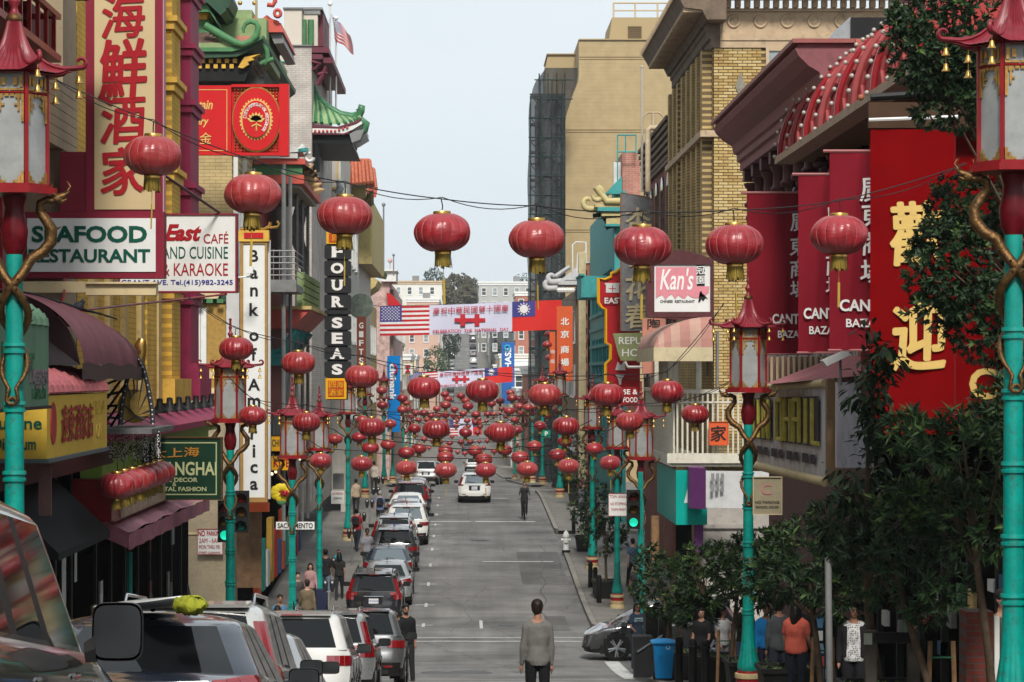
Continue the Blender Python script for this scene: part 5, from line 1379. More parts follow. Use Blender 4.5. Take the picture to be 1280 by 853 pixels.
def left_signs():
 D=40.0
 t=thing('seafood_sign','tall maroon sign with red brush characters above a white SEAFOOD RESTAURANT panel','sign',W(120,347,D))
 FR=mat('sign_maroon',(.20,.012,.03),.5,var=.12,scale=1.5)
 part('vertical_board',FR,t,lambda m:(wbox(m,107,-30,203,265,D,.35),wbox(m,75,190,106.9,265,D+.02,.33)))
 part('cream_panel',mat('panel_cream',(.50,.38,.21),.6,var=.06,scale=1),t,lambda m:wbox(m,118,-30,193.5,262,D-.02,.02))
 part('board_edge',mat('edge_pink',(.45,.22,.25),.6,var=.1),t,lambda m:wbox(m,202.6,-30,205,347,D+.05,.25))
 part('lower_board',FR,t,lambda m:wbox(m,27,265.2,205,348,D,.35))
 part('white_panel',GW,t,lambda m:wbox(m,34,273,194.5,340,D-.02,.02))
 K=dict(off=.03)
 for c,y,h,w in(('海',20,54,52),('鮮',87,74,57),('酒',150,58,54),('家',214,58,52)):lettering(c,(Xp(154,D),D-.02,Zp(y,D)),h*D/F,LETR,t,width=w*D/F,**K)
 lettering('SEAFOOD',(Xp(112,D),D-.02,Zp(293,D)),21*D/F,LETG,t,width=144*D/F,off=.035)
 lettering('RESTAURANT',(Xp(112,D),D-.02,Zp(320,D)),17*D/F,LETG,t,width=152*D/F,off=.03)
 D=46
 panel_sign('cafe_sign','white Far East cafe sign with red script, telephone number and maroon frame',(150,269,294,364),D,GW,mat('sign_maroon',(.2,.012,.03)),.03,.25,lines=(('Far',170,290,22,44,LETR,dict(slant=.3,off=.03)),('East',229,291,21,46,LETR,dict(slant=.3,off=.04)),('CAFÉ',270,297,15,31,LETR,{}),('AND CUISINE',244,316,15,82,LETG,{}),('& KARAOKE',244,337,15.5,82,LETR,{}),('631 GRANT AVE. Tel.(415)982-3245',212,354,8,158,LETB,dict(off=.01))))
 D=48.3
 panel_sign('shanghai_sign','dark green Shanghai home decor sign with gold characters and double cream border',(168,548,276,624),D,mat('sign_green',(.006,.036,.018),.45,var=.1),BRONZE,.02,.2,inner=(mat('border_straw',(.42,.44,.22),.5,var=0),5,1.4),lines=(('大上海',219,566,12,60,LETO,dict(off=.02)),('SHANGHAI',229,586,17,84,mat('straw_letter',(.48,.50,.26),.5,var=0),dict(off=.02)),('HOME DECOR',219,600,5.5,56,mat('straw_letter',(.48,.50,.26)),dict(off=.02)),('&',218,605.5,5,5,mat('straw_letter',(.48,.50,.26)),{}),('ORIENTAL FASHION',219,611.5,5.5,78,mat('straw_letter',(.48,.50,.26)),dict(off=.02))))
 t=thing('wheel_ornament','black half wheel ornament with bulbs and gold drums above the bead curtain','ornament',W(170,538,40.5))
 D=40.5
 part('platform',mat('slate_ledge',(.12,.12,.12),.7,var=.3,dirt=.3),t,lambda m:m.box(-6.3,Xp(204,D),D-1.5,D+1.5,Zp(540,D),Zp(534,D)))
 arc=[(150,532),(153,505),(158,478),(165,455),(172,447),(180,462),(186,488),(190,512),(191,530)]
 part('arch',mat('dark_steel',(.07,.07,.075),.5,metal=.4,var=.3),t,lambda m:(m.tube([W(a,b,D-.2)for a,b in arc],.04,6),m.tube([W(a,b,D+.35)for a,b in arc],.04,6),[m.tube([W(a,b,D-.2),W(171,520,D-.2)],.012,4)for a,b in arc])and None,60)
 for i in range(26):
  u=i/25*(len(arc)-1);k=min(int(u),len(arc)-2);f=u-k
  a=arc[k][0]+(arc[k+1][0]-arc[k][0])*f;b=arc[k][1]+(arc[k+1][1]-arc[k][1])*f
  part('bulb',WHITE,t,lambda m:m.ball(W(a,b,D-.25),.014,6))
 GD=mat('dull_gold',(.30,.19,.05),.4,metal=.6,var=.4,scale=5,dirt=.3)
 part('drum',GD,t,lambda m:(m.tube([W(168,508,D),W(168,508,D+.5)],.27,20),m.tube([W(178,505,D-.2),W(178,505,D+.3)],.2,20)),50)
 part('drum',BRASS,t,lambda m:[m.tube([W(186,488+7*i,D-.1),W(186,488+7*i,D+.1)],.06,8)for i in range(5)]and None,50)
 part('gold_scroll',BRASS,t,lambda m:m.tube([W(177,462,D),W(174,450,D),W(178,440,D),W(175,432,D),W(178,424,D)],[.05,.09,.07,.1,.06],8),60)
 part('strut',BLACK,t,lambda m:[m.tube([W(134,480+14*i,D+.3),W(160,470+18*i,D+.3)],.02,4)for i in range(5)]+[m.tube([W(134,540-14*i,D+.3),W(160,500-12*i,D+.3)],.02,4)for i in range(4)]and None)
 t=thing('bead_curtain','fringe of dark glittering bead strings under the ornament platform','bead curtain',W(168,574,40.5))
 g=random.Random(5);mb=MB()
 for i in range(90):
  px=g.uniform(137,201);l=g.uniform(28,38);y=40.0+g.uniform(-.4,.6)
  k=0
  while k<l:
   p=W(px+g.uniform(-.4,.4),540+k,y);mb.ball(p,.011,5,g.choice((0,0,1,2)));k+=2.0
 tag(mb.build('beads',[WHITE,BRONZE,BLACK],t),kind='stuff')
 for i in range(7):
  Dn=37.2+i*.85;w=.56*F/Dn*1.0
  p=W(150+0,0,Dn);px=VX-5.02*F/Dn;py=VY+1.62*F/Dn+(0 if i<3 else 0)
  lantern(px,py,w,ORD[i]+' red lantern from the front in the row under the bead curtain','red lanterns in a row under the bead curtain',idx=i)
 t=thing('menu_box','dark red box sign with orange striped panel above the pink awning','sign',W(165,655,42))
 part('box',LAC,t,lambda m:(m.box(-6.3,-5.62,41.0,41.3,Zp(650,41.5),Zp(598,41.5)),m.box(-5.9,-5.62,41.301,50,Zp(652,41.5),Zp(615,41.5))))
 part('poster',mat('poster',(.42,.3,.22),.6,var=.4,scale=4),t,lambda m:m.box(-5.618,-5.60,42,49.8,Zp(650,41.5),Zp(618,41.5)))
 t=thing('pink_awning','faded pink fringed canvas awning sloping over the shop door','awning',(-5.6,48,-3))
 PK=mat('awning_pink',(.42,.19,.23),.8,var=.2,scale=3,dirt=.2)
 part('canvas',PK,t,lambda m:m.grid(lambda u,v:(-6.3+.82*v,42+13.5*u,-2.18-.05*u-.42*v-.02*math.sin(u*30)),30,4),80)
 part('fringe',mat('awning_pink_fringe',(.36,.14,.18),.8,var=.3,scale=5),t,lambda m:(m.grid(lambda u,v:(-5.475+.02*math.sin(u*60),42+13.5*u,-2.62-.05*u-.27*v),90,1),m.poly([(-6.3,42,-2.18),(-5.48,42,-2.6),(-5.48,42,-2.86),(-6.3,42,-2.5)])),80)
left_signs()
def left_yellow():
 X=-6.45
 t=thing('yellow_building','yellow brick fronted building with green and cream striped pilasters and magenta corner pier','building',(X,50,gs(50)))
 YBM=brickmat('yellow_painted_brick',(.60,.36,.06),(.64,.39,.07),(.40,.24,.05),.4,.1,axis='yz')
 part('wall',YBM,t,lambda m:m.box(-16,X-.02,42,60.5,-.7,14))
 y=42.2;k=0
 for(w_,c,d)in((1.2,YBM,.10),(.45,YELL,.2),(.3,LIME,.14),(1.2,YBM,.10),(.45,YELL,.2),(.3,LIME,.14),(1.4,YBM,.1),(.45,YELL,.2),(.3,LIME,.14),(1.6,YBM,.1),(.45,YELL,.2),(.3,LIME,.16),(1.6,YBM,.22),(.5,YELL,.26)):
  part('pilaster',c,t,lambda m:m.box(X,X+d,y,y+w_-.02,-.68,14));y+=w_
 part('corner_pier',MAG,t,lambda m:m.box(X-.4,X+.22,58.7,60.5,-.6,14))
 part('corner_pier',YBM,t,lambda m:m.box(X-.4,X+.30,54.2,55.8,-.6,14))
 for z in(7.3,6.0,4.1,1.6,8.6):
  for(y0,y1,c)in((54.1,55.9,YEL),(58.6,60.6,MAG)):
   part('moulding',c,t,lambda m:(m.box(X-.42,X+(.36 if c is YEL else.28),y0,y1,z,z+.16),m.box(X-.42,X+(.43 if c is YEL else.35),y0-.06,y1+.06,z+.163,z+.28)))
 part('base_moulding',MAG,t,lambda m:(m.box(X-.4,X+.5,58.1,60.7,-.6,-.1),m.box(X-.4,X+.46,58.15,60.6,-.1,.25)))
 part('base_moulding',YEL,t,lambda m:m.box(X,X+.5,53,56.2,-.6,-.1))
 part('ledge',MAG,t,lambda m:m.prism([(X-.3,-.7),(X+.35,-.7),(X+.85,-1.0),(X+.85,-1.12),(X-.3,-1.12)],43,61.2,'y'))
 part('ledge',LIME,t,lambda m:(m.box(X-.3,X+.6,43,61.1,-1.3,-1.123),m.box(X-.3,X+.4,43,61.0,-1.75,-1.303)))
 for k in range(9):
  y_=46.5+k*1.7
  part('bell_vent',BLACK,t,lambda m:m.lathe([(.0,.30),(.06,.28),(.07,.16),(.16,.05),(.17,0),(.0,0)],10,(X+.55,y_,-.76)),50)
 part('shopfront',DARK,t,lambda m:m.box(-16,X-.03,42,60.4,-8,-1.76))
 for k in range(9):
  y_=43+k*1.95
  part('shop_mullion',mat('dark_alu',(.02,.02,.02),.5,var=.2),t,lambda m:m.box(X-.03,X+.02,y_,y_+.1,-7.4,-2.6))
  part('display_window',DIMG,t,lambda m:m.box(X-.03,X-.01,y_+.3,y_+1.75,-6.6,-3.1))
 part('teal_post',TEAL,t,lambda m:m.tube([W(162,690,47),W(162,742,47)],.05,8))
 part('fascia_dark',mat('dim_maroon',(.05,.01,.012),.6,var=.4),t,lambda m:m.box(X,X+.3,42,60,-2.2,-1.78))
left_yellow()
def left_pagoda():
 X,D=-7.2,80.0
 t=thing('pagoda_roofed_building','corner building with stacked green pagoda roofs, pale yellow brick and pebbled base','building',(X,D,gs(D)))
 YBX=brickmat('straw_brickwork',(.46,.35,.17),(.5,.39,.2),(.3,.22,.1),.35,.11,axis='xz')
 part('wall',[YBX],t,lambda m:m.box(-26,X,D,98,1.4,9.2))
 part('wall',PEB,t,lambda m:m.box(-26,X+.0,D-.1,98,-8.2,1.39))
 part('wall',GREENL,t,lambda m:m.box(-26,X+.5,D+1.5,98,9.2,11.6))
 part('band',CREAM,t,lambda m:(m.box(-26,X+.05,D-.18,D-.103,-.15,.12),m.box(-26,X+.05,D-.15,D-.103,-5.0,-4.94)))
 part('checker_soffit',GREEND,t,lambda m:(m.box(-26,X+.3,D-.25,D-.003,2.25,2.55),))
 part('cornice',CREAM,t,lambda m:m.prism([(Xp(225,D),2.9),(Xp(283,D),2.9),(Xp(274,D),2.35),(Xp(225,D),2.35)][::-1],D-.45,D-.103,'y'))
 for k in range(4):part('checker',GREENP,t,lambda m:wbox(m,232+k*13,374,240+k*13,379,D-.5,.05))
 part('white_window_panel',WHITE,t,lambda m:(wbox(m,228,385,258,485,D-.14,.03),))
 for i in range(4):part('panel_joint',GREY,t,lambda m:wbox(m,234+i*8,385,234.6+i*8,485,D-.16,.02))
 part('gold_panel',mat('sand_gold',(.36,.22,.06),.8,var=.3,scale=6,fine=.3),t,lambda m:wbox(m,258.2,380,282,487,D-.16,.05))
 part('sill',CREAM,t,lambda m:wbox(m,228,485.1,272,492,D-.22,.1))
 yr=D-1.2
 P=lambda a,b:(Xp(a,yr),Zp(b,yr))
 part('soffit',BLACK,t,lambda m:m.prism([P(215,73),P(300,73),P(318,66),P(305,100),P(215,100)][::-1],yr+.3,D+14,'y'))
 part('roof_edge',GREEND,t,lambda m:m.prism([P(215,65),P(288,65),P(305,60),P(329,47),P(329,50),P(310,65),P(296,71),P(215,74)][::-1],yr,D+14,'y'))
 part('roof_edge',GREENP,t,lambda m:m.prism([P(215,60),P(285,60),P(302,57),P(330,45),P(329,48.5),P(306,61),P(290,65),P(215,65)][::-1],yr-.1,D+14,'y'))
 part('roof_band',GREENL,t,lambda m:m.prism([P(215,54),P(282,54),P(292,57.5),P(286,60),P(215,60)][::-1],yr-.05,D+1,'y'))
 g=random.Random(2)
 for r_ in range(5):
  for c_ in range(9):
   x0=222+c_*8+(4 if r_%2 else 0)
   if x0+8>262+r_*5.5:break
   part('shingle',mat('brown_shingle',(.13,.08,.065),.8,var=.4,scale=6),t,lambda m:m.add([W(x0,41+r_*2.6,yr+.5-r_*.1),W(x0+7.7,41+r_*2.6,yr+.5-r_*.1),W(x0+7.7,43.9+r_*2.6,yr+.38-r_*.1-g.uniform(0,.03)),W(x0,43.9+r_*2.6,yr+.38-r_*.1)],[(0,1,2,3)]))
 def hip(m,pts,rr):m.tube([W(a,b,yr-.15)for a,b in pts],[r*yr/F for r in rr],10)
 part('roof_horn',GREENP,t,lambda m:hip(m,[(256,32),(265,37),(280,46),(295,54),(304,56),(314,52),(321,44),(323,35),(320,29),(313,27),(307,30),(304,37),(305,41)],[5,5,4.8,4.5,4.3,4.2,4,3.7,3.3,3,2.6,2.2,1.6]),60)
 part('roof_horn',GREENP,t,lambda m:m.tube([W(a,b,yr+.4)for a,b in[(327,56),(333,62),(335,72),(331,79),(325,80),(335,76),(342,74)]],.08,8),60)
 for r_ in range(2):
  for k in range(6):part('checker_block',YEL,t,lambda m:wbox(m,241-4*r_+k*10,73.5+r_*6.8,246-4*r_+k*10,78.8+r_*6.8,yr+.2,.15))
 part('corner_bracket',YEL,t,lambda m:m.prism([P(297,84),P(305,71),(Xp(325,yr),Zp(67,yr)),P(314,72),P(318,74),P(309,77),P(311,80),P(303,85)][::-1],yr+.1,yr+.6,'y'))
 for i in range(4):part('rafter',STONED,t,lambda m:m.tube([W(310+i*5,84-2*i,yr+.5),W(318+i*5,97-3*i,yr+1.4)],.07,4))
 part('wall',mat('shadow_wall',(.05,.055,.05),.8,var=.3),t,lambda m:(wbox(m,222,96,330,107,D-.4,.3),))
 part('upper_wall',GREENP,t,lambda m:wbox(m,212,24,262,40.9,yr+.5,3))
 part('upper_cornice',YEL,t,lambda m:(wbox(m,212,15,261,18,yr+.3,3),wbox(m,212,18.1,259,24.5,yr+.4,3)))
 part('upper_roof',GREENP,t,lambda m:m.prism([P(212,5),P(258,5),P(268,20),P(272,30),P(262,14.9),P(212,14.9)][::-1],yr,D+3,'y'))
 part('upper_roof',GREEND,t,lambda m:(m.prism([P(212,-12),P(268,-12),P(284,14),P(276,20),P(260,4.9),P(212,4.9)][::-1],yr-.2,D+3,'y'),m.prism([P(270,-12),P(286,-12),P(290,-2),P(286,10),P(280,12)][::-1],yr-.1,D+1,'y')))
 part('wall',GREENL,t,lambda m:(wbox(m,262,30,333,72,D+1,6),wbox(m,282,23,333,29.9,D+1.1,6)))
 part('window_panel',SALM,t,lambda m:wbox(m,294,45,313,56,D+.95,.05))
 part('red_roof',CORAL,t,lambda m:(m.prism([P(284,11.1),P(342,11.1),P(345,23),P(277,23)][::-1],D+2,D+8,'y'),m.prism([P(285,4),P(288,0),P(297,6),P(302,0),P(316,6),P(323,0),P(330,5),P(339,8),P(339,11),P(285,11)][::-1],D+2.1,D+8,'y')))
 part('red_roof',GREY,t,lambda m:m.prism([P(327,24),P(342,22),P(345,36),P(333,37)][::-1],D+2.2,D+8,'y'))
 part('roof_curl',CORAL,t,lambda m:(m.tube([W(334,6,D+1.8),W(341,7,D+1.8),W(344,2,D+1.8),W(343,-6,D+1.8)],.08,6),m.tube([W(343+4+4*math.cos(a),17+4.5*math.sin(a),D+1.8)for a in[k*.6 for k in range(12)]],.06,6)),60)
 for px in(300,318):part('gold_boss',BRASS,t,lambda m:m.ball(W(px,4,D+1.9),.08,8),60)
 part('pole',mat('bare_wood_pole',(.4,.33,.2),.7,var=.2),t,lambda m:m.tube([W(320.5,26,D),W(320.5,-10,D)],.045,6))
 part('orange_base',ORANGE,t,lambda m:wbox(m,296,629,336,640,D-.9,.3))
 part('timber_panel',mat('brown_panel',(.14,.08,.04),.7,var=.4,scale=4),t,lambda m:wbox(m,296,640.2,327,735,D-.3,.1))
 D2=77.5
 b=thing('bank_sign','tall narrow white bank sign with black letters stacked one above another','sign',W(318,628,D2))
 part('panel',GW,b,lambda m:wbox(m,304,305,331,622,D2,.3))
 part('side_panel',mat('white_side',(.5,.5,.5),.5,var=.1),b,lambda m:(wbox(m,283,366,299,622,D2+.3,.2),wbox(m,334,300,338,624,D2+.25,.2)))
 part('frame',mat('ochre_frame',(.33,.19,.06),.5,var=.2),b,lambda m:(wbox(m,300,288,304,628,D2-.05,.4),wbox(m,331,288,334,628,D2-.05,.4),wbox(m,304.1,622.1,330.9,628,D2-.05,.4),wbox(m,304.1,300,330.9,305,D2-.05,.4)))
 part('top_plate',YEL,b,lambda m:wbox(m,298,288,336,302,D2-.1,.5))
 part('red_cartouche',TRED,b,lambda m:wbox(m,305,291,329,298,D2-.13,.03))
 part('gold_crest',BRASS,b,lambda m:(m.tube([W(300,287,D2),W(318,285,D2),W(330,287,D2),W(337,283,D2),W(338,278,D2)],.06,6),m.tube([W(334,285,D2),W(347,284,D2),W(349,280,D2),W(346,277,D2)],.05,6)),60)
 for c,y,h in(('B',320,15),('a',343,11.5),('n',365,11.5),('k',387,16),('o',421,11.5),('f',443,16),('A',481,15),('m',503,11.5),('e',523,11.5),('r',544,11.5),('i',564,16),('c',586,11.5),('a',607,11.5)):
  lettering(c,(Xp(317.5,D2),D2,Zp(y,D2)),h*D2/F,LETK,b,off=.025)
 c=thing('street_camera_box','small white floodlight on an arm beside the bank sign','lamp',W(311,350,76))
 part('housing',WHITE,c,lambda m:(wbox(m,308,334,316,342,76,.25),m.tube([W(298,347,76.2),W(312,346,76.2),W(316,340,76.2)],.03,6)))
 D3=76.5
 s=thing('association_sign','bright red association sign with gold script and a round lotus emblem','sign',W(295,194,D3))
 part('panel',mat('signal_red',(.50,.012,.015),.4,var=.05),s,lambda m:(wbox(m,222,107,289,194,D3,.25),wbox(m,289.2,109,350,192,D3+.15,.1),wbox(m,349,105,361,195,D3-.05,.4),wbox(m,289.2,105.5,348.9,109,D3,.25),wbox(m,289.2,191,348.9,194.5,D3,.25)))
 part('gold_lattice',BRASS,s,lambda m:[m.ball(W(a,b_,D3+.1),.03,5)for a in range(294,350,4)for b_ in range(112,192,4)if(a-320)**2+(b_-149)**2>30**2]and None)
 C_=(320.5,149.5)
 disc=lambda m,r,y:m.prism([(Xp(C_[0]+r*math.cos(a*math.pi/24),D3),Zp(C_[1]+r*1.35*math.sin(a*math.pi/24),D3))for a in range(48)][::-1],y,y+.08,'y')
 part('disc',BRASS,s,lambda m:disc(m,30.5,D3+.0));part('disc',mat('signal_red',(.5,.012,.015)),s,lambda m:disc(m,29,D3-.06))
 part('sunburst',LETY,s,lambda m:m.prism([(Xp(C_[0]+(21.5 if a%2 else 19)*math.cos(a*math.pi/32),D3),Zp(C_[1]+(21.5 if a%2 else 19)*1.25*math.sin(a*math.pi/32),D3))for a in range(64)][::-1],D3-.075,D3-.06,'y'))
 part('disc',mat('signal_red',(.5,.012,.015)),s,lambda m:disc(m,17,D3-.14))
 def lotus(m):
  for a in range(-3,4):
   th=a*.42;c_,s_=math.sin(th),math.cos(th)
   m.prism([(Xp(C_[0]+x*s_+y*c_,D3),Zp(C_[1]+3-(y*s_-x*c_),D3))for x,y in((0,0),(3,6),(0,12),(-3,6))],D3-.16,D3-.141,'y')
  m.tube([W(C_[0]-6,C_[1]+9,D3-.15),W(C_[0],C_[1]+6,D3-.15),W(C_[0]+6,C_[1]+9,D3-.15)],.025,4);m.tube([W(C_[0],C_[1]+4,D3-.15),W(C_[0],C_[1]+14,D3-.15)],.02,4)
 part('lotus',LETY,s,lotus)
 ringtxt='Dharma Realm Buddhist Association'
 for i,ch in enumerate(ringtxt):
  if ch==' ':continue
  th=math.pi*1.05+i/len(ringtxt)*math.pi*1.25
  lettering(ch,(Xp(C_[0]+14*math.cos(th),D3),D3-.14,Zp(C_[1]+14*1.3*math.sin(th),D3)),4*D3/F,LETW,s,proud=.01,rot=-(th+math.pi/2))
 part('border_line',LETY,s,lambda m:(wbox(m,222,112,284,112.8,D3-.01,.01),wbox(m,222,188,284,188.8,D3-.01,.01),wbox(m,283.2,112.8,284,188,D3-.01,.01),wbox(m,278,117.5,279,188,D3-.01,.01)if 0 else None))
 lettering('Mountain',(Xp(243,D3),D3,Zp(131,D3)),12*D3/F,LETY,s,width=46*D3/F,slant=.25,off=.02)
 lettering('Monastery',(Xp(236,D3),D3,Zp(153,D3)),13*D3/F,LETY,s,width=50*D3/F,slant=.25,off=.02)
 lettering('金',(Xp(257,D3),D3,Zp(173,D3)),14*D3/F,LETY,s,off=.01)
 panel_sign('parking_sign','white and red NO PARKING 2 AM to 6 AM sign on the pebbled wall',(247,662,278,693),79.7,GW,LETR,.012,.04,lines=(('NO',252,667,7.5,8.5,LETR,dict(off=.03)),('PARKING',268,667,6,19,LETR,dict(off=.02)),('2AM - 6AM',262,676,6,26,LETR,{}),('MON THRU FRI',262,684,5,26,LETR,{}),('STREET CLEANING',262,691,2.6,27,LETR,{})))
 t2=thing('side_roof','grey and teal upturned eave with white scroll beside the red association sign','roof',W(380,215,88))
 Dd=88
 part('eave',mat('grey_eave',(.16,.17,.15),.6,var=.3,dirt=.3),t2,lambda m:(m.prism([(Xp(a,Dd),Zp(b,Dd))for a,b in((325,203),(376,203),(392,213),(380,205),(372,194),(325,192))][::-1],Dd,Dd+5,'y'),))
 part('eave_edge',WHITE,t2,lambda m:(wbox(m,325,192,372,198,Dd-.2,.2),m.prism([(Xp(a,Dd),Zp(b,Dd))for a,b in((361,180),(372,186),(378,190),(362,191))][::-1],Dd-.1,Dd+2,'y')))
 part('scroll',WHITE,t2,lambda m:(m.tube([W(387+5*math.cos(a),197+5*math.sin(a),Dd)for a in[k*.5 for k in range(11)]],.07,6),m.tube([W(372,190,Dd),W(380,182,Dd)],.1,6)),60)
 part('scroll',TURQ,t2,lambda m:(m.tube([W(379,186,Dd-.1),W(379.5,190,Dd-.1)],.18,10),),60)
left_pagoda()
def right_base():
 t=thing('brick_shopfront','dim red brick shopfront with dark windows in the shade behind the right hand trees','shopfront',(7.3,26,gs(26)))
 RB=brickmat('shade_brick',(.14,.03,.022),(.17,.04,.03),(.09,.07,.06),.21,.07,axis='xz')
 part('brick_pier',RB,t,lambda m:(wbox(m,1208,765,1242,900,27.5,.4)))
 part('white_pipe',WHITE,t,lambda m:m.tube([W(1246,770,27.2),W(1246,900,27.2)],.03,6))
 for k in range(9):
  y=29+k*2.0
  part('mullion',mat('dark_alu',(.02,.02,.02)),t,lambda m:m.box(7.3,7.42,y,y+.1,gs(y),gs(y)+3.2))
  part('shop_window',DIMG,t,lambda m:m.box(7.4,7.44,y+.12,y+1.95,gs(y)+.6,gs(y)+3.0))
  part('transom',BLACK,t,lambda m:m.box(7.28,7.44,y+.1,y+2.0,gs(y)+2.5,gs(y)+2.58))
 g=random.Random(9)
 for k in range(22):
  y=30+k*.75;c=[mat('stock_blue',(.04,.12,.22),.6,var=.3),WHITE,CORAL,YELL,GREENP,GREY][k%6];z=gs(y)+g.uniform(.7,2.2)
  part('stock',c,t,lambda m:m.box(7.30,7.39,y,y+.35,z,z+g.uniform(.12,.4)))
 r=thing('postcard_rack','blue postcard rack crowded with cards behind the coral topped woman','rack',W(1030,850,41))
 part('rack_frame',mat('rack_blue',(.015,.05,.10),.5,var=.2),r,lambda m:wbox(m,1018,768,1046,860,43,.1))
 for i in range(5):
  for j in range(2):part('card',[mat('card_blue',(.08,.2,.35),.5,var=.3),WHITE,mat('card_sky',(.2,.3,.4),.5,var=.3),CORAL][(i+j)%4],r,lambda m:wbox(m,1021+j*11,773+i*16,1030+j*11,785+i*16,42.96,.03))
right_base()
def left_glints():
 g=random.Random(4)
 t=thing('window_glints','added patches standing for reflections and posters in the dark left shop windows','window reflection',(-6.3,44,gs(44)))  # patches added to imitate reflections and posters on the dark shop glass
 for k in range(26):
  y=g.uniform(31,59);X=-6.235 if y<41.8 else-6.43;z=g.uniform(-5.2,-2.7);c=[GLASSP,mat('paper_dim',(.2,.19,.17),.7,var=.3),mat('dim_red2',(.12,.01,.012),.6,var=.3),BRONZE,GREY][k%5]
  part('glint_patch',c,t,lambda m:m.box(X,X+.03,y,y+g.uniform(.15,.5),z,z+g.uniform(.2,.9)))
left_glints()
# LEFT MIDDLE: balconied temple house, white brick house, far facades
def left_mid():
 X=-7.2
 REDW=mat('temple_red',(.24,.025,.02),.6,var=.25,scale=2,dirt=.3)
 t=thing('balcony_building','red and green temple style building with stacked balconies beside the bank sign','building',(X,98,gs(98)))
 part('wall',mat('grey_facade',(.15,.15,.15),.7,var=.3,scale=1,dirt=.4),t,lambda m:m.box(-24,X,98.01,107,-8,8.0))
 part('wall',REDW,t,lambda m:m.box(X-.02,X+.35,86,98,-1.5,6.6))
 for k in range(5):
  y=80.5+k*3.3
  part('white_mullion',WHITE,t,lambda m:m.box(X,X+.14,y,y+.12,-5,7));part('steel_post',GREY,t,lambda m:m.tube([(X+1.3,y+4,-5.5),(X+1.3,y+4,6.8)],.07,6))
  window(t,'x',X,y+.4,y+2.6,3.2,5.6,WHITE,GLASSP,3,2);window(t,'x',X,y+.4,y+2.6,-.6,1.6,WHITE,GLASSP,3,2);window(t,'x',X,y+.4,y+2.6,-4.2,-1.8,TURQ,GLASSD,3,2)
 def slab(z0,z1,xo,y0,y1,c,name):
  part(name,c,t,lambda m:m.box(X,xo,y0,y1,z0,z1))
 s=3200/88
 slab(6.55,6.85,-5.45,88,98.5,CORAL,'balcony_slab');slab(6.86,7.2,-5.5,88.05,98.4,GREENP,'balcony_slab');slab(7.21,7.4,-5.4,87.9,98.6,CORAL,'balcony_slab')
 slab(6.42,6.545,-5.6,88.2,98.2,mat('eave_grey',(.35,.33,.30),.6,var=.2),'balcony_slab')
 for k in range(5):
  part('upturned_tip',mat('tip_straw',(.45,.30,.15),.6,var=.2),t,lambda m:m.tube([W(377+k*4,216+k*6,89),W(384+k*4,214+k*6,89),W(392+k*3.4,205+k*8,89)],[.12,.1,.02],5))
 b=part('balcony',GREY,t,lambda m:(m.box(X,-5.5,84.0,88.5,2.75,3.0),m.box(X,-5.45,83.95,84.0,2.7,3.1)))
 for k in range(5):part('rail',mat('pale_rail',(.42,.42,.43),.5,metal=.2,var=.1),b,lambda m:(m.tube([(X,84,3.25+k*.2),(-5.5,84,3.25+k*.2)],.02,4),m.tube([(-5.5,84.03,3.25+k*.2),(-5.5,88.4,3.25+k*.2)],.02,4)))
 for k in range(8):part('rail_post',GREY,b,lambda m:m.tube([(X+.2+k*.2,84,3.0),(X+.2+k*.2,84,4.1)],.015,4))
 b=part('balcony',GREENL,t,lambda m:m.box(-5.75,-5.55,89,99,2.35,3.55))
 for k in range(5):part('board',mat('moss_green',(.17,.24,.075),.7,var=.2,scale=2,dirt=.2),b,lambda m:m.box(-5.55,-5.5,89,99,2.38+k*.24,2.58+k*.24))
 part('balcony_base',CORAL,t,lambda m:m.prism([(X,1.6),(-5.9,1.6),(-5.3,2.2),(-5.3,2.34),(X,2.34)],88.6,99.2,'y'));part('base_moulding',YELL,t,lambda m:(m.box(X,-5.22,88.5,99.3,2.24,2.36)))
 for k in range(6):part('turquoise_bracket',TURQ,t,lambda m:m.tube([(X,89+k*1.8,.6),(-6.3,89+k*1.8,.8),(-5.8,89+k*1.8,1.55)],[.18,.14,.1],6))
 part('beam',TURQ,t,lambda m:m.box(X,-6.2,88.6,99,.3,.7))
 part('hanging_net',mat('brown_net',(.045,.03,.03),.9,var=.6,scale=6,bump=1,bscale=8),t,lambda m:m.grid(lambda u,v:(-6.0+.12*math.sin(9*u+7*v),90+8*u,6.3-1.9*v-.8*u*v),14,10),80)
 part('drain_pipe',GREY,t,lambda m:m.tube([W(355,205,87),W(355,470,87)],.07,8),60)
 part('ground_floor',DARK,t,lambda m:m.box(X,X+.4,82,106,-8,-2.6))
 for k in range(12):
  c=[ORANGE,SHOP,WHITE,YEL,TRED,mat('shop_blue',(.03,.1,.28),.5,var=.1)][k%6]
  part('goods_rack',c,t,lambda m:m.box(X+.41,X+.6,83+k*1.9,84.1+k*1.9,-7.2,-5.0-(k%3)*.5))
  part('shop_light',mat('warm_lamp',(.8,.7,.5),.4,var=0,emit=((1,.8,.5),1.2)),t,lambda m:m.ball((X+.7,83.5+k*1.9,-3.4),.06,6))
 panel_sign('china_sign','small yellow sign reading CHINA, upper of two',(339,545,359,564),84,mat('neon_yellow',(.72,.36,.01)),BLACK,.02,.12,lines=(('CHINA',349,554,9,18,LETG,dict(off=.02)),))
 panel_sign('kite_sign','small yellow sign with dark red letters KI, lower of two',(339,570,362,588),84,mat('neon_yellow',(.72,.36,.01)),BLACK,.02,.12,lines=(('KITE',352,579,10,20,LETR,dict(off=.02)),))
 f=thing('flower_decoration','yellow flower shaped sign with a red ladybird in its middle','ornament',W(353,630,80));Df=80
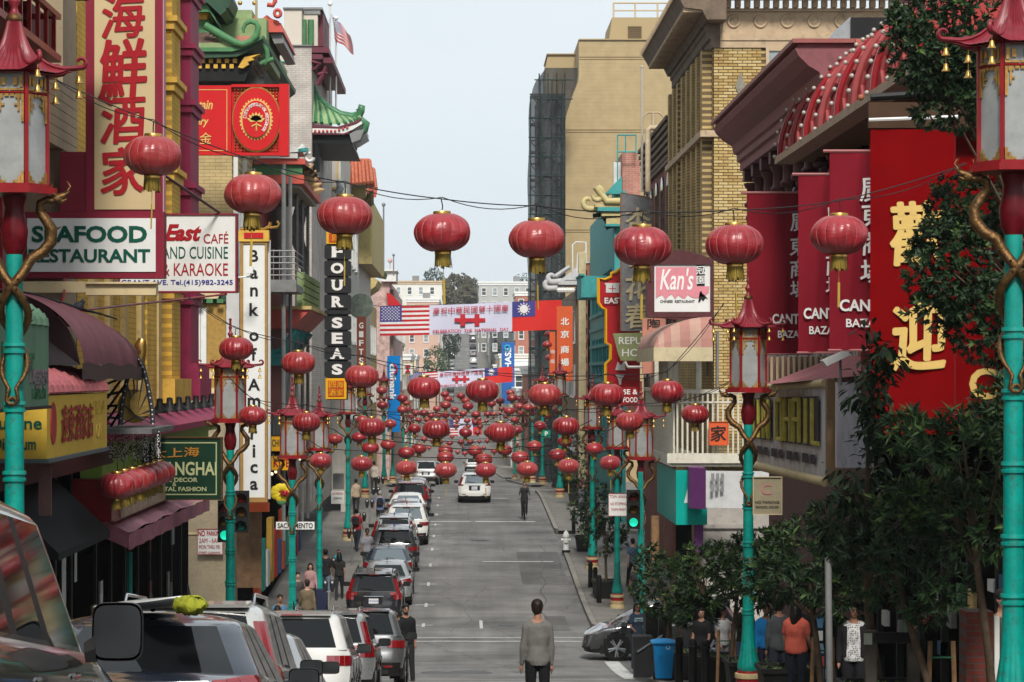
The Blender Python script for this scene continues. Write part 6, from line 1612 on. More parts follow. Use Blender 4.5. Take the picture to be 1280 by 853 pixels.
 part('petals',mat('petal_yellow',(.6,.45,.02),.5,var=.15),f,lambda m:[m.ball(W(353+9*math.cos(a),616+7*math.sin(a),Df),.16,8,sq=(1.1,.3,.8))for a in[k*math.pi/5 for k in range(10)]]and None,60)
 part('ladybird',TRED,f,lambda m:m.ball(W(356,617,Df-.1),.15,10,sq=(1,.4,.7)),60)
 part('spots',LETK,f,lambda m:[m.ball(W(a,b_,Df-.17),.03,6)for a,b_ in((354,615),(358,616),(356,619),(352,618),(349.5,615))]and None)
 part('leaf',GREENP,f,lambda m:m.ball(W(352,627,Df),.12,8,sq=(1.3,.3,1)),60)
 panel_sign('street_name_sign','white street name sign reading SACRAMENTO between the two lamp poles',(345,652.5,393,662),72,GW,None,th=.03,lines=(('SACRAMENTO',369,657.3,6.5,44,LETK,dict(off=.02)),))
 D=94.0
 t=thing('four_seas_sign','tall black sign of stacked boxes with big white letters FOUR SEAS','sign',W(421,472,D))
 BK=mat('sign_black',(.022,.022,.024),.45,var=.15)
 for i,c in enumerate(('F','O','U','R','','S','E','A','S')):
  ys=[(306,324),(326,345),(347,366.5),(368.5,386),(387.5,393),(395,412.5),(414,432),(434,450),(452,472)][i]
  def bx(m,ys=ys):
   x0,x1=Xp(405.5,D),Xp(438.5,D);z0,z1=Zp(ys[1],D),Zp(ys[0],D);r=.045
   m.prism([(x0+r,z0),(x1-r,z0),(x1,z0+r),(x1,z1-r),(x1-r,z1),(x0+r,z1),(x0,z1-r),(x0,z0+r)],D,D+.5,'y')
  part('letter_box',BK,t,bx)
  if c:
   zc=(ys[0]+ys[1])/2;h=13.5
   lettering(c,(Xp(421.5,D),D,Zp(zc,D)),h*D/F,LETW,t,width=(13.5 if c!='O' else 16)*D/F,off=.045,proud=.03)
   if c in 'FUREA':
    q=.09
    for(sx,sz)in{'F':((-4.5,5.8),(-4.5,-6),(4,5.8)),'U':((-5,6),(5,6)),'R':((-4.5,6),(-4.5,-6),(5,-6)),'E':((-4.5,6),(-4.5,-6),(4.5,-6)),'A':((-6,-6),(6,-6))}[c]:
     part('serif',LETW,t,lambda m:wbox(m,421.5+sx-2.6,zc-sz-.9,421.5+sx+2.6,zc-sz+.9,D-.032,.03))
 part('post',BLACK,t,lambda m:wbox(m,409,288,435,500,D+.51,.1))
 part('chinese_box',mat('neon_yellow',(.72,.36,.01)),t,lambda m:(wbox(m,408,290,434,305,D-.05,.5),wbox(m,407,473,433,499,D-.05,.5)))
 part('seal_panel',mat('seal_orange',(.45,.06,.01),.5,var=.1),t,lambda m:wbox(m,410,476,430,496,D-.07,.02));part('seal_panel',mat('seal_orange',(.45,.06,.01)),t,lambda m:wbox(m,411,292,430,303,D-.07,.02))
 for c,x,y in(('四',415.5,481),('海',425,481),('酒',415.5,491),('家',425,491),('四',420,297.5)):
  lettering(c,(Xp(x,D),D-.07,Zp(y,D)),8*D/F,mat('neon_yellow',(.72,.36,.01)),t,off=.01)
 t=thing('white_brick_house','white painted brick house with stepped parapet, maroon cornice and green tiled pagoda hood','building',W(360,610,107))
 D=107.2
 part('wall',WBRICK,t,lambda m:(wbox(m,300,84,346,640,D,16),wbox(m,346.1,78,363,640,D,16),wbox(m,363.1,57.5,389.5,640,D,17)))
 part('parapet_block',mat('cream_stucco',(.56,.50,.43),.7,var=.08,scale=.6,dirt=.15),t,lambda m:(wbox(m,355,11,377,57.4,D+.5,8),wbox(m,377.1,11,397,57.4,D+1.5,7),wbox(m,336,62,362,77.9,D+.8,6)))
 part('coping',GREY,t,lambda m:(wbox(m,353.5,9.3,378,11,D+.4,8.2),wbox(m,378,9.3,403,12,D+1.4,7),wbox(m,380,12.1,400,18,D+1.45,6),wbox(m,362,56,390,57.4,D-.1,17)))
 part('coping',TURQ,t,lambda m:(wbox(m,345,76.5,364,78,D-.1,3),wbox(m,336,87,348,90,D-.1,3)))
 for i in range(2):part('green_drum',GREENP,t,lambda m:m.tube([W(379.5+i*9,25,D+1.3),W(379.5+i*9,56,D+1.3)],.14,10),60)
 DM=mat('cornice_maroon',(.13,.03,.045),.5,var=.2,dirt=.2)
 part('cornice',DM,t,lambda m:(wbox(m,397,17,404,58,D+2,6),wbox(m,389.6,59,411,66,D,12),wbox(m,389.6,68,403,74,D,12),wbox(m,404,72,416,79,D+.2,12)))
 for i in range(6):
  part('scroll_bracket',DM,t,lambda m:m.tube([W(390+i*.6,78,D+i*2),W(400,80,D+i*2),W(392,88,D+i*2),W(397,94,D+i*2),W(407,91,D+i*2),W(408,84,D+i*2),W(402,97,D+i*2),W(397,106,D+i*2)],.11,6),60)
 y0=D+.6
 P=lambda a,b:(Xp(a,y0),Zp(b,y0))
 top=[(391,107),(397,121),(410,134),(425,143),(440,146),(450,143)];bot=[(388,152),(400,154),(420,156),(436,154),(446,150),(452,147)]
 def tile_roof(m):
  n=9
  for i in range(n):
   u0,u1=i/n,(i+1)/n
   def ev(L,u):
    q=u*(len(L)-1);k=min(int(q),len(L)-2);f=q-k;return(L[k][0]+(L[k+1][0]-L[k][0])*f,L[k][1]+(L[k+1][1]-L[k][1])*f)
   a,b,c,d=ev(top,u0),ev(top,u1),ev(bot,u1),ev(bot,u0)
   m.add([W(*a,y0+1.2),W(*b,y0+1.2),W(*c,y0),W(*d,y0)],[(0,1,2,3)],0)
   m.tube([W(*a,y0+1.15),W((a[0]+d[0])/2,(a[1]+d[1])/2+1.5,y0+.55),W(*d,y0-.05)],.075,6,1)
 part('tiled_hood',[mat('tile_pale_green',(.25,.36,.17),.4,var=.3,scale=5),TILEG],t,tile_roof,60)
 part('ridge',TILEG,t,lambda m:m.tube([W(a,b,y0+1.1)for a,b in[(391,106)]+top[1:]+[(450,139),(452,134),(448,133)]],[.1,.12,.14,.16,.17,.17,.2,.16,.1],8),60)
 part('ridge',TILEG,t,lambda m:m.tube([W(a,b,y0+.3)for a,b in[(445,152),(452,150),(458,155),(456,163),(450,167)]],[.1,.14,.16,.15,.12],8),60)
 part('eave_board',WHITE,t,lambda m:m.prism([P(388,160),P(430,161),P(446,155),P(452,151),P(453,155),P(440,163),P(430,167),P(388,166)][::-1],y0-.1,y0+8,'y'))
 part('eave_trim',DM,t,lambda m:(m.prism([P(388,156),P(422,159),P(445,152),P(452,148),P(452,150.8),P(445,155),P(428,160.7),P(388,159.7)][::-1],y0-.14,y0+8,'y'),m.prism([P(388,166.1),P(430,167.1),P(437,165),P(437,167),P(430,169),P(388,168.5)][::-1],y0-.14,y0+8,'y')))
 part('soffit',BLACK,t,lambda m:m.prism([P(388,168.6),P(430,169.1),P(436,168),P(440,180),P(388,179)][::-1],y0+.1,y0+9,'y'))
 for i in range(9):part('rafter_end',CORAL,t,lambda m:m.ball(W(394+i*5,164-(0 if i<6 else(i-5)*1.5),y0-.15),.06,6))
 part('corner_beam',GREY,t,lambda m:m.prism([P(437,168),P(444,164),P(456,162),P(450,175),P(440,179)][::-1],y0-.1,y0+1,'y'))
 part('dark_column',BLACK,t,lambda m:m.tube([W(394,180,y0+.3),W(394,215,y0+.3)],.2,8))
 def pole(lb,px,y0_,y1_,D_,r=.05,c=None):
  mb=MB();mb.tube([W(px,y1_,D_),W(px,y0_,D_)],r,6);mb.ball(W(px,y0_-1,D_),r*2.2,8)
  return tag(mb.build('flag_pole',c or WHITE,None,60),lb,'flag pole')
 pole('white flag pole carrying the flying flag on the left roof',412.5,6,150,112);pole('shorter white flag pole without a flag beside the flying one',420,24,150,112)
 f=thing('national_flag','striped flag with stars flying from the left roof pole','flag',W(425,40,112))
 Df=112
 def FP(u,v):
  return W(412.8+1+u*24+1.2*math.sin(v*3)+v*4,18+v*30+u*26-3*v*u*2+1.5*math.sin(u*9),Df-.25*math.sin(u*7))
 FR_,FW_,FB_=mat('flag_red',(.45,.02,.03),.7,var=.1),mat('flag_white',(.68,.66,.66),.7,var=.08),mat('flag_blue',(.05,.05,.22),.7,var=.1)
 for k in range(13):
  def st(m,k=k):m.grid(lambda u,v:FP((.42 if k<7 else 0)+u*(.58 if k<7 else 1),(k+v)/13),12,1)
  part('stripe',FR_ if k%2==0 else FW_,f,st,80)
 part('canton',FB_,f,lambda m:m.grid(lambda u,v:FP(u*.42,v*7/13),6,6),80)
 def st2(m):
  for i in range(6):
   for j in range(4):
    p=FP(.05+j*.1,.06+i*.085);m.add([(p.x-.035,p.y-.03,p.z),(p.x,p.y-.03,p.z-.04),(p.x+.035,p.y-.03,p.z),(p.x,p.y-.03,p.z+.04)],[(0,1,2,3)])
 tag(part('stars',FW_,f,st2),kind='stuff')
 pole('tall dark flag pole against the sky left of the banner',479.5,257,345,190,.07,GREY);pole('small pole on the pink building roof',492,320,345,190,.05,GREY)
 pole('white pole above the striped banner on the left',465.5,215,330,175,.05);pole('white pole next to the yellow balcony',455,290,330,175,.05)
 ORN=mat('ornate_cream',(.46,.36,.15),.6,var=.2,scale=3,dirt=.35)
 t=thing('ornate_building','cream building with gold framed panels, red tiled hoods and carved brackets','building',W(415,605,124))
 D=124
 part('wall',mat('pale_wall',(.50,.47,.42),.7,var=.15,scale=1,dirt=.3),t,lambda m:(wbox(m,380,182,426,620,D,30),m.box(Xp(426,D),Xp(426,D)+.3,D,D+32,-8.5,9)))
 for i in range(4):
  y=182+i*52
  part('gold_frame',ORN,t,lambda m:(wbox(m,404,y,423,y+3,D-.1,.1),wbox(m,404,y+3.1,406,y+48,D-.1,.1),wbox(m,421,y+3.1,423,y+48,D-.1,.1)))
 part('gold_flower',ORN,t,lambda m:[m.tube([W(413.5,191,D-.12),W(413.5+7*math.cos(a),191+7*math.sin(a),D-.12)],.05,4)for a in[k*math.pi/4 for k in range(8)]]and None)
 for k,(x0,x1,y0_,y1_)in enumerate(((427,462,201,228),(460,467,212,236),(396,404,200,208))):
  hd=part('tile_hood',TILER,t,lambda m:m.add([W(x0,y0_,D+12),W(x1,y0_,D+12),W(x1+3,y1_,D+10),W(x0,y1_+4,D+10)],[(0,1,2,3)]))
  n=int((x1-x0)/4)+1
  for i in range(n):
   a=i/max(1,n-1)
   part('ridge_tile',TILER,hd,lambda m:m.tube([W(x0+(x1-x0)*a,y0_,D+11.9),W(x0+(x1+3-x0)*a,y1_+4*(1-a),D+9.9)],.1,6),60)
  part('ridge_cap',TILER,hd,lambda m:m.tube([W(x0-1,y0_,D+12),W(x1,y0_,D+12)],.13,6),60)
 part('entablature',ORN,t,lambda m:(wbox(m,438,232,457,248,D+12,3),wbox(m,436,229,459,232,D+11.8,3),wbox(m,440,249,465,330,D+14,20)))
 part('side_wall',ORN,t,lambda m:m.box(-7.0,-5.9,136,160,-8.4,8.6))
 for k in range(6):part('carved_bracket',mat('dark_ochre',(.16,.11,.05),.6,var=.4,scale=5),t,lambda m:m.tube([W(449+k*3,262-k*1,D+12),W(456+k*1.6,256-k*2,D+12),W(463,246-k*3,D+12)],.16,6))
 part('red_pennant',CORAL,t,lambda m:m.prism([(Xp(a,138),Zp(b,138))for a,b in((466,233),(472,236),(470,247),(467,247))][::-1],138,138.1,'y'))
 part('stone_lion',mat('grey_lion',(.16,.18,.19),.7,var=.4,scale=5),t,lambda m:(m.ball(W(423,228,D-.3),.13,8),m.tube([W(423,230,D-.3),W(426,236,D-.3),W(422,243,D-.3)],[.12,.16,.18],8)),60)
 for k in range(9):
  y=126+k*3.6
  for z in(5.4,1.6,-2.2):
   window(t,'x',-5.9 if y>136 else Xp(426,D)+.3,y,y+1.8,z,z+2,WHITE,GLASSD,2,2)
 t=thing('yellow_balcony_house','straw coloured building with curved balcony, balustrade and little dome','building',W(455,605,165))
 D=165
 part('wall',YELL,t,lambda m:m.box(-12,-6.6,D,D+32,-8.6,5.0))
 bb=part('balcony',ORN,t,lambda m:m.prism([(Xp(a,D),Zp(b,D))for a,b in((438,348),(466,347),(474,352),(470,360),(458,368),(450,378),(438,380))][::-1],D-2,D+6,'y'))
 for k in range(10):part('baluster',CREAM,bb,lambda m:m.tube([W(440+k*2.2,346,D-1.9),W(440+k*2.2,334,D-1.9)],.05,5))
 part('handrail',CREAM,bb,lambda m:wbox(m,438,332,463,334,D-2,.3))
 for k in range(5):part('planter_cloth',[SHOP,TRED,GREENP][k%3],bb,lambda m:wbox(m,441+k*6,322+(k%2)*4,444+k*6,332,D-1.7,.2))
 part('dome',ORN,t,lambda m:m.lathe([(1.3,0),(1.1,.5),(.6,.8),(.3,1.3),(.12,1.5),(0.0,1.9)],10,W(456,325,D+3)),50)
 part('hip_roof',mat('olive_roof',(.14,.16,.09),.7,var=.2),t,lambda m:m.prism([(Xp(a,D),Zp(b,D))for a,b in((458,340),(464,322),(480,338),(478,344))][::-1],D+2,D+8,'y'))
 for k in range(7):
  for z in(1.5,-2.0):window(t,'x',-6.6,D+1+k*4.4,D+3+k*4.4,z,z+2,WHITE,GLASSD,2,2)
 dsc=thing('round_sign','round mottled grey green disc sign beside the black letter boxes','sign',W(451,400,120))
 part('disc',mat('verdigris_disc',(.14,.17,.14),.6,var=.5,scale=4),dsc,lambda m:m.tube([W(451,383,120),W(451,383,120.3)],.60,20),50)
 panel_sign('gift_sign','narrow brown vertical sign with white letters GIFTS',(446,396,457.5,456),118,mat('gift_brown',(.20,.055,.03),.6,var=.15),None,th=.2,lines=tuple((c,451.5,407+i*11,7.5,5.5,LETW,dict(off=.03))for i,c in enumerate('GIFTS')))
 t=panel_sign('bank_banner','bright blue vertical bank sign with white lettering turned sideways',(484,445,500,540),180,mat('citi_blue',(.0,.17,.5),.35,var=.2,scale=.5),None,th=.5,lines=(('citibank',491,478,8,46,LETW,dict(rot=-math.pi/2,off=.03)),))
 part('arc_logo',TRED,t,lambda m:m.tube([W(491+5*math.cos(a),462+6*math.sin(a),179.8)for a in[-1.5+k*.3 for k in range(11)]],.06,4))
 t=panel_sign('bank_sign','small white square sign with red hourglass logo',(504,454,515.5,468),200,GW,ORN,.05,.3)
 part('logo',TRED,t,lambda m:(m.prism([(Xp(a,199.9),Zp(b,199.9))for a,b in((509.7,461),(506,465.5),(513.5,465.5))],199.8,199.9,'y'),m.prism([(Xp(a,199.9),Zp(b,199.9))for a,b in((509.7,461),(513.5,456.5),(506,456.5))],199.8,199.9,'y')))
 t=thing('pink_building','pale pink speckled building with rooftop balustrade left of the banner','building',W(488,605,205));D=205
 sp=mat('pink_mosaic',(.48,.33,.30),.7,var=.5,scale=2.2,dirt=.2)
 part('wall',sp,t,lambda m:(wbox(m,465,352,487,600,D,30),wbox(m,487.1,362,492,600,D+2,30)))
 part('roof_terrace',WHITE,t,lambda m:(wbox(m,477,339,495,352,D-.5,6),wbox(m,475,337,496,339,D-.8,6.5)))
 part('ball_finial',mat('pink_ball',(.55,.36,.34),.5,var=.1),t,lambda m:(m.ball(W(487.5,326,D),.2,10),m.tube([W(487.5,328,D),W(487.5,337,D)],.05,5)),60)
 part('red_awning',TRED,t,lambda m:m.prism([(Xp(a,D),Zp(b,D))for a,b in((484,367),(490,369),(503,383),(486,383))][::-1],D-2,D+2,'y'))
 for k in range(6):
  for z in(3,-.5,-4):window(t,'x',Xp(492,D+2)+.02,D+3+k*4.4,D+5+k*4.4,z,z+2,WHITE,GLASSD,2,2)
left_mid()
# FAR STREET: rows of pale houses, hill, trees
PAL=[mat('far_cream',(.52,.46,.33),.8,var=.1,scale=.3),mat('far_white',(.58,.57,.53),.8,var=.1,scale=.3),mat('far_pink',(.50,.33,.26),.8,var=.1,scale=.3),mat('far_grey',(.38,.38,.37),.8,var=.1,scale=.3),mat('far_peach',(.55,.40,.26),.8,var=.1,scale=.3),mat('far_brick',(.33,.13,.09),.8,var=.15,scale=.3),mat('far_buff',(.45,.38,.26),.8,var=.1,scale=.3)]
FN={0:'cream',1:'white',2:'pink',3:'grey',4:'peach',5:'brick red',6:'buff'}
def far_house(side,y0,y1,xi,w,ztop,c,label,base=None):
 x0,x1=(xi-w,xi)if side<0 else(xi,xi+w)
 zb=(gz((y0+y1)/2)-4)if base is None else base
 t=thing('far_house',label,'house',(xi,y0,gs(y0)))
 part('wall',PAL[c],t,lambda m:m.box(x0,x1,y0,y1,zb,ztop))
 part('cornice',WHITE if c!=1 else STONE,t,lambda m:(m.box(x0-.3,x1+.3,y0-.3,y1+.3,ztop,ztop+.35),m.box(x0-.15,x1+.15,y0-.15,y1+.15,ztop-.5,ztop-.003)))
 part('rooftop_box',GREY,t,lambda m:m.box((x0+x1)/2,(x0+x1)/2+1.6,y0+2,y0+4,ztop+.35,ztop+1.6))
 fl=max(1,int((ztop-gz(y0)-1)/3.2))
 nx=max(1,int(w/2.4))
 for k in range(min(fl,5)):
  z=ztop-2.9-k*3.2
  for i in range(min(nx,6)):
   xa=x0+.6+i*(w-.8)/nx
   window(t,'y',y0,xa,xa+1.1,z,z+1.8,WHITE,GLASSP if(i+k)%2 else GLASSD,1,2,.12,.1)
  n='x' if side<0 else '-x'
  for i in range(min(4,int((y1-y0)/4))):
   window(t,n,xi,y0+1.5+i*4,y0+3.2+i*4,z,z+1.9,WHITE,GLASSD,1,2,.12,.12)
 return t
g=random.Random(11)
lp=[(237,262,-6.8,10,1.5,0),(262,300,-7.0,10,3.2,1),(300,340,-7.0,12,1.2,4),(360,392,-7.4,14,2.5,4),(392,430,-7.6,14,.4,1),(430,462,-8.2,14,.8,2),(462,495,-8.4,14,3.2,0)]
adj=['first','second','third','fourth','fifth','sixth','seventh']
for i,(a,b,x,w,z,c)in enumerate(lp):
 far_house(-1,a,b,x,w,z,c,'%s %s house on the left past the pink building'%(adj[i],FN[c]))
rp=[(212,246,7.2,12,2.6,6),(246,300,7.0,14,.5,5),(300,340,6.6,12,-2,0),(360,400,6.8,14,1.0,3),(400,440,7.0,14,2.0,4),(440,480,7.0,14,.5,1),(480,520,7.0,16,3.5,0)]
for i,(a,b,x,w,z,c)in enumerate(rp):
 far_house(1,a,b,x,w,z,c,'%s %s house on the right behind the netted tower'%(adj[i],FN[c]))
k=0
for y in range(520,900,26):
 for s in(-1,1):
  c=g.choice((0,1,2,3,4,6,1,0));h=g.uniform(6.5,11.5)
  far_house(s,y,y+24,(-9.0 if s<0 else 7.2)+g.uniform(-.8,.8)*s,14,min(gz(y+12)+h,98*y/F),c,'%s hillside house %s along the %s of the climbing road'%(FN[c],['lowest','second','third','fourth','fifth','sixth','seventh','eighth','ninth','tenth','eleventh','twelfth','thirteenth','fourteenth','highest'][min(14,(y-520)//26)],'left' if s<0 else 'right'))
far_house(-1,600,640,-4.8,14,Zp(353,600),1,'long white block on the far hill left, above the banner',base=-8)
far_house(1,590,640,3.6+.2,16,Zp(354,590),3,'wide grey block with rooftop clutter on the far hill right',base=Zp(412,590))
far_house(1,520,540,10.8,10,Zp(367,520),5,'brick red block beside the netted tower on the far right')
far_house(-1,560,600,-5.2,7,Zp(375,560),2,'pink block just under the long white one')
def street_banner(D,rect,yl,yr,label,txt=True):
 x0,x1=rect;t=thing('street_banner',label,'banner',W((x0+x1)/2,max(yl[1],yr[1]),D))
 def P(u,v,e=0):
  py=(yl[0]+(yr[0]-yl[0])*u)*(1-v)+(yl[1]+(yr[1]-yl[1])*u)*v
  p=W(x0+(x1-x0)*u,py+.8*math.sin(u*5)*(x1-x0)/227,D);p.y+=-.06*math.sin(u*22+v*2)-e;return p
 def patch(name,m,u0,u1,v0,v1,e=0.0,n=10):return part(name,m,t,lambda mb:mb.grid(lambda a,b:P(u0+(u1-u0)*a,v0+(v1-v0)*b,e),n,2),80)
 FR_,FW_,FB_=mat('flag_red',(.45,.02,.03)),mat('flag_white',(.68,.66,.66)),mat('flag_blue',(.05,.05,.22))
 BWH=mat('banner_white',(.56,.56,.70),.7,var=.06,scale=1)
 patch('white_cloth',BWH,.273,.727,0,1,0,20)
 for k in range(13):patch('stripe',FR_ if k%2==0 else FW_,(.12 if k<7 else.0),.272,k/13,(k+1)/13,0,8)
 patch('canton',FB_,0,.12,0,7/13,.0,4)
 def stars(mb):
  for i in range(9):
   for j in range(6 if i%2==0 else 5):
    p=P(.012+j*.0185+(0 if i%2==0 else.009),.045+i*.052,.03);q=.055*(x1-x0)/227*D/150
    mb.add([(p.x+q*(1 if a%2==0 else.45)*math.sin(a*math.pi/5),p.y,p.z+q*(1 if a%2==0 else.45)*math.cos(a*math.pi/5))for a in range(10)],[tuple(range(10))])
 tag(part('stars',FW_,t,stars),kind='stuff')
 patch('red_field',mat('banner_flag_red',(.58,.025,.02),.7,var=.08),.728,1,0,1,0,14);patch('blue_field',FB_,.728,.855,0,.52,.02,6)
 c=P(.792,.26,.06);r=.33*(x1-x0)/227*D/150
 part('white_sun',FW_,t,lambda mb:(mb.prism([(c.x+r*.75*math.cos(a*math.pi/10),c.z+r*.75*math.sin(a*math.pi/10))for a in range(20)],c.y-.03,c.y-.02,'y'),[mb.prism([(c.x+r*.85*math.cos(w-.16),c.z+r*.85*math.sin(w-.16)),(c.x+r*1.25*math.cos(w),c.z+r*1.25*math.sin(w)),(c.x+r*.85*math.cos(w+.16),c.z+r*.85*math.sin(w+.16))],c.y-.03,c.y-.02,'y')for w in[k*math.pi/6 for k in range(12)]])and None)
 def U(u,v):p=P(u,v,.05);return(p.x,p.y-.06,p.z)
 Wd=(x1-x0)*D/F;H=(yl[1]-yl[0])*D/F
 if txt:
  for i,ch in enumerate('慶祝中華民國雙十國慶'):lettering(ch,U(.31+i*.042,.2),.22*H,FR_,t,width=.036*Wd,off=.006)
  lettering('CELEBRATION  THE  NATIONAL  DAY',U(.5,.9),.11*H,FR_,t,width=.42*Wd,off=.02,rot=math.atan2((yl[0]-yr[0]),(x1-x0)))
 e=U(.495,.55);a_,b_=.085*Wd,.12*H
 part('double_cross',FR_,t,lambda mb:(mb.box(e[0]-a_,e[0]+a_,e[1]-.02,e[1],e[2]-b_*.55,e[2]+b_*.55),mb.box(e[0]-a_*.62,e[0]-a_*.3,e[1]-.024,e[1]-.021,e[2]-b_*1.7,e[2]+b_*1.7),mb.box(e[0]+a_*.3,e[0]+a_*.62,e[1]-.024,e[1]-.021,e[2]-b_*1.7,e[2]+b_*1.7)))
 part('rope',BLACK,t,lambda mb:(mb.tube([W(x0-30,yl[0]-4,D),P(0,0),P(.5,0),P(1,0),W(x1+25,yr[0]-1,D)],.012*D/150,4)))
street_banner(150,(475,702),(383,420),(376,413),'large white national day banner flanked by two flags across the street')
street_banner(262,(512,641),(466,488),(459,478),'smaller second national day banner hanging lower behind the first')
street_banner(400,(562,602),(524,545),(523,544),'farthest tiny white banner between the distant lanterns',False)
# VEHICLES
def paint(name,c,metal=.0,rough=.28):
 if name in _mc:return _mc[name]
 m=mat(name,c,rough,metal=metal,var=.06,scale=1.5,coat=1.0,dirt=.12)
 return m
CGLASS=mat('car_glass',(.006,.007,.008),.04,var=0,spec=.35)
CGL2=mat('car_glass_sky',(.10,.13,.15),.03,var=0,spec=1.0)
TYRE=mat('tyre_rubber',(.012,.012,.012),.85,var=.2)
RIM=mat('alloy_rim',(.42,.43,.44),.3,metal=.8,var=.1)
TAIL=mat('tail_lamp_red',(.20,.004,.007),.15,var=.1,spec=.9,coat=1)
TAILW=mat('tail_lamp_clear',(.12,.12,.13),.12,var=.1,spec=.9)
TRIM=mat('black_trim',(.014,.014,.014),.5,var=.2)
CHROME=mat('chrome',(.6,.6,.62),.12,metal=1,var=0)
PLATE=mat('number_plate_white',(.6,.6,.62),.4,var=.1)
MIRG=mat('mirror_glass',(.012,.013,.014),.12,metal=.0,var=0,spec=.4)
class CarShape:pass
SHAPES={'suv':dict(L=4.55,w=.91,H=1.68,zlo=.26,bump=.5,belt=[(0,1.06),(.5,1.06),(2.6,1.0),(3.3,1.0),(3.6,.99),(4.1,.92),(4.55,.66)],g0=(.10,.50),g1=(3.45,2.75),wr=.62,tail='high'),'suvb':dict(L=4.5,w=.92,H=1.70,zlo=.26,bump=.5,belt=[(0,1.10),(.5,1.10),(2.6,1.04),(3.3,1.02),(3.6,1.0),(4.1,.93),(4.5,.68)],g0=(.10,.42),g1=(3.4,2.7),wr=.63,tail='mid'),'sedan':dict(L=4.7,w=.90,H=1.44,zlo=.22,bump=.5,belt=[(0,.93),(.2,.98),(.9,.99),(1.5,.96),(3.3,.92),(3.7,.88),(4.3,.78),(4.7,.58)],g0=(.72,1.42),g1=(3.5,2.65),wr=.56,tail='mid'),'hatch':dict(L=4.0,w=.85,H=1.53,zlo=.22,bump=.5,belt=[(0,.98),(.5,.98),(2.4,.92),(3.0,.9),(3.5,.82),(4.0,.58)],g0=(.06,.38),g1=(3.35,2.2),wr=.56,tail='high'),}
def rrect(th,hw,y0,y1,r):
 """point and outward normal on a rounded rectangle, th 0..1"""
 r=min(r,hw*.95,(y1-y0)*.45)
 segs=[]
 cx,cy0,cy1=hw-r,y0+r,y1-r
 per=[2*cx,math.pi/2*r,cy1-cy0,math.pi/2*r,2*cx,math.pi/2*r,cy1-cy0,math.pi/2*r]
 k,f=th
 if k==0:return(-cx+2*cx*f,y0,0,-1)
 if k==1:a=-math.pi/2+f*math.pi/2;return(cx+r*math.cos(a),cy0+r*math.sin(a),math.cos(a),math.sin(a))
 if k==2:return(hw,cy0+(cy1-cy0)*f,1,0)
 if k==3:a=f*math.pi/2;return(cx+r*math.cos(a),cy1+r*math.sin(a),math.cos(a),math.sin(a))
 if k==4:return(cx-2*cx*f,y1,0,1)
 if k==5:a=math.pi/2+f*math.pi/2;return(-cx+r*math.cos(a),cy1+r*math.sin(a),math.cos(a),math.sin(a))
 if k==6:return(-hw,cy1-(cy1-cy0)*f,-1,0)
 a=math.pi+f*math.pi/2;return(-cx+r*math.cos(a),cy0+r*math.sin(a),math.cos(a),math.sin(a))
RING=[]
for k,n in enumerate((12,5,44,5,12,5,44,5)):
 for i in range(n):RING.append((k,i/n))
_cars={}
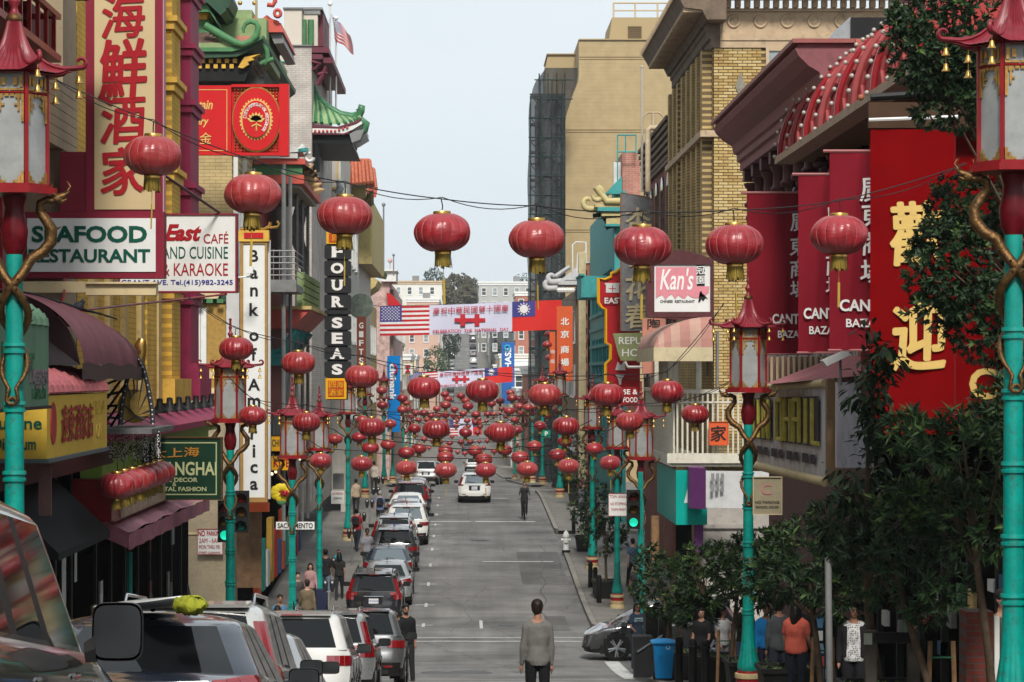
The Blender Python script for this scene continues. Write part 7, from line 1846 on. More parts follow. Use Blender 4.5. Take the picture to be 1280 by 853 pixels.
def car_meshes(kind):
 if kind in _cars:return _cars[kind]
 S=SHAPES[kind];L,w,H,zlo=S['L'],S['w'],S['H'],S['zlo']
 by=[a for a,b in S['belt']];bz=[b for a,b in S['belt']]
 belt=lambda y:float(np.interp(y,by,bz))
 wheels=(0.80,L-0.85);wr_=.34
 V=[];N=len(RING);groups={}
 lv=[0,.08,.2,.34,.46,.58,.70,.80,.88,.94,.975,1.0]
 def lower(t,th):
  bw=w*(1-.10*(1-t)**2.5-.055*max(0,(t-.86)/.14)**1.8-.02*max(0,t-.5))
  ry=.03*(1-t)+.07*max(0,(t-.55)/.45)**1.5-(.05 if.18<t<.5 else 0)
  fy=.10*max(0,t-.35)+(.06 if t<.2 else 0)
  x,y,nx,ny=rrect(th,bw,ry,L-fy,.26)
  if ny<-.5:y+=.07*(x/bw)**2-.02
  if ny>.5:y-=.16*(x/bw)**2
  z=zlo+t*(belt(y)-zlo)
  for wy in wheels:
   d=math.hypot(y-wy,z-wr_)
   if abs(nx)>.7 and d<.42:z=max(z,zlo+0);x+=(.012 if x>0 else-.012)*(1 if d>.37 else 0)
  return(x,y,z)
 Vb=[[lower(t,th)for th in RING]for t in lv]
 (ga,gb),(fa,fb)=S['g0'],S['g1']
 gl=[0,.06,.14,.3,.5,.7,.84,.9,.95,.98,1.0]
 def green(t,th):
  e=max(0,(t-.84)/.16)
  y0=ga+(gb-ga)*(t**1.05)+.22*e**2;y1=fa+(fb-fa)*(t**1.0)-.3*e**2
  hw=(w*.93)+(S['wr']+.06-w*.93)*t-.10*e**2
  x,y,nx,ny=rrect(th,hw,y0,y1,.16)
  if ny<-.5:y+=.05*(x/hw)**2-.03
  if ny>.5:y-=.10*(x/hw)**2
  zb=belt(min(max(y,ga),fa))-.015
  z=zb+(H-.05*(1-.0)-zb)*min(1,t*1.0)+.0
  z-=.03*e*((y-(y0+y1)/2)/1.3)**2
  return(x,y,z)
 Vg=[[green(t,th)for th in RING]for t in gl]
 mbs={}
 def G(n):
  if n not in mbs:mbs[n]=MB()
  return mbs[n]
 def quad(name,a,b,c,d,off=0.0):
  if off:
   n=(Vector(b)-Vector(a)).cross(Vector(d)-Vector(a));n=n.normalized()*off if n.length else n
   a,b,c,d=[tuple(Vector(p)+n)for p in(a,b,c,d)]
  G(name).poly([a,b,c,d])
 for i in range(len(lv)-1):
  for j in range(N):
   j2=(j+1)%N
   a,b,c,d=Vb[i][j],Vb[i][j2],Vb[i+1][j2],Vb[i+1][j]
   cy=(a[1]+b[1])/2;cz=(a[2]+d[2])/2;cx=(a[0]+b[0])/2
   side=abs(cx)>w*.8
   arch=any(math.hypot(cy-wy,cz-wr_)<.385 for wy in wheels)
   if arch and side:continue
   if cz<zlo+.12 or(cz<.5 and kind in('suvb',)and(cy<.1 or cy>L-.15)):quad('lower_trim',a,b,c,d)
   else:quad('body',a,b,c,d)
   tl=S['tail']
   tz0,tz1=(.80,1.0)if tl=='mid' else(.86,1.08)
   if cy<.30 and abs(cx)>w*.62 and tz0<cz<tz1 and(abs(cx)>w*.72 or cz>tz0+.08):
    quad('tail_light_%s'%('r' if cx>0 else 'l'),a,b,c,d,.012)
   if L-.42<cy and abs(cx)>w*.5 and.66<cz<.78:quad('head_light_%s'%('r' if cx>0 else 'l'),a,b,c,d,.012)
 top=Vb[-1]
 mid=[(x*.55,L/2+(y-L/2)*.965,belt(y)+.02)for x,y,z in top];cen=[(0,L/2+(y-L/2)*.94,belt(y)+.03)for x,y,z in top]
 for j in range(N):
  j2=(j+1)%N
  quad('body',top[j],top[j2],mid[j2],mid[j]);quad('body',mid[j],mid[j2],cen[j2],cen[j])
 ymid=(ga+fa)/2
 pill=[1.05,2.05]if kind!='sedan' else[1.55,2.45]
 for i in range(len(gl)-1):
  for j in range(N):
   j2=(j+1)%N
   a,b,c,d=Vg[i][j],Vg[i][j2],Vg[i+1][j2],Vg[i+1][j]
   k=RING[j][0];t=(gl[i]+gl[i+1])/2;f=RING[j][1]
   y=(a[1]+d[1])/2;x=(a[0]+b[0])/2
   nm='body'
   if.05<t<.86:
    if k==0 and.03<=f<.99:nm='rear_window'
    elif k==4 and.0<=f<.99:nm='windshield'
    elif k in(2,6):
     ff=f if k==2 else 1-f
     yy=ga+.25+(fa-ga-.5)*ff
     if ff>.05 and ff<.97:
      near=min(abs(ff-q)for q in(.30,.62))
      if near>.032:nm='side_window_%s%d'%('r' if k==2 else 'l',0 if ff<.30 else(1 if ff<.62 else 2))
      else:nm='pillar_trim_%s%d'%('r' if k==2 else 'l',int(ff>.45))
   quad(nm,a,b,c,d)
   if S['tail']=='high' and t<.62 and((k==1 and.1<f<.7)or(k==7 and.1<f<.7)):quad('tail_light_%s'%('r' if x>0 else 'l'),a,b,c,d,.012)
 rt=Vg[-1];y0=min(p[1]for p in rt);y1=max(p[1]for p in rt);ym=(y0+y1)/2
 lev=[rt]
 for q,dz in((.8,.018),(.55,.03),(.28,.036),(.02,.038)):lev.append([(x*q,ym+(y-ym)*(q+(1-q)*.25),z+dz)for x,y,z in rt])
 for A,B in zip(lev[:-1],lev[1:]):
  for j in range(N):quad('body',A[j],A[(j+1)%N],B[(j+1)%N],B[j])
 out={}
 for nm,mb in mbs.items():out[nm]=mb.mesh(nm.split('_l')[0]if nm in('tail_light_l','head_light_l')else nm,CGLASS,None,35)
 mb=MB();mb.lathe([(.0,-.10),(.21,-.10),(.24,-.115),(.32,-.11),(.34,-.08),(.345,0),(.34,.08),(.32,.11),(.24,.115),(.0,.10)],28)
 mb.v=[(z,x,y)for x,y,z in mb.v];out['wheel']=mb.mesh('wheel',TYRE,None,40)
 mb=MB();mb.lathe([(.235,.118),(.225,.10),(.05,.09),(.0,.09)],24,mi=[0,1,1])
 for k in range(10):
  a=k*math.pi/5+(.12 if k%2 else-.12)
  mb.tube([(.03*math.cos(a),.03*math.sin(a),.112),(.225*math.cos(a+(.05 if k%2 else-.05)),.225*math.sin(a+(.05 if k%2 else-.05)),.118)],[.022,.018],4,0)
 mb.lathe([(.05,.125),(.0,.13)],10)
 mb.v=[(z,x,y)for x,y,z in mb.v];out['rim']=mb.mesh('rim',[RIM,TRIM],None,40)
 mb=MB();mb.tube([(0,-.25,0),(0,.25,0)],.0,4)if 0 else mb.box(-.3,.0,-.42,.42,-.16,.36);out['wheel_well']=mb.mesh('wheel_well',TRIM)
 mb=MB();mb.tube([(0,0,0),(.05,0,.01)],[.03,.04],6)
 def mir(u,v):
  a=2*math.pi*u;e=.42
  cx=abs(math.cos(a))**e*(1 if math.cos(a)>0 else-1);sz=abs(math.sin(a))**e*(1 if math.sin(a)>0 else-1)
  k=[1.0,1.03,.95,.7,.02][round(v*4)];yy=[-.03,0.01,.07,.11,.12][round(v*4)]
  return(.15+.115*cx*k,yy,.055+.075*sz*k)
 mb.grid(mir,28,4);out['mirror']=mb.mesh('mirror',TRIM,None,50)
 mb=MB();mb.poly([(.15+.108*abs(math.cos(a))**.42*(1 if math.cos(a)>0 else-1),-.024,.055+.069*abs(math.sin(a))**.42*(1 if math.sin(a)>0 else-1))for a in[2*math.pi*k/28 for k in range(28)]]);out['mirror_glass']=mb.mesh('mirror_glass',MIRG)
 out['_S']=S;out['_belt']=belt;out['_g']=(ga,gb,fa,fb);out['_Vg']=Vg;out['_wheels']=wheels
 _cars[kind]=out
 return out
def add(name,me,parent,loc=(0,0,0),m=None,rot=None,scl=None):
 o=bpy.data.objects.new(name,me);COL.objects.link(o);o.parent=parent;o.location=loc
 if rot:o.rotation_euler=rot
 if scl:o.scale=scl
 if m is not None:
  o.material_slots[0].link='OBJECT';o.material_slots[0].material=m
 return o
def car(kind,label,cx,yr,pm,group=None,rz=0.0,low=False,rails=False,cat='car',mg=None,plate='6XKA482',brakelamp=True):
 M=car_meshes(kind);S=M['_S'];L,w,H=S['L'],S['w'],S['H']
 yc=yr+L/2 if abs(rz)<1 else yr
 z=gz(yc);sl=math.atan2(gz(yc+1.4)-gz(yc-1.4),2.8)
 t=thing('parked_car' if group else 'car',label,cat,(cx,yc,z),group)
 t.rotation_mode='XYZ'
 if abs(rz)<1:t.rotation_euler=(sl,0,rz)
 else:t.rotation_euler=(0,0,rz)
 o0=(0,-L/2,0)
 for nm,me in M.items():
  if nm.startswith('_')or nm in('wheel','rim','mirror','mirror_glass','wheel_well'):continue
  base=nm
  mm={'body':pm,'lower_trim':TRIM}.get(nm,CGLASS)
  if nm.startswith('pillar_trim'):mm=TRIM;base='pillar_trim'
  if nm.startswith('tail_light'):mm=TAIL;base='tail_light'
  if nm.startswith('head_light'):mm=TAILW;base='head_light'
  if nm.startswith('side_window'):base='side_window'
  if nm=='rear_window' and mg:mm=mg
  add(base,me,t,o0,mm)
 for i,wy in enumerate(M['_wheels']):
  for s in(1,-1):
   wh=add('wheel',M['wheel'],t,(s*(w-.13),wy-L/2,.345),None,(0,0,0 if s>0 else math.pi))
   if not low:add('rim',M['rim'],wh)
   add('wheel_well',M['wheel_well'],t,(s*(w-.03),wy-L/2,.36),None,(0,0,0 if s>0 else math.pi))
 ga,gb,fa,fb=M['_g']
 ym=fa-.42;zb=M['_belt'](ym)
 for s in(1,-1):
  mo=add('mirror',M['mirror'],t,(s*w*.93,ym-L/2,zb-.02),TRIM if rnd.random()<.8 else pm,None,(s,1,1))
  if not low:add('mirror_glass',M['mirror_glass'],mo)
 def P(nm,m,fn,sm=None):
  mb=MB();fn(mb);me=mb.mesh(nm,m,(0,L/2,0),sm);return add(nm,me,t)
 if low:
  return t
 zp=.62 if kind=='sedan' else.78
 pl=P('number_plate',PLATE,lambda m:m.box(-.155,.155,-.045,.03,zp-.08,zp+.08))
 if plate:
  a,fs=text_mesh(plate,.07);mb=MB();mb.add([(x*.9,-.048,z+zp)for x,z,_ in a],fs);add('plate_lettering',mb.mesh('plate_lettering',LETB,(0,L/2,0)),pl,(0,0,0))
 P('plate_recess',TRIM,lambda m:m.box(-.28,.28,-.03,.05,zp-.11,zp+.12))
 P('chrome_strip',CHROME,lambda m:m.tube([(-.32,-.02,zp+.15),(.32,-.02,zp+.15)],.012,5))
 P('rear_bumper',TRIM,lambda m:m.box(-w*.62,w*.62,-.035,.1,.30,.40))
 for s in(-1,1):P('reflector',TAIL,lambda m:m.box(s*w*.62-.09,s*w*.62+.09,-.03,.08,.44,.48))
 if kind!='sedan':
  P('rear_spoiler',pm,lambda m:m.prism([(gb+.3,H-.03),(gb-.12,H-.07),(gb-.1,H-.10),(gb+.3,H-.09)],-S['wr']*.93,S['wr']*.93,'x'),30)
  P('brake_lamp',TAIL,lambda m:m.box(-.16,.16,gb-.14,gb-.1,H-.095,H-.072))
  P('rear_wiper',TRIM,lambda m:m.tube([(.05,ga-.0,M['_belt'](0)+.06),(-.38,ga+.03,M['_belt'](0)+.13)],.012,4))
 if rails:
  for s in(-1,1):P('roof_rail',CHROME if rails==1 else TRIM,lambda m:m.tube([(s*(S['wr']-.03),gb+.35,H-.05),(s*(S['wr']-.03),gb+.45,H+.03),(s*(S['wr']-.03),fb-.35,H+.03),(s*(S['wr']-.03),fb-.2,H-.04)],.017,6),60)
 P('antenna',TRIM,lambda m:m.tube([(0,gb+.35,H),(0,gb+.22,H+.12)],[.02,.006],5))
 for s in(-1,1):
  for yd in(1.35,2.4):P('door_handle',pm,lambda m:m.tube([(s*(w*.985),yd,.93),(s*(w*1.0),yd+.03,.935),(s*(w*1.0),yd+.17,.935),(s*(w*.985),yd+.2,.93)],.013,5))
  P('door_seam',TRIM,lambda m:[m.tube([(s*(w*.985),yd,.92),(s*(w*.998),yd-.02,.62),(s*(w*.965),yd-.01,.32)],.006,4)for yd in(1.15,2.2,3.2)]and None)
 for s in(-.25,.25):
  pass
 return t
GP='cars parked along the left kerb'
K_BLACK=paint('car_black',(.012,.012,.014));K_BROWN=paint('car_dark_brown',(.035,.024,.02),.3,.22);K_NAVY=paint('car_navy',(.014,.02,.035),.3);K_WHITE=paint('car_white',(.62,.62,.60))
K_SILV=paint('car_silver',(.38,.39,.39),.6);K_PEARL=paint('car_pearl',(.50,.50,.48),.3);K_GREY=paint('car_grey',(.13,.135,.14),.5);K_DGREY=paint('car_dark_grey',(.05,.052,.055),.4)
car('suvb','dark glossy SUV cropped at the lower left, nearest of the parked row',-2.62,8.7,K_BROWN,GP,0.02)
near=[o for o in COL.objects if o.get('label','').startswith('dark glossy SUV')][0];near.scale=(1,1,1.09)
for o in[c for c in COL.objects if c.parent==near and c.name.startswith('mirror')]:
 o.scale=(o.scale[0],1,1.62);o.location.z+=.015;o.location.x+=.04*(1 if o.location.x>0 else-1)
sb=car('sedan','dark sedan carrying a surfboard on its roof',-2.18,16.1,K_NAVY,GP,plate='7TRN210')
car('suv','pearl SUV with tall red tail lights just ahead of the surfboard sedan',-2.5,22.4,K_PEARL,GP,rails=1,plate='5VBD913')
car('sedan','silver sedan between the two light coloured SUVs',-2.62,28.4,K_SILV,GP,plate='4HEC551')
car('suvb','white SUV with roof rails, third SUV up the parked row',-2.6,38.6,K_WHITE,GP,rails=1,plate='8KLM034')
car('suv','silver grey SUV behind the white SUV with rails',-2.5,46.3,K_SILV,GP,rails=1,plate='3RTY726')
car('suvb','dark grey SUV beside the walking man in black',-2.12,53.3,K_GREY,GP,plate='6PQA118')
car('suv','black SUV with plain tailgate, first beyond the side street',-2.85,82.2,K_BLACK,GP,rails=2,plate='5WVX680')
car('sedan','silver sedan right behind the black SUV, first beyond the side street',-2.62,87.4,K_SILV,GP,plate='7ACD445')
car('sedan','navy sedan with bluish rear window',-2.7,92.4,K_NAVY,GP,mg=CGL2,plate='4JKT902')
car('suvb','charcoal boxy SUV in the middle of the far parked row',-2.62,97.4,K_DGREY,GP,rails=2,plate='8BRN377')
car('suv','beige silver SUV hidden between charcoal and white SUVs',-2.75,102.4,K_SILV,GP,rails=2,plate='6YGN254')
car('suvb','white SUV with wide red tail lights in the far parked row',-2.35,107.4,K_WHITE,GP,mg=CGL2,plate='3CST819')
car('hatch','small pale hatchback past the white SUV of the far row',-2.5,112.5,K_SILV,GP,mg=CGL2)
car('sedan','white sedan with bright rear window near the crest',-2.55,117.2,K_WHITE,GP,mg=CGL2)
car('suv','dark SUV with red light near the crest',-2.5,122.4,K_BLACK,GP)
car('sedan','grey sedan last before the crest',-2.5,128,K_GREY,GP,mg=CGL2)
car('suvb','silver SUV parked beyond the crest, below the lowest lanterns',-2.55,178,K_SILV,GP)
car('suv','dark SUV parked just past the distant silver SUV',-2.3,184,K_BLACK,GP)
car('suv','black car farthest along the left kerb',-1.9,192,K_DGREY,GP)
car('hatch','small white hatchback driving away in the middle of the road',.62,131.5,K_WHITE,None,plate='7DFG148',mg=CGL2)
car('suv','dark car in the middle of the distant road',.8,430,K_DGREY,None,low=True)
car('suvb','distant grey van following down the far road',1.2,330,K_SILV,None,low=True)
c=car('hatch','dark grey crossover nosing out of the side street on the right',5.45,70.6,K_DGREY,None,rz=math.pi/2,plate=None)
c.scale=(1.02,1.08,1.12)
hl=[('silver',K_SILV),('white',K_WHITE),('dark',K_DGREY),('black',K_BLACK)]
k=0
for i in range(11):
 for s in(-1,1):
  nm,pm=hl[(i*3+(s>0))%4]
  car(('suv','sedan','suvb')[(i+(s>0))%3],'%s car parked on the %s of the far hill road, %s up the slope'%(nm,'left' if s<0 else 'right',['lowest','second','third','fourth','fifth','sixth','seventh','eighth','ninth','tenth','highest'][i]),s*2.9,600+i*17+(5 if s>0 else 0),pm,'cars parked on the far hill',low=True)
D=17.8
t=thing('surfboard','white surfboard lying across the roof of the dark sedan','surfboard',W(190,756,D))
def surf(m):
 a=W(137,760,D+1.2);b=W(231,751,D-.9)
 ax=(b-a)
 def f(u,v):
  q=a+ax*(.5-.5*math.cos(math.pi*u));k=math.sin(math.pi*u)**.6;th=2*math.pi*v
  sd=Vector((ax.y,-ax.x,0)).normalized()
  return q+sd*(-.24*k*math.cos(th))+Vector((0,0,.035*k*math.sin(th)+.03*(abs(u-.5)*2)**3))
 m.grid(f,24,16)
part('board',mat('board_white',(.62,.62,.6),.3,var=.12,scale=2,dirt=.25,coat=.5),t,surf,70)
t=thing('cloth_bundle','crumpled yellow green cloth tied over the surfboard end','cloth',W(238,760,16.7))
part('folds',mat('chartreuse_cloth',(.24,.25,.02),.85,var=.35,scale=12,bump=.8,bscale=18),t,lambda m:m.grid(lambda u,v:(W(238,757,16.7)+Vector((.10*math.cos(2*math.pi*u)*math.sin(math.pi*v)*(1+.2*math.sin(7*u*6)),.14*math.sin(2*math.pi*u)*math.sin(math.pi*v),.055*math.cos(math.pi*v)+.018*math.sin(23*u+9*v)*math.sin(math.pi*v)+.01*math.sin(41*u*(1+v))))),28,14),80)
# PEOPLE
TMP=bpy.data.scenes.new('tmp_build')
def remesh(mb,voxel,name,smooth_it=3):
 """fuse overlapping shapes into one continuous skin"""
 me=bpy.data.meshes.new('tmp');me.from_pydata(mb.v,[],mb.f);o=bpy.data.objects.new('tmp',me);TMP.collection.objects.link(o)
 md=o.modifiers.new('r','REMESH');md.mode='VOXEL';md.voxel_size=voxel
 sm=o.modifiers.new('s','SMOOTH');sm.factor=.5;sm.iterations=smooth_it
 vl=TMP.view_layers[0];vl.update()
 ev=o.evaluated_get(vl.depsgraph);out=bpy.data.meshes.new_from_object(ev);out.name=name
 bpy.data.objects.remove(o);bpy.data.meshes.remove(me)
 out.polygons.foreach_set('use_smooth',[True]*len(out.polygons))
 return out
def cap_tube(mb,pts,rr,n=10,squash=1.0):
 pts=[Vector(p)for p in pts]
 d0=(pts[0]-pts[1]).normalized();d1=(pts[-1]-pts[-2]).normalized()
 P=[pts[0]+d0*rr[0]*.9]+[pts[0]+d0*rr[0]*.5]+pts+[pts[-1]+d1*rr[-1]*.5,pts[-1]+d1*rr[-1]*.9]
 r=[rr[0]*.35,rr[0]*.8]+list(rr)+[rr[-1]*.8,rr[-1]*.35]
 mb.tube(P,r,n)
def ell_loft(mb,secs,n=16):
 """secs: (x, y, z, rx, ry)"""
 b=len(mb.v)
 for(x,y,z,rx,ry)in secs:
  for k in range(n):
   a=2*math.pi*k/n;mb.v.append((x+rx*math.cos(a),y+ry*math.sin(a),z))
 for i in range(len(secs)-1):
  for k in range(n):
   k2=(k+1)%n;mb.f.append((b+i*n+k,b+i*n+k2,b+(i+1)*n+k2,b+(i+1)*n+k));mb.m.append(0)
 mb.f.append(tuple(b+k for k in range(n-1,-1,-1)));mb.m.append(0)
 mb.f.append(tuple(b+(len(secs)-1)*n+k for k in range(n)));mb.m.append(0)
SKIN={k:mat('skin_'+k,c,.55,var=.12,scale=9)for k,c in(('light',(.42,.24,.17)),('tan',(.30,.155,.10)),('brown',(.17,.085,.055)))}
HAIRK=mat('hair_black',(.012,.010,.009),.45,var=.3,scale=20);HAIRB=mat('hair_brown',(.016,.010,.008),.5,var=.3,scale=20);HAIRG=mat('hair_grey',(.3,.29,.28),.6,var=.3,scale=20)
_cl={}
def cloth(c,pat=None):
 k=(c,pat)
 if k not in _cl:
  if pat=='print' or pat=='check':
   m=bpy.data.materials.new('printed_cloth');m.use_nodes=True;N=m.node_tree.nodes;L=m.node_tree.links;P=N['Principled BSDF'];P.inputs['Roughness'].default_value=.85
   tc=N.new('ShaderNodeTexCoord')
   if pat=='print':
    v=N.new('ShaderNodeTexVoronoi');v.inputs['Scale'].default_value=34;v.inputs['Randomness'].default_value=.35
   else:
    v=N.new('ShaderNodeTexChecker');v.inputs['Scale'].default_value=14
   L.new(tc.outputs['Object'],v.inputs['Vector'])
   r=N.new('ShaderNodeValToRGB');r.color_ramp.interpolation='CONSTANT';r.color_ramp.elements[0].color=(.015,.015,.02,1)if pat=='print' else(.03,.06,.11,1);r.color_ramp.elements[1].color=(.5,.5,.5,1)if pat=='print' else(.07,.13,.2,1);r.color_ramp.elements[1].position=.36 if pat=='print' else.5
   L.new(v.outputs[0 if pat=='print' else 1],r.inputs[0]);L.new(r.outputs[0],P.inputs['Base Color']);_cl[k]=m
  else:
   _cl[k]=mat('cloth_%d'%len(_cl),c,.9,var=.22,scale=7,bump=.5,bscale=9)
 return _cl[k]
def rot(v,ax,a):return Matrix.Rotation(a,3,ax)@v
def person(label,x,y,rz,skin='tan',hair=HAIRK,shirt=(.2,.2,.2),trousers=(.02,.02,.025),h=1.72,pose=None,sleeves='long',hairlen=0,build=1.0,detail=1,pat=None,bag=None,group=None,extra=None,z=None,legs='long',open_jacket=None):
 P=dict(lhip=.0,rhip=.0,lknee=.05,rknee=.05,larm=.06,rarm=.06,lelb=.25,relb=.25,lout=.12,rout=.12,lean=0,head=0,headup=0)
 P.update(pose or{})
 gzv=(gs(y)if(x>CURB_R or x<CURB_L)else gz(y))if z is None else z
 t=thing('person',label,'person',(x,y,gzv),group)
 t.rotation_euler=(0,0,rz);sc=h/1.75;t.scale=(sc,sc,sc)
 vox=.013 if detail>1 else(.018 if detail==1 else.028)
 V=Vector;fwd=V((0,-1,0))
 up=lambda a:V((0,-math.sin(a),math.cos(a)))
 pel=V((0,0,.95));sh=pel+up(P['lean'])*.50
 nk=pel+up(P['lean']*1.1)*.56
 J={}
 for s,n in((-1,'r'),(1,'l')):
  hip=pel+V((s*.092*build**.3,0,-.03));a=P[n+'hip'];k=P[n+'knee']
  kn=hip+V((s*.01,-math.sin(a),-math.cos(a)))*.43
  an=kn+V((0,math.sin(k-a),-math.cos(k-a)))*.41
  J[n+'leg']=(hip,kn,an)
  so=sh+V((s*.168*build**.5,0,-.04));b=P[n+'arm'];e=P[n+'elb'];o=P[n+'out']
  ud=V((s*math.sin(o),-math.sin(b)*math.cos(o),-math.cos(b)*math.cos(o)))
  el=so+ud*.29
  xin=P.get(n+'in',.0)
  fd=V((s*(math.sin(o)*.4-xin),-math.sin(b+e),-math.cos(b+e))).normalized()
  wr=el+fd*.25;J[n+'arm']=(so,el,wr,fd)
 lowest=min(J['lleg'][2].z,J['rleg'][2].z)-.085
 dz=V((0,0,-lowest))
 def S(v):return v+dz
 hc=nk+V((0,-.02,.155))+up(P['lean'])*.0
 def torso(g):
  b=build
  L_=[(-.07,.145*b,.11*b),(.0,.168*b,.12*b),(.1,.155*b,.108*b),(.2,.145*b,.102*b),(.32,.172*b,.118*b),(.42,.180*b,.115*b),(.48,.160*b**.5,.098),(.53,.11,.075),(.56,.062,.058)]
  secs=[]
  for(q,rx,ry)in L_:
   c=S(pel+up(P['lean'])*q);secs.append((c.x,c.y,c.z,rx+g,ry+g))
  return secs
 mb=MB();ell_loft(mb,torso(-.012))
 for n in 'lr':
  hip,kn,an=[S(v)for v in J[n+'leg']]
  cap_tube(mb,[hip,hip.lerp(kn,.5),kn,kn.lerp(an,.35),an],[.085*build,.07*build,.05,.052,.034])
  so,el,wr,fd=J[n+'arm'];so,el,wr=S(so),S(el),S(wr)
  cap_tube(mb,[S(nk)+V((0,0,-.03)),S(nk).lerp(so,.55)+V((0,0,.012)),so],[.045,.048,.046])
  cap_tube(mb,[so,so.lerp(el,.5),el,el.lerp(wr,.4),wr],[.050,.043,.036,.034,.023])
  s=1 if n=='l' else-1
  side=fd.cross(V((s,0,0)));side=side.normalized()if side.length>.1 else V((0,1,0))
  wr2=wr+fd*.045
  cap_tube(mb,[wr,wr2,wr+fd*.075],[.022,.030,.028],8)
  if detail>=1:
   for i in range(4):
    base=wr+fd*.08+side*(.024-.016*i);ln=(.062,.07,.066,.05)[i];curl=V((-s*.25,0,0))+fd*.9
    cap_tube(mb,[base,base+fd*ln*.5,base+fd*ln*.5+curl.normalized()*ln*.5],[.0095,.009,.0075],6)
   tb=wr+fd*.03+side*.026
   cap_tube(mb,[tb,tb+(side*.7+fd*.7)*.03,tb+(side*.45+fd*.9)*.058],[.011,.010,.008],6)
 hr=Matrix.Rotation(P['head'],3,'Z')@Matrix.Rotation(-P['headup'],3,'X')
 H0=S(hc)
 def hd(v):return H0+hr@V(v)
 cap_tube(mb,[S(nk)+V((0,0,-.05)),S(nk)+V((0,-.005,.06))],[.058,.054])
 mb.ball(H0+V((0,.012,.03)),.094,14,sq=(.82,1.02,1.0))
 mb.ball(hd((0,-.02,-.03)),.075,12,sq=(.86,.98,1.12))
 mb.ball(hd((0,-.055,-.085)),.032,8,sq=(1.1,.9,.8))
 cap_tube(mb,[hd((0,-.094,.02)),hd((0,-.112,-.018))],[.010,.014],6)
 for s in(-1,1):mb.ball(hd((s*.079,.01,-.005)),.022,8,sq=(.4,.8,1.3))
 body=bpy.data.objects.new('body',remesh(mb,vox,'body'));body.data.materials.clear();body.data.materials.append(SKIN[skin]);COL.objects.link(body);body.parent=t
 def piece(nm,mb,m,v=vox,it=3):
  me=remesh(mb,v,nm,it);me.materials.clear();me.materials.append(m);o=bpy.data.objects.new(nm,me);COL.objects.link(o);o.parent=t;return o
 def solid(nm,mb,m,sm=60):
  o=bpy.data.objects.new(nm,mb.mesh(nm,m,None,sm));COL.objects.link(o);o.parent=t;return o
 mb=MB();T=torso(.014);T=[(a,b_,c,d+(.004 if i<3 else.0)+.003*math.sin(i*2.3),e+(.008 if i<3 else.0))for i,(a,b_,c,d,e)in enumerate(T[:-1])]
 T[-1]=(T[-1][0],T[-1][1],T[-1][2]-.01,.085,.07)
 ell_loft(mb,T)
 for n in 'lr':
  so,el,wr,fd=J[n+'arm'];so,el,wr=S(so),S(el),S(wr)
  cap_tube(mb,[S(nk).lerp(so,.12)+V((0,0,-.045)),S(nk).lerp(so,.6)+V((0,0,.010)),so],[.058,.056,.055])
  if sleeves=='long':cap_tube(mb,[so,so.lerp(el,.5),el,el.lerp(wr,.45),wr-fd*.01],[.056,.053,.047,.043,.033])
  elif sleeves=='rolled':cap_tube(mb,[so,so.lerp(el,.5),el,el.lerp(wr,.3)],[.056,.053,.049,.046])
  elif sleeves=='short':cap_tube(mb,[so,so.lerp(el,.6)],[.060,.060])
 g=random.Random(hash(label)%999)
 me=piece('shirt',mb,cloth(shirt,pat))
 for v in me.data.vertices:
  q=v.co;k=mnoise.noise(Vector((q.x*9,q.y*9,q.z*5+x)))*.012;v.co+=V((q.x,q.y,0)).normalized()*k if(q.x or q.y)else V()
 mb=MB();ell_loft(mb,torso(.006)[:3])
 for n in 'lr':
  hip,kn,an=[S(v)for v in J[n+'leg']]
  if legs=='long':cap_tube(mb,[hip,hip.lerp(kn,.5),kn,kn.lerp(an,.5),an+V((0,0,.0))],[.098*build,.086*build,.067,.062,.056])
  else:cap_tube(mb,[hip,hip.lerp(kn,.8)],[.105,.09])
 piece('trousers',mb,cloth(trousers))
 for n in 'lr':
  an=S(J[n+'leg'][2]);kn=S(J[n+'leg'][1]);mb=MB()
  tz=an.z-.085
  cap_tube(mb,[an+V((0,.045,-.045)),an+V((0,-.03,-.05)),an+V((0,-.13,-.06))],[.042,.045,.034],8);cap_tube(mb,[an+V((0,.01,.01)),an+V((0,.02,-.04))],[.045,.045],8)
  piece('shoe',mb,mat('shoe_dark',(.025,.022,.02),.5,var=.2),max(vox,.018),1)
 if hair is not None:
  mb=MB();mb.ball(hd((0,.022,.042)),.1,14,sq=(.87,1.02,.96));mb.ball(hd((0,.045,-.005)),.085,12,sq=(.88,.8,1.0))
  mb.ball(hd((0,-.045,.088)),.05,10,sq=(1.25,.8,.5))
  if hairlen:
   cap_tube(mb,[hd((0,.06,0)),hd((0,.085,-.12)),hd((0,.09,-.12-hairlen))],[.085,.085,.06]);
   for s in(-1,1):cap_tube(mb,[hd((s*.07,.02,.03)),hd((s*.082,.03,-.1)),hd((s*.08,.05,-.1-hairlen*.7))],[.035,.036,.025])
  piece('hair',mb,hair,max(vox,.014),2)
 if detail>=1:
  mb=MB()
  for s in(-1,1):mb.ball(hd((s*.031,-.0855,.008)),.0105,8,sq=(1.2,.6,.8))
  solid('eyes',mb,mat('eye_dark',(.03,.02,.018),.2,var=0))
  mb=MB();mb.tube([hd((-.024,-.093,-.055)),hd((0,-.099,-.057)),hd((.024,-.093,-.055))],[.004,.007,.004],6);solid('mouth',mb,mat('lip_tone',(.22,.07,.06),.5,var=0))
  mb=MB()
  for s in(-1,1):mb.tube([hd((s*.016,-.094,.028)),hd((s*.034,-.091,.033)),hd((s*.05,-.082,.027))],.0042,5)
  solid('eyebrows',mb,HAIRK)
 e=extra or()
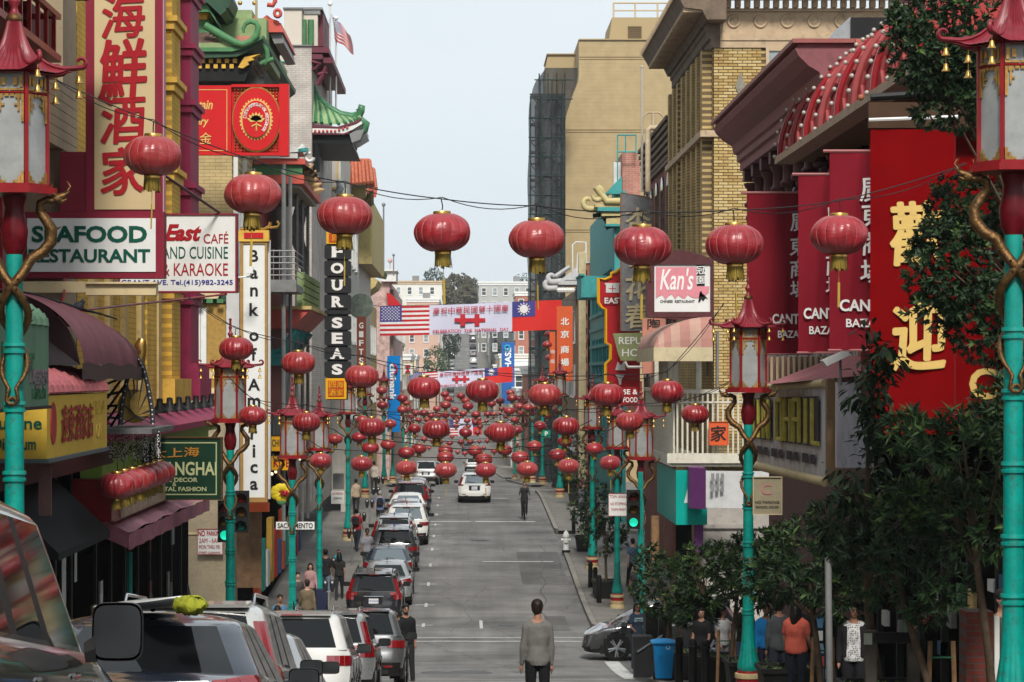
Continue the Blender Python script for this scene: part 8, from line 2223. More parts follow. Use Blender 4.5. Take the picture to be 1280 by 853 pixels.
 if 'glasses' in e or 'sunglasses' in e:
  mb=MB();r=.022 if 'glasses' in e else.026
  for s in(-1,1):
   if 'sunglasses' in e:mb.ball(hd((s*.034,-.094,.008)),r,10,sq=(1.1,.3,.85))
   else:mb.tube([hd((s*.034+r*1.1*math.cos(a),-.099+abs(math.cos(a))*.002,.008+r*.8*math.sin(a)))for a in[k*math.pi/5 for k in range(11)]],.0032,4)
   mb.tube([hd((s*.058,-.09,.012)),hd((s*.08,0,.012))],.003,4)
  mb.tube([hd((-.012,-.102,.012)),hd((.012,-.102,.012))],.003,4);solid('sunglasses' if 'sunglasses' in e else 'glasses',mb,BLACK)
 if 'beard' in e:
  mb=MB();mb.ball(hd((0,-.05,-.075)),.05,10,sq=(1.05,.75,.8));piece('beard',mb,hair,.014,2)
 if 'cap' in e:
  mb=MB();mb.ball(hd((0,.01,.06)),.105,12,sq=(.9,1.02,.75));cap_tube(mb,[hd((0,-.09,.06)),hd((0,-.15,.05))],[.05,.045]);piece('cap',mb,cloth((.3,.3,.28)),.018,2)
 if open_jacket:
  mb=MB()
  for s in(-1,1):
   secs=torso(.03)[1:7];
   for i in range(len(secs)):secs[i]=(secs[i][0]+s*.135,secs[i][1]+.02,secs[i][2],secs[i][3]*.36,secs[i][4]*1.0)
   ell_loft(mb,secs)
  for n in 'lr':
   so,el,wr,fd=J[n+'arm'];so,el,wr=S(so),S(el),S(wr);cap_tube(mb,[so,so.lerp(el,.5),el,wr],[.075,.066,.058,.045])
  bb=torso(.03)[1:8];ell_loft(mb,[(a,b_+.045,c,d,e_*.75)for a,b_,c,d,e_ in bb])
  piece('jacket',mb,cloth(open_jacket))
 if bag=='backpack':
  mb=MB();c=S(pel+up(P['lean'])*.34);ell_loft(mb,[(c.x,c.y+.17,c.z-.2,.12,.07),(c.x,c.y+.18,c.z-.15,.15,.095),(c.x,c.y+.18,c.z+.1,.15,.085),(c.x,c.y+.16,c.z+.17,.1,.05)])
  piece('backpack',mb,cloth((.02,.02,.025)),.02,2)
 if bag=='tote':
  wr=S(J['larm'][2]);mb=MB();mb.box(wr.x-.04,wr.x+.05,wr.y-.14,wr.y+.14,wr.z-.5,wr.z-.16);o=solid('tote_bag',mb,cloth((.45,.38,.26)),20)
  mb=MB();mb.tube([(wr.x,wr.y-.08,wr.z-.16),(wr.x,wr.y,wr.z+.0),(wr.x,wr.y+.08,wr.z-.16)],.008,4);solid('handle',mb,cloth((.45,.38,.26)))
 if 'chest_print' in e:
  c=S(pel+up(P['lean'])*.36);a,fs=text_mesh('NEW YORK',.07);mb=MB();mb.add([(c.x+q*.55,c.y-.148,c.z+r)for q,r,_ in a],fs);mb.box(c.x-.12,c.x+.12,c.y-.146,c.y-.14,c.z+.05,c.z+.07);solid('shirt_print',mb,mat('teal_print',(.25,.4,.4),.7,var=0),0 or 30)
 return t
def at_px(px,D):return Xp(px,D)
PI=math.pi
WALK=dict(lhip=.42,rhip=-.3,lknee=.15,rknee=.45,larm=-.35,rarm=.35)
WALK2=dict(lhip=-.25,rhip=.38,lknee=.35,rknee=.12,larm=.3,rarm=-.3)
person('man in a grey long sleeved jersey and black trousers seen from behind in the road',Xp(672,36.4),36.4,PI+.12,'tan',HAIRB,(.135,.13,.12),(.008,.008,.01),1.80,dict(larm=.05,rarm=.02,lelb=.2,relb=.15,lout=.13,rout=.1,lhip=.08,rhip=-.05,head=-.35),detail=2,build=.93)
person('man in black shirt and trousers walking between the parked cars and the road',Xp(507,59.2),59.2,.25,'tan',HAIRK,(.012,.012,.014),(.015,.015,.018),1.80,dict(WALK,rarm=.3,larm=-.1,relb=.4,head=.0),sleeves='rolled',extra=('beard',),build=1.1)
person('man in a grey polo shirt and sunglasses walking up the left pavement',Xp(459,97),97,.1,'brown',HAIRK,(.20,.20,.23),(.08,.08,.09),1.76,WALK,sleeves='short',extra=('sunglasses',))
person('woman in dark printed tee shirt and sunglasses standing by the blue bin',Xp(796,63.5),63.5,.35,'brown',HAIRK,(.015,.025,.045),(.02,.03,.06),1.62,dict(larm=.3,relb=1.1,lelb=.7,rarm=.25),sleeves='short',hairlen=.1,extra=('sunglasses','chest_print'))
person('woman with glasses in a black and white print top and dark cardigan',Xp(1067,36.8),36.8,-.15,'tan',HAIRK,(.3,.3,.3),(.012,.012,.015),1.62,dict(head=.25,lelb=.2,relb=.2),pat='print',extra=('glasses',),build=1.15,open_jacket=(.012,.011,.013),detail=2,sleeves='none')
person('woman with long black hair in a coral top over white sleeves, seen from behind',Xp(995,42),42,PI-.5,'tan',HAIRK,(.55,.11,.075),(.015,.02,.03),1.66,dict(rarm=.15,relb=.5,lelb=.35),sleeves='short',hairlen=.18,build=1.15)
person('dark clothed man half hidden behind the coral topped woman',Xp(1012,43.5),43.5,PI-.2,'brown',HAIRK,(.015,.015,.016),(.015,.02,.03),1.74,dict(lelb=.5))
person('person in grey shirt left of the coral topped woman, behind the stakes',Xp(974,44),44,PI,'tan',HAIRK,(.07,.075,.08),(.03,.035,.05),1.7)
person('woman in a black vee neck top standing among the planter stakes',Xp(877,51.5),51.5,-.6,'light',HAIRK,(.02,.02,.022),(.02,.02,.03),1.52,dict(head=.5,lelb=.6),hairlen=.06,sleeves='short',build=1.1)
person('woman in a white tee shirt facing the woman in black',Xp(903,52),52,.6,'light',HAIRK,(.52,.52,.53),(.3,.3,.32),1.55,dict(relb=.6,head=.3),hairlen=.1,sleeves='short')
person('young man in olive jacket holding a bag strap near the lamp foot',Xp(931,49),49,.5,'light',HAIRK,(.05,.05,.03),(.10,.16,.28),1.72,dict(relb=1.5,lelb=1.0,rarm=.3,head=.3))
person('smiling man in a bright blue shirt just left of the lamp foot',Xp(957.5,47.5),47.5,.1,'brown',HAIRK,(.01,.16,.42),(.02,.02,.04),1.62,dict(lelb=.4))
person('man in black cap beside the print top woman, lost in shadow',Xp(1045,39.5),39.5,.4,'brown',HAIRK,(.012,.012,.013),(.012,.012,.014),1.72)
person('man in a blue checked shirt high on the right pavement behind the signal',Xp(791,92),92,PI+.3,'light',HAIRB,(.1,.1,.2),(.02,.02,.025),1.78,WALK,sleeves='short',pat='check')
person('person with bare arm beside the signal post below the checked shirt man',Xp(796,84),84,.2,'brown',HAIRK,(.03,.03,.03),(.02,.02,.03),1.7,WALK2,sleeves='short')
person('person in grey shirt under the balcony on the right pavement',Xp(729,118),118,.2,'tan',HAIRK,(.11,.11,.14),(.02,.02,.03),1.72,detail=0)
person('person at the right edge in olive jacket behind the nearest right lamp',Xp(1252,28.5),28.5,.5,'tan',HAIRK,(.05,.055,.035),(.03,.03,.03),1.7,dict(rarm=.2,relb=.8))
LP=[('woman in grey cardigan with tote bag walking below the bank sign',320,66.5,-.2,'tan',HAIRB,(.20,.20,.22),(.03,.03,.035),1.6,WALK,'long',.12,'tote',()),('man in a blue shirt near the yellow flower decoration',350,68.5,.2,'tan',HAIRK,(.09,.17,.26),(.03,.03,.035),1.74,WALK2,'long',0,None,()),('person with dark backpack and white top seen from behind at lower left',347,60.5,PI,'light',HAIRK,(.48,.48,.5),(.05,.05,.06),1.62,WALK,'long',.1,'backpack',()),('man in olive brown jacket on the left pavement by the lamp poles',384,76,PI+.2,'light',HAIRB,(.13,.10,.06),(.02,.02,.02),1.76,WALK2,'long',0,None,()),('tall person in black with white bag walking away on the left pavement',407,88,PI,'tan',HAIRK,(.02,.02,.022),(.12,.15,.2),1.8,WALK,'short',0,'tote',()),('woman in black holding the tall walker by the hand',424,88.5,PI,'tan',HAIRK,(.02,.02,.02),(.02,.02,.022),1.64,WALK2,'short',.15,None,()),('man in red top and dark waistcoat by the parking meters',446,104,PI-.2,'light',HAIRK,(.36,.02,.03),(.02,.025,.04),1.74,WALK,'short',0,'backpack',()),('person in blue shirt with khaki rucksack walking away near the far meters',475,116,PI,'light',HAIRG,(.16,.2,.34),(.02,.02,.025),1.72,WALK,'short',0,'backpack',()),('person in cream jacket beside the distant lamp pole on the left',467.5,138,PI,'light',HAIRK,(.45,.40,.33),(.03,.03,.03),1.74,WALK2,'long',0,None,()),('person in beige coat farther down the left pavement',445,122,PI,'light',HAIRK,(.36,.28,.2),(.02,.02,.02),1.74,WALK,'long',0,None,()),('child in bright teal top next to the grey polo man',423,93.5,.2,'tan',HAIRK,(.02,.3,.36),(.04,.05,.08),1.2,WALK2,'short',0,None,()),('person in white top seen far down the left pavement',456,146,PI,'light',HAIRK,(.5,.5,.5),(.03,.03,.05),1.7,WALK2,'short',0,None,()),('shopper in dark jacket close to the goods racks on the left',372,80.5,.3,'light',HAIRK,(.06,.05,.05),(.05,.05,.06),1.7,WALK,'long',0,None,()),('person in pale pink sweater near the street name sign',388,84.5,.1,'light',HAIRB,(.35,.2,.2),(.03,.03,.04),1.66,WALK2,'long',.1,None,()),]
for(lb,px,D,rz,sk,hr_,sh_,tr_,hh,ps,sl,hl_,bg_,ex_)in LP:
 person(lb,Xp(px,D),D,rz,sk,hr_,sh_,tr_,hh,ps,sl,hl_,1.0,1 if D<80 else 0,None,bg_,None,ex_)
def cyclist():
 D=121;x=Xp(655.5,D);z=gz(D)
 t=thing('bicycle','black bicycle ridden towards the camera on the right half of the road','bicycle',(x,D,z))
 for nm,yy in(('front_wheel',-.52),('rear_wheel',.52)):
  w_=part(nm,TYRE,t,lambda m:m.tube([(x,D+yy+.33*math.cos(a),z+.34+.33*math.sin(a))for a in[k*math.pi/12 for k in range(25)]],.022,6))
  part('spokes',GREY,w_,lambda m:[m.tube([(x,D+yy,z+.34),(x,D+yy+.32*math.cos(a),z+.34+.32*math.sin(a))],.003,3)for a in[k*math.pi/6 for k in range(12)]]and None)
 part('frame',BLACK,t,lambda m:(m.tube([(x,D-.52,z+.34),(x,D-.42,z+.95)],.018,6),m.tube([(x,D-.42,z+.85),(x,D+.12,z+.3),(x,D+.25,z+.88)],.018,6),m.tube([(x,D-.42,z+.88),(x,D+.22,z+.8)],.016,6),m.tube([(x,D+.12,z+.3),(x,D+.52,z+.34),(x,D+.22,z+.8)],.012,6)))
 part('handlebar',BLACK,t,lambda m:m.tube([(x-.3,D-.38,z+1.0),(x-.1,D-.45,z+.98),(x+.1,D-.45,z+.98),(x+.3,D-.38,z+1.0)],.014,6));part('saddle',BLACK,t,lambda m:m.ball((x,D+.26,z+.92),.1,8,sq=(.7,1.3,.4)))
 person('cyclist in dark clothes riding towards the camera on the right of the road',x,D+.18,0,'tan',HAIRK,(.03,.03,.032),(.012,.012,.014),1.74,dict(lhip=.9,rhip=.5,lknee=1.0,rknee=.5,larm=.9,rarm=.9,lelb=.2,relb=.2,lean=.35,lout=.2,rout=.2),detail=0,z=z+.13)
cyclist()
bpy.data.scenes.remove(TMP)
# TREES, PLANTERS, STREET FURNITURE
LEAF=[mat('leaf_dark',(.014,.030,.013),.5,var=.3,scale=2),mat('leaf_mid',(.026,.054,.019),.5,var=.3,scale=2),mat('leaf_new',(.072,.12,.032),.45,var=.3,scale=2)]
BARK=mat('bark',(.11,.075,.05),.9,var=.4,scale=8,bump=.6,bscale=18)
def leaf_geo(mb,p,d,up,l,w,mi):
 d=d.normalized();s=d.cross(up)
 if s.length<.05:s=d.cross(Vector((1,0,0)))
 s.normalize();n=s.cross(d)
 a,b=p+d*l*.45,p+d*l
 dr=-n*l*.10
 b=len(mb.v)
 m_=p+d*l*.45
 mb.v+=[tuple(p),tuple(m_+s*w+n*w*.35),tuple(m_+dr*.3),tuple(m_-s*w+n*w*.35),tuple(p+d*l+dr)]
 mb.f+=[(b,b+1,b+2),(b,b+2,b+3),(b+1,b+4,b+2),(b+2,b+4,b+3)];mb.m+=[mi]*4
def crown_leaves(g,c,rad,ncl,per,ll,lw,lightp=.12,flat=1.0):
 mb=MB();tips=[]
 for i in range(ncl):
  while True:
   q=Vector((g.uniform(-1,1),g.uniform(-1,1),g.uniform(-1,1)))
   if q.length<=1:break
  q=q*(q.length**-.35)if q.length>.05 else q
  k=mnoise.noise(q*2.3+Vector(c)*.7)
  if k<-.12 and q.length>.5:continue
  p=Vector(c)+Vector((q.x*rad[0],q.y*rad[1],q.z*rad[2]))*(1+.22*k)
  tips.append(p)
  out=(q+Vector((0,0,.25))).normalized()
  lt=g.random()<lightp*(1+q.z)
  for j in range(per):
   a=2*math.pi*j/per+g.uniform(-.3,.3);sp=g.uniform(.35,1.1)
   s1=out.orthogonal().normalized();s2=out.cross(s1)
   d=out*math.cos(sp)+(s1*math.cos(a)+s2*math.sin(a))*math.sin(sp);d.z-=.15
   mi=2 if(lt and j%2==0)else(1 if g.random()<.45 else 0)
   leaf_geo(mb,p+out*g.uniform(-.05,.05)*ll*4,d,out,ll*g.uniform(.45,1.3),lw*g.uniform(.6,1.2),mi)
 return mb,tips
def tree(label,base,crowns,seed,ll=.09,lw=.016,trunk_r=.05,per=9,lightp=.12,nlimb=14,topz=None,stakes=False,group=None):
 """crowns: list of (centre, radii, clusters)"""
 g=random.Random(seed)
 t=thing('tree',label,'tree',base,group)
 tips=[];big=MB()
 for(c,rad,n)in crowns:
  mb,tp=crown_leaves(g,c,rad,n,per,ll,lw,lightp);b=len(big.v)
  big.v+=mb.v;big.f+=[tuple(i+b for i in f)for f in mb.f];big.m+=mb.m;tips+=tp
 cr=part('crown',LEAF,t,lambda m:(m.v.extend(big.v),m.f.extend(big.f),m.m.extend(big.m)))
 tag(cr,kind='stuff')
 B=Vector(base);c0=Vector(crowns[0][0]);fork=B.lerp(c0,.62)if topz is None else Vector((B.x,B.y,topz))
 def tr(m):
  m.tube([B-Vector((0,0,.1)),B.lerp(fork,.5)+Vector((.02,.01,0)),fork,c0],[trunk_r*1.25,trunk_r,trunk_r*.85,trunk_r*.3],8)
 part('trunk',BARK,t,tr,60)
 def lim(m):
  for i in range(nlimb):
   p=tips[g.randrange(len(tips))];c=min((Vector(c)for c,r,n in crowns),key=lambda q:(q-p).length)
   m.tube([fork,fork.lerp(c,.6)+Vector((g.uniform(-.05,.05),)*3),c.lerp(p,.5),p],[trunk_r*.45,trunk_r*.28,trunk_r*.16,trunk_r*.06],5)
 part('limbs',BARK,t,lim,60)
 if stakes:
  for s in(-1,1):part('stake',mat('timber',(.25,.14,.07)),t,lambda m:m.tube([B+Vector((s*.18,.02,-.1)),B+Vector((s*.14,.02,1.15))],.032,6))
  part('tie',mat('green_tie',(.02,.12,.06),.6,var=0),t,lambda m:m.tube([B+Vector((-.16,.0,.95)),B+Vector((.16,.0,.95))],.012,4))
 return t
def planter(label,x,y,w=.85,h=.55,group='black planter boxes'):
 t=thing('planter',label,'planter',(x,y,gs(y)),group)
 z=gs(y)
 part('box',mat('planter_black',(.018,.018,.018),.6,var=.3),t,lambda m:(m.add([(x-w*.42,y-.42*w,z),(x+w*.42,y-.42*w,z),(x+w*.42,y+.42*w,z),(x-w*.42,y+.42*w,z),(x-w/2,y-w/2,z+h),(x+w/2,y-w/2,z+h),(x+w/2,y+w/2,z+h),(x-w/2,y+w/2,z+h)],[(0,3,2,1),(0,1,5,4),(1,2,6,5),(2,3,7,6),(3,0,4,7)]),))
 part('rim',mat('planter_black',(.018,.018,.018)),t,lambda m:(m.box(x-w*.53,x+w*.53,y-w*.53,y-w*.47,z+h-.05,z+h+.03),m.box(x-w*.53,x+w*.53,y+w*.47,y+w*.53,z+h-.05,z+h+.03),m.box(x-w*.53,x-w*.47,y-w*.469,y+w*.469,z+h-.05,z+h+.028),m.box(x+w*.47,x+w*.53,y-w*.469,y+w*.469,z+h-.05,z+h+.028)))
 part('soil',mat('soil',(.04,.03,.02),.95),t,lambda m:m.box(x-w*.46,x+w*.46,y-w*.46,y+w*.46,z+h-.08,z+h-.06))
 g=random.Random(int(x*100+y*10));mb=MB()
 for i in range(110):
  p=Vector((x+g.uniform(-.45,.45)*w,y+g.uniform(-.45,.45)*w,z+h-.05));leaf_geo(mb,p,Vector((g.uniform(-1,1),g.uniform(-1,1),g.uniform(.3,1.2))),Vector((0,0,1)),g.uniform(.06,.12),.022,g.choice((1,1,2)))
 cover=mb.build('ground_cover',[mat('cover_dark',(.04,.075,.03),.6),mat('cover_mid',(.08,.13,.05),.6),mat('cover_light',(.15,.2,.08),.6)],t);tag(cover,kind='stuff')
 return t
GT='small laurel trees along the right kerb'
def Wd(px,py,D):return tuple(W(px,py,D))
tree('big dark leafy tree at the upper right with branches over the red sign',(7.3,28.2,gs(28.2)),[(Wd(1196,40,26.5),(.78,.8,.62),1300),(Wd(1262,130,27),(.45,.6,.5),420),(Wd(1186,122,26.4),(.40,.4,.34),300),(Wd(1150,60,26.2),(.36,.4,.42),260),(Wd(1205,262,27.5),(.42,.5,.36),420),(Wd(1186,330,27.3),(.46,.5,.52),700),(Wd(1238,395,27.6),(.52,.5,.50),640),(Wd(1266,300,27.8),(.3,.4,.7),420),(Wd(1168,385,27.2),(.30,.3,.18),70)],21,.085,.019,.07,per=8,lightp=.10,topz=-.5,nlimb=26)
tree('bushy laurel with bright leaf tips in front of the right hand shop',(5.75,27.5,gs(27.5)),[(Wd(1205,560,26),(.62,.6,.36),250),(Wd(1262,520,25.5),(.34,.5,.36),160),(Wd(1140,540,26.5),(.30,.3,.2),90),(Wd(1225,650,26.5),(.62,.6,.34),190),(Wd(1150,640,27),(.44,.4,.32),180)],22,.15,.021,.045,per=9,lightp=.38,nlimb=16)
tree('laurel tree with dense crown left of the big leaved sapling',(5.35,38,gs(38)),[(Wd(1010,700,38),(.72,.6,.62),330),(Wd(962,720,39.5),(.5,.5,.5),190),(Wd(1055,730,37),(.55,.5,.5),260)],23,.15,.022,.05,lightp=.15,stakes=True,group=GT)
tree('dark laurel crown low between sapling and the right lamp',(5.9,31.5,gs(31.5)),[(Wd(1110,690,31.5),(.72,.6,.62),210),(Wd(1165,735,31),(.45,.5,.42),140),(Wd(1060,655,32.5),(.45,.5,.42),200)],24,.15,.022,.05,lightp=.08,stakes=True,group=GT)
tree('first laurel tree of the planter row, nearest the blue bin',(4.75,57.5,gs(57.5)),[(Wd(832,735,57),(.68,.6,.66),380),(Wd(812,700,57.5),(.32,.4,.34),90)],25,.14,.022,.045,lightp=.22,stakes=True,group=GT)
tree('second laurel tree of the planter row',(4.85,52.5,gs(52.5)),[(Wd(880,720,52),(.72,.6,.66),420),(Wd(868,765,52),(.5,.5,.3),160)],26,.14,.022,.045,lightp=.28,stakes=True,group=GT)
tree('third laurel tree of the planter row, close to the cream footed lamp',(4.95,48,gs(48)),[(Wd(925,715,47.5),(.66,.6,.66),420),(Wd(958,690,47),(.4,.5,.4),160)],27,.14,.022,.045,lightp=.22,stakes=True,group=GT)
for i,(px,py,D,r,n,lb)in enumerate(((757,665,89,.85,260,'round street tree in a black planter just past the crossing'),(733,640,104,.75,220,'street tree behind the round one, next to the hydrant'),(745,618,112,.6,150,'small street tree by the dark shop entrance'),(722,592,128,.9,220,'tall street tree under the green parking sign'),(712,560,140,.9,200,'farthest street tree on the right pavement'),(700,600,150,.6,90,'low shrub like tree near the crest on the right'))):
 c=W(px,py,D)
 tree(lb,(c.x,c.y,gs(D)),[(tuple(c),(r,r*.8,r*.95),n)],40+i,.17,.028,.05,per=8,lightp=.12,nlimb=8,group='street trees beyond the crossing')
 planter('black planter box under the %s'%('round tree','second far tree','small entrance tree','parking sign tree','farthest tree','crest shrub')[i],c.x,D,.9,.6)
def sapling():
 g=random.Random(31);base=(5.55,33.6,gs(33.6));B=Vector(base)
 t=thing('sapling','slender young tree with large drooping single leaves in front of the red sign','tree',base)
 top=W(1098,440,30);mid1=W(1085,560,31);mid0=W(1083,690,32.5)
 part('trunk',BARK,t,lambda m:m.tube([B,W(1086,770,33),mid0,mid1,top],[.07,.055,.04,.025,.01],8),60)
 tw=[];br=MB()
 for i in range(30):
  a=g.random();p=(mid0.lerp(mid1,a*2)if a<.5 else mid1.lerp(top,a*2-1))
  q=p+Vector((g.uniform(-.55,.55)*(1.1-a*.7),g.uniform(-.4,.4),g.uniform(.0,.45)))
  br.tube([p,p.lerp(q,.5)+Vector((0,0,.08)),q],[.014,.01,.004],5);tw+=[(p,q)]*3
 tw+=[(mid1,top)]*6
 tag(br.build('branches',BARK,t,60),kind='stuff')
 me=[]
 for k in range(3):
  for s in range(2):
   mb=MB();l,w=1.0,.17
   pts=[(0,0,0)]
   n=5
   for i in range(n):
    u=(i+1)/(n+1);ww=w*math.sin(math.pi*u)**.8
    for sd in(-1,1):mb.v.append((sd*ww,u*l,-.28*u*u+.05*abs(sd)+.02*math.sin(u*9+s)))
    mb.v.append((0,u*l,-.28*u*u-.02))
   b0=len(mb.v);mb.v+=[(0,0,0),(0,l,-.30)]
   for i in range(n-1):
    L0,R0,C0,L1,R1,C1=i*3,i*3+1,i*3+2,i*3+3,i*3+4,i*3+5
    mb.f+=[(L0,C0,C1,L1),(C0,R0,R1,C1)];mb.m+=[0,0]
   mb.f+=[(b0,2,0),(b0,1,2),(n*3-3,n*3-1,b0+1),(n*3-1,n*3-2,b0+1)];mb.m+=[0]*4
   me.append(mb.mesh('leaf',LEAF[k],None,70))
 for i in range(290):
  p,q=g.choice(tw);f=g.uniform(.15,1);loc=p.lerp(q,f)+Vector((g.uniform(-.06,.06),g.uniform(-.06,.06),g.uniform(-.05,.05)))
  o=bpy.data.objects.new('leaf',me[g.choice((0,0,0,1,1,2,3,3,4))]);COL.objects.link(o);o.parent=t;o.location=loc-B
  o.scale=(g.uniform(.16,.25),)*3;o.rotation_euler=(g.uniform(-1.15,.1),g.uniform(-.5,.5),g.uniform(0,6.28))
 mb=MB()
 for i in range(500):
  p,q=g.choice(tw);loc=p.lerp(q,g.uniform(0,1))+Vector((g.uniform(-.15,.15),g.uniform(-.1,.2),g.uniform(-.15,.1)))
  leaf_geo(mb,loc,Vector((g.uniform(-1,1),g.uniform(-1,1),g.uniform(-1,.2))),Vector((0,0,1)),g.uniform(.12,.2),.03,g.choice((0,0,1)))
 tag(mb.build('small_leaves',LEAF,t),kind='stuff')
 for s,px in((0,1089),(1,1143)):part('stake',mat('grey_stake',(.10,.085,.07),.9,var=.3,scale=5),t,lambda m:m.box(Xp(px,32)-.07,Xp(px,32)+.07,32,32.14,gs(32),Zp(789,32)))
 part('cross_board',mat('black_board',(.015,.013,.012),.8,var=.2),t,lambda m:wbox(m,1094,791,1146,804,31.9,.08))
 part('paper_notice',mat('notice_paper',(.35,.38,.30),.7,var=.1),t,lambda m:wbox(m,1080,792,1090,806,31.9,.02))
sapling()
mb=MB();mb.tube([W(1035,690,36),W(1037,860,36)],.05,8);tag(mb.build('sign_post',GREY,None,60),'bare grey metal post between the coral and print top women','post')
for i,(px,D,lb)in enumerate(((852,55.5,'first black planter of the near right row, beside the blue bin'),(895,51,'second black planter of the near right row'),(940,47,'third black planter of the near right row'),(985,42.5,'black planter just right of the cream footed lamp'),(1100,32.2,'planter at the foot of the sapling'))):
 planter(lb,Xp(px,D),D,.95,.6)
def bollard(label,px,py,D,h=1.0):
 x=Xp(px,D);z=gs(D);t=thing('bollard',label,'bollard',(x,D,z),'black bollards')
 part('post',BLACK,t,lambda m:m.lathe([(.0,-.05),(.085,-.05),(.08,h-.08),(.085,h-.06),(.06,h),(.0,h+.01)],14,(x,D,z)),50)
 part('ring',BLACK,t,lambda m:m.lathe([(.084,h-.17),(.095,h-.16),(.095,h-.13),(.084,h-.12)],14,(x,D,z)),50)
for px,D,lb in((849,53,'black bollard directly right of the blue bin'),(866,50,'second black bollard right of the blue bin'),(882,49,'black bollard in front of the second planter'),(738,92,'first far black bollard left of the round tree'),(744,90,'second far black bollard left of the round tree'),(749,87.5,'third far black bollard left of the round tree'),(717,112,'small far bollard behind the hydrant')):
 bollard(lb,px,0,D,.95)
def bins():
 D=54.5;x=Xp(829,D);z=gs(D)
 t=thing('recycling_bin','bright blue wheeled recycling bin with lid and white symbol','bin',(x,D,z));t.scale=(.85,)*3
 BL=mat('bin_blue',(.005,.17,.42),.4,var=.12,scale=3,dirt=.15)
 part('body',BL,t,lambda m:m.add([(x-.2,D-.22,z+.08),(x+.2,D-.22,z+.08),(x+.2,D+.22,z+.08),(x-.2,D+.22,z+.08),(x-.26,D-.28,z+.98),(x+.26,D-.28,z+.98),(x+.26,D+.28,z+.98),(x-.26,D+.28,z+.98)],[(0,3,2,1),(4,5,6,7),(0,1,5,4),(1,2,6,5),(2,3,7,6),(3,0,4,7)]))
 part('lid',BL,t,lambda m:m.grid(lambda u,v:(x-.31+.62*u,D-.33+.68*v,z+.985+.07*math.sin(math.pi*u)**.5*math.sin(math.pi*v)**.5),12,10),60)
 part('lid_rim',BL,t,lambda m:m.box(x-.31,x+.31,D-.33,D+.35,z+.95,z+.985))
 part('wheel',TYRE,t,lambda m:m.tube([(x-.24,D+.2,z+.1),(x+.24,D+.2,z+.1)],.1,12),50)
 a,fs=text_mesh('RECYCLE',.06);mb=MB();mb.add([(x+.1+q*.6,D-.262,z+.78+r)for q,r,_ in a],fs);mb.tube([(x+.1+.05*math.cos(k*1.05),D-.27,z+.86+.05*math.sin(k*1.05))for k in range(7)],.008,4)
 mb.build('white_symbol',LETW,t)
 for s in(-1,):part('grip',mat('bin_blue_dark',(.004,.09,.25),.5,var=0),t,lambda m:m.box(x-.12,x-.02,D-.268,D-.25,z+.60,z+.62))
 t=thing('black_cabinet','tall black utility cabinet behind the blue bin','cabinet',(Xp(823,58),58,gs(58)))
 part('cabinet_box',mat('cabinet_black',(.014,.015,.016),.5,var=.2,dirt=.1),t,lambda m:(m.box(Xp(807,58),Xp(840,58),58,58.8,gs(58),Zp(766,58)),m.box(Xp(807,58)-.03,Xp(840,58)+.03,57.97,58.83,Zp(766,58)+.001,Zp(766,58)+.06)))
 part('door_seam',GREY,t,lambda m:m.box(Xp(823,58),Xp(823,58)+.01,57.985,57.999,gs(58)+.1,Zp(770,58)))
 t=thing('black_bin','black wheeled bin with its grey lid propped open beside the blue one','bin',(Xp(806,56),56,gs(56)))
 xx=Xp(804,56);zz=gs(56)
 part('body',mat('cabinet_black',(.014,.015,.016)),t,lambda m:m.add([(xx-.2,55.8,zz+.05),(xx+.16,55.8,zz+.05),(xx+.16,56.2,zz+.05),(xx-.2,56.2,zz+.05),(xx-.24,55.74,zz+.95),(xx+.18,55.74,zz+.95),(xx+.18,56.24,zz+.95),(xx-.24,56.24,zz+.95)],[(0,3,2,1),(4,5,6,7),(0,1,5,4),(1,2,6,5),(2,3,7,6),(3,0,4,7)]))
 part('lid',mat('lid_grey',(.10,.11,.12),.35,var=.2),t,lambda m:m.add([W(796,814,55.7),W(828,793,55.7),W(828,797,56.3),W(800,815,56.3),W(797,816,55.7),W(828,795.5,55.7)],[(0,1,2,3),(4,5,1,0),(3,2,5,4)]))
bins()
def signal(label,px,D,ztop,heads):
 x=Xp(px,D);z=gs(D);t=thing('traffic_signal',label,'traffic signal',(x,D,z))
 part('pole',TEAL,t,lambda m:m.tube([(x,D,z-.05),(x,D,Zp(ztop,D))],.07,12),60);part('base',TEAL,t,lambda m:m.lathe([(.16,-.05),(.16,.25),(.09,.35),(.07,.4)],14,(x,D,z)),50)
 for(hx,hy,lit)in heads:
  c=W(hx,hy,D-.25);hd_=part('signal_head',mat('signal_black',(.012,.013,.012),.5,var=.2),t,lambda m:m.box(c.x-.17,c.x+.17,c.y,c.y+.2,c.z-.5,c.z+.5))
  for k,col in enumerate(((.06,.004,.003),(.07,.035,.004),(.0,.05,.03))):
   zz=c.z+.33-k*.33;on=(k==2 and lit)
   part('lens',mat('lens_%d%d'%(k,on),col if not on else(.02,.8,.5),.3,var=0,emit=((.02,1,.6),.55)if on else None),hd_,lambda m:m.tube([(c.x,c.y+.0,zz),(c.x,c.y-.02,zz)],.11,16),50)
   part('visor',mat('signal_black',(.012,.013,.012)),hd_,lambda m:m.grid(lambda u,v:(c.x+.13*math.cos(math.pi*u),c.y-.2*v,zz+.13*math.sin(math.pi*u)),10,1))
 return t
signal('turquoise signal pole with green light in front of the checked shirt man',800.5,66.0,590,((792,637,True),))
signal('signal pole with dark backed head beside the bank building',287,61.5,600,((302,640,False),(281,652,True)))
panel_sign('parking_sign','white and red parking notice board on the far right kerb',(761,617,786,645),83,GW,LETR,.01,.03,lines=(('TOW AWAY',773,621,4,22,LETR,{}),('NO STOPPING',773,630,3.5,20,LETR,{}),('7AM-9AM',773,637,3.5,18,LETR,{})))
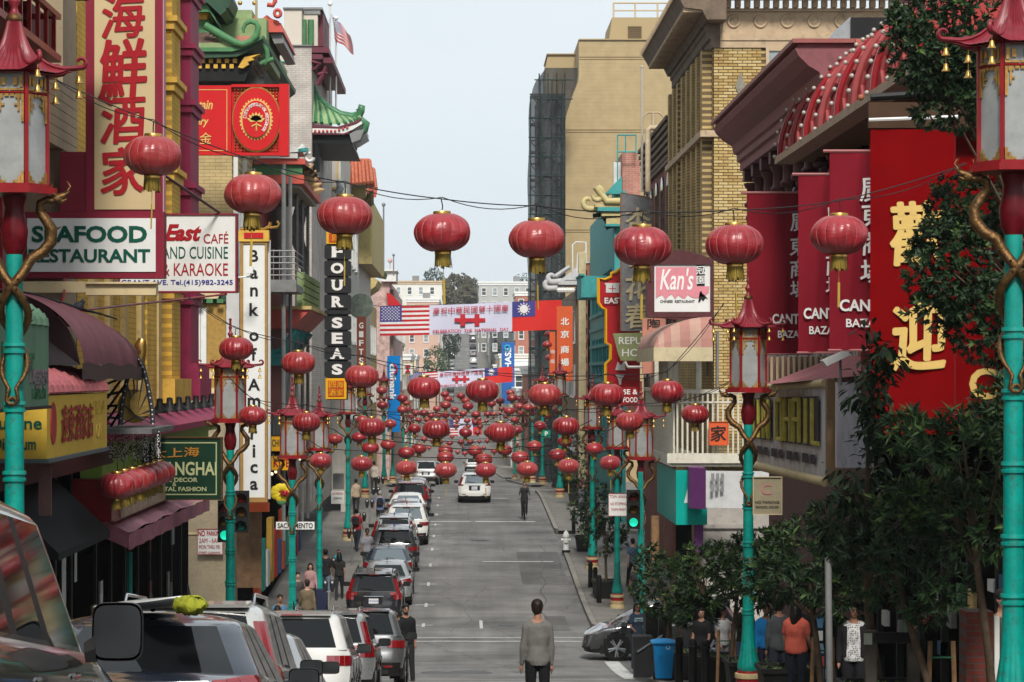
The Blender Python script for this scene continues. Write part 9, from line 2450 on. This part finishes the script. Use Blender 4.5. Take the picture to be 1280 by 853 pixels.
panel_sign('notice_board','grey backed street notice on the left pavement',(416,592,430,612),98,mat('notice_grey',(.26,.26,.25),.7,var=.15),None,th=.05)
panel_sign('parking_sign','white NO PARKING notice with red heading on the left pavement',(414,614,430,630),97,GW,None,th=.04,lines=(('NO PARKING',422,617,3.2,14,LETR,{}),('LOADING',422,623,2.5,11,LETK,{})))
def meter(label,px,D):
 x=Xp(px,D);z=gs(D);t=thing('parking_meter',label,'parking meter',(x,D,z),'parking meters on the left kerb')
 part('post',GREY,t,lambda m:m.tube([(x,D,z-.05),(x,D,z+1.05)],.035,8),60)
 for s in(-1,1):part('meter_head',mat('meter_black',(.03,.03,.035),.4,metal=.3,var=.2),t,lambda m:(m.tube([(x+s*.11,D,z+1.02),(x+s*.11,D,z+1.2),(x+s*.11,D,z+1.33),(x+s*.11,D,z+1.4)],[.05,.085,.09,.05],10)),60)
 part('display',mat('meter_face',(.4,.42,.42),.2,var=0),t,lambda m:[m.ball((x+s*.11,D-.07,z+1.32),.045,8)for s in(-1,1)]and None,60)
 part('crossbar',GREY,t,lambda m:m.tube([(x-.12,D,z+1.03),(x+.12,D,z+1.03)],.025,6))
for px,D,lb in((411,81,'nearest double headed parking meter beside the fluted lamp foot'),(421,89,'second double parking meter, left of the grey polo man'),(440,99,'third double parking meter past the grey polo man'),(452,106,'fourth double parking meter by the red topped man'),(462,113,'fifth double parking meter, far down'),(470,121,'sixth double parking meter, far down'),(476,129,'seventh double parking meter, nearly at the crest')):
 meter(lb,px,D)
def letterbox():
 D=70;x=Xp(383,D);z=gs(80)
 t=thing('newspaper_box','dark blue newspaper box between the two left lamp poles','box',(Xp(383,82),82,gs(82)))
 part('box',mat('news_blue',(.015,.02,.05),.5,var=.2),t,lambda m:(m.box(Xp(377,82),Xp(394,82),82,82.5,gs(82),gs(82)+.9),m.box(Xp(395,82),Xp(409,82),82.1,82.6,gs(82),gs(82)+1.0)))
 part('window',GLASSP,t,lambda m:m.box(Xp(379,82),Xp(392,82),81.97,81.999,gs(82)+.5,gs(82)+.85))
letterbox()
def hydrant():
 D=107;x=Xp(707.5,103.5);D=103.5;z=gs(D)
 t=thing('fire_hydrant','white fire hydrant with dark base on the right kerb by the alley','hydrant',(x,D,z))
 part('barrel',WHITE,t,lambda m:m.lathe([(.13,.1),(.11,.12),(.11,.6),(.14,.62),(.14,.68),(.12,.72),(.08,.82),(.03,.86),(.03,.9),(0,.9)],14,(x,D,z)),50)
 part('base',BLACK,t,lambda m:m.lathe([(.17,-.03),(.17,.08),(.13,.1)],14,(x,D,z)),50)
 for s in(-1,1):part('nozzle',WHITE,t,lambda m:m.tube([(x,D,z+.5),(x+s*.2,D,z+.5)],.055,10),50)
 part('nozzle',WHITE,t,lambda m:m.tube([(x,D,z+.45),(x,D-.18,z+.45)],.07,10),50)
hydrant()
def far_tree(label,px,py,D,r,n,c=None,seed=1,rz=1.0):
 p=W(px,py,D);g=random.Random(seed);t=thing('tree',label,'tree',(p.x,p.y,gz(D)))
 mats=c or LEAF
 mb,tp=crown_leaves(g,tuple(p),(r,r*.8,r*rz),n,6,r*.11,r*.045,.2)
 tag(part('crown',mats,t,lambda m:(m.v.extend(mb.v),m.f.extend(mb.f),m.m.extend(mb.m))),kind='stuff')
 part('trunk',BARK,t,lambda m:m.tube([(p.x,p.y,gz(D)-1),(p.x,p.y,p.z)],r*.08,6))
BRL=[mat('far_leaf_brown',(.10,.09,.055),.8),mat('far_leaf_tan',(.15,.13,.08),.8),mat('far_leaf_olive',(.12,.13,.07),.8)]
GRL=[mat('far_leaf_dark',(.03,.055,.04),.8),mat('far_leaf_mid',(.05,.08,.05),.8),mat('far_leaf_green',(.09,.15,.05),.8)]
far_tree('rounded brownish tree on the hilltop above the banner',574,366,760,5.6,3200,BRL,2,.95)
far_tree('second rounded olive tree on the hilltop right of the brown one',587,374,780,3.6,1500,BRL,3,.95)
far_tree('dark pine like tree rising over the long white block',542,350,780,3.2,1200,GRL,4,1.1)
far_tree('dark tree left of the climbing road under the banner',561,428,640,3.0,1500,GRL,5,1.2)
far_tree('bright green roadside tree left of the far road',545.5,459,520,2.6,1300,[GRL[1],GRL[2],GRL[2]],6,1.6)
far_tree('dark cluster of trees on the skyline at far right',655,352,900,3.6,300,GRL,8,.8)
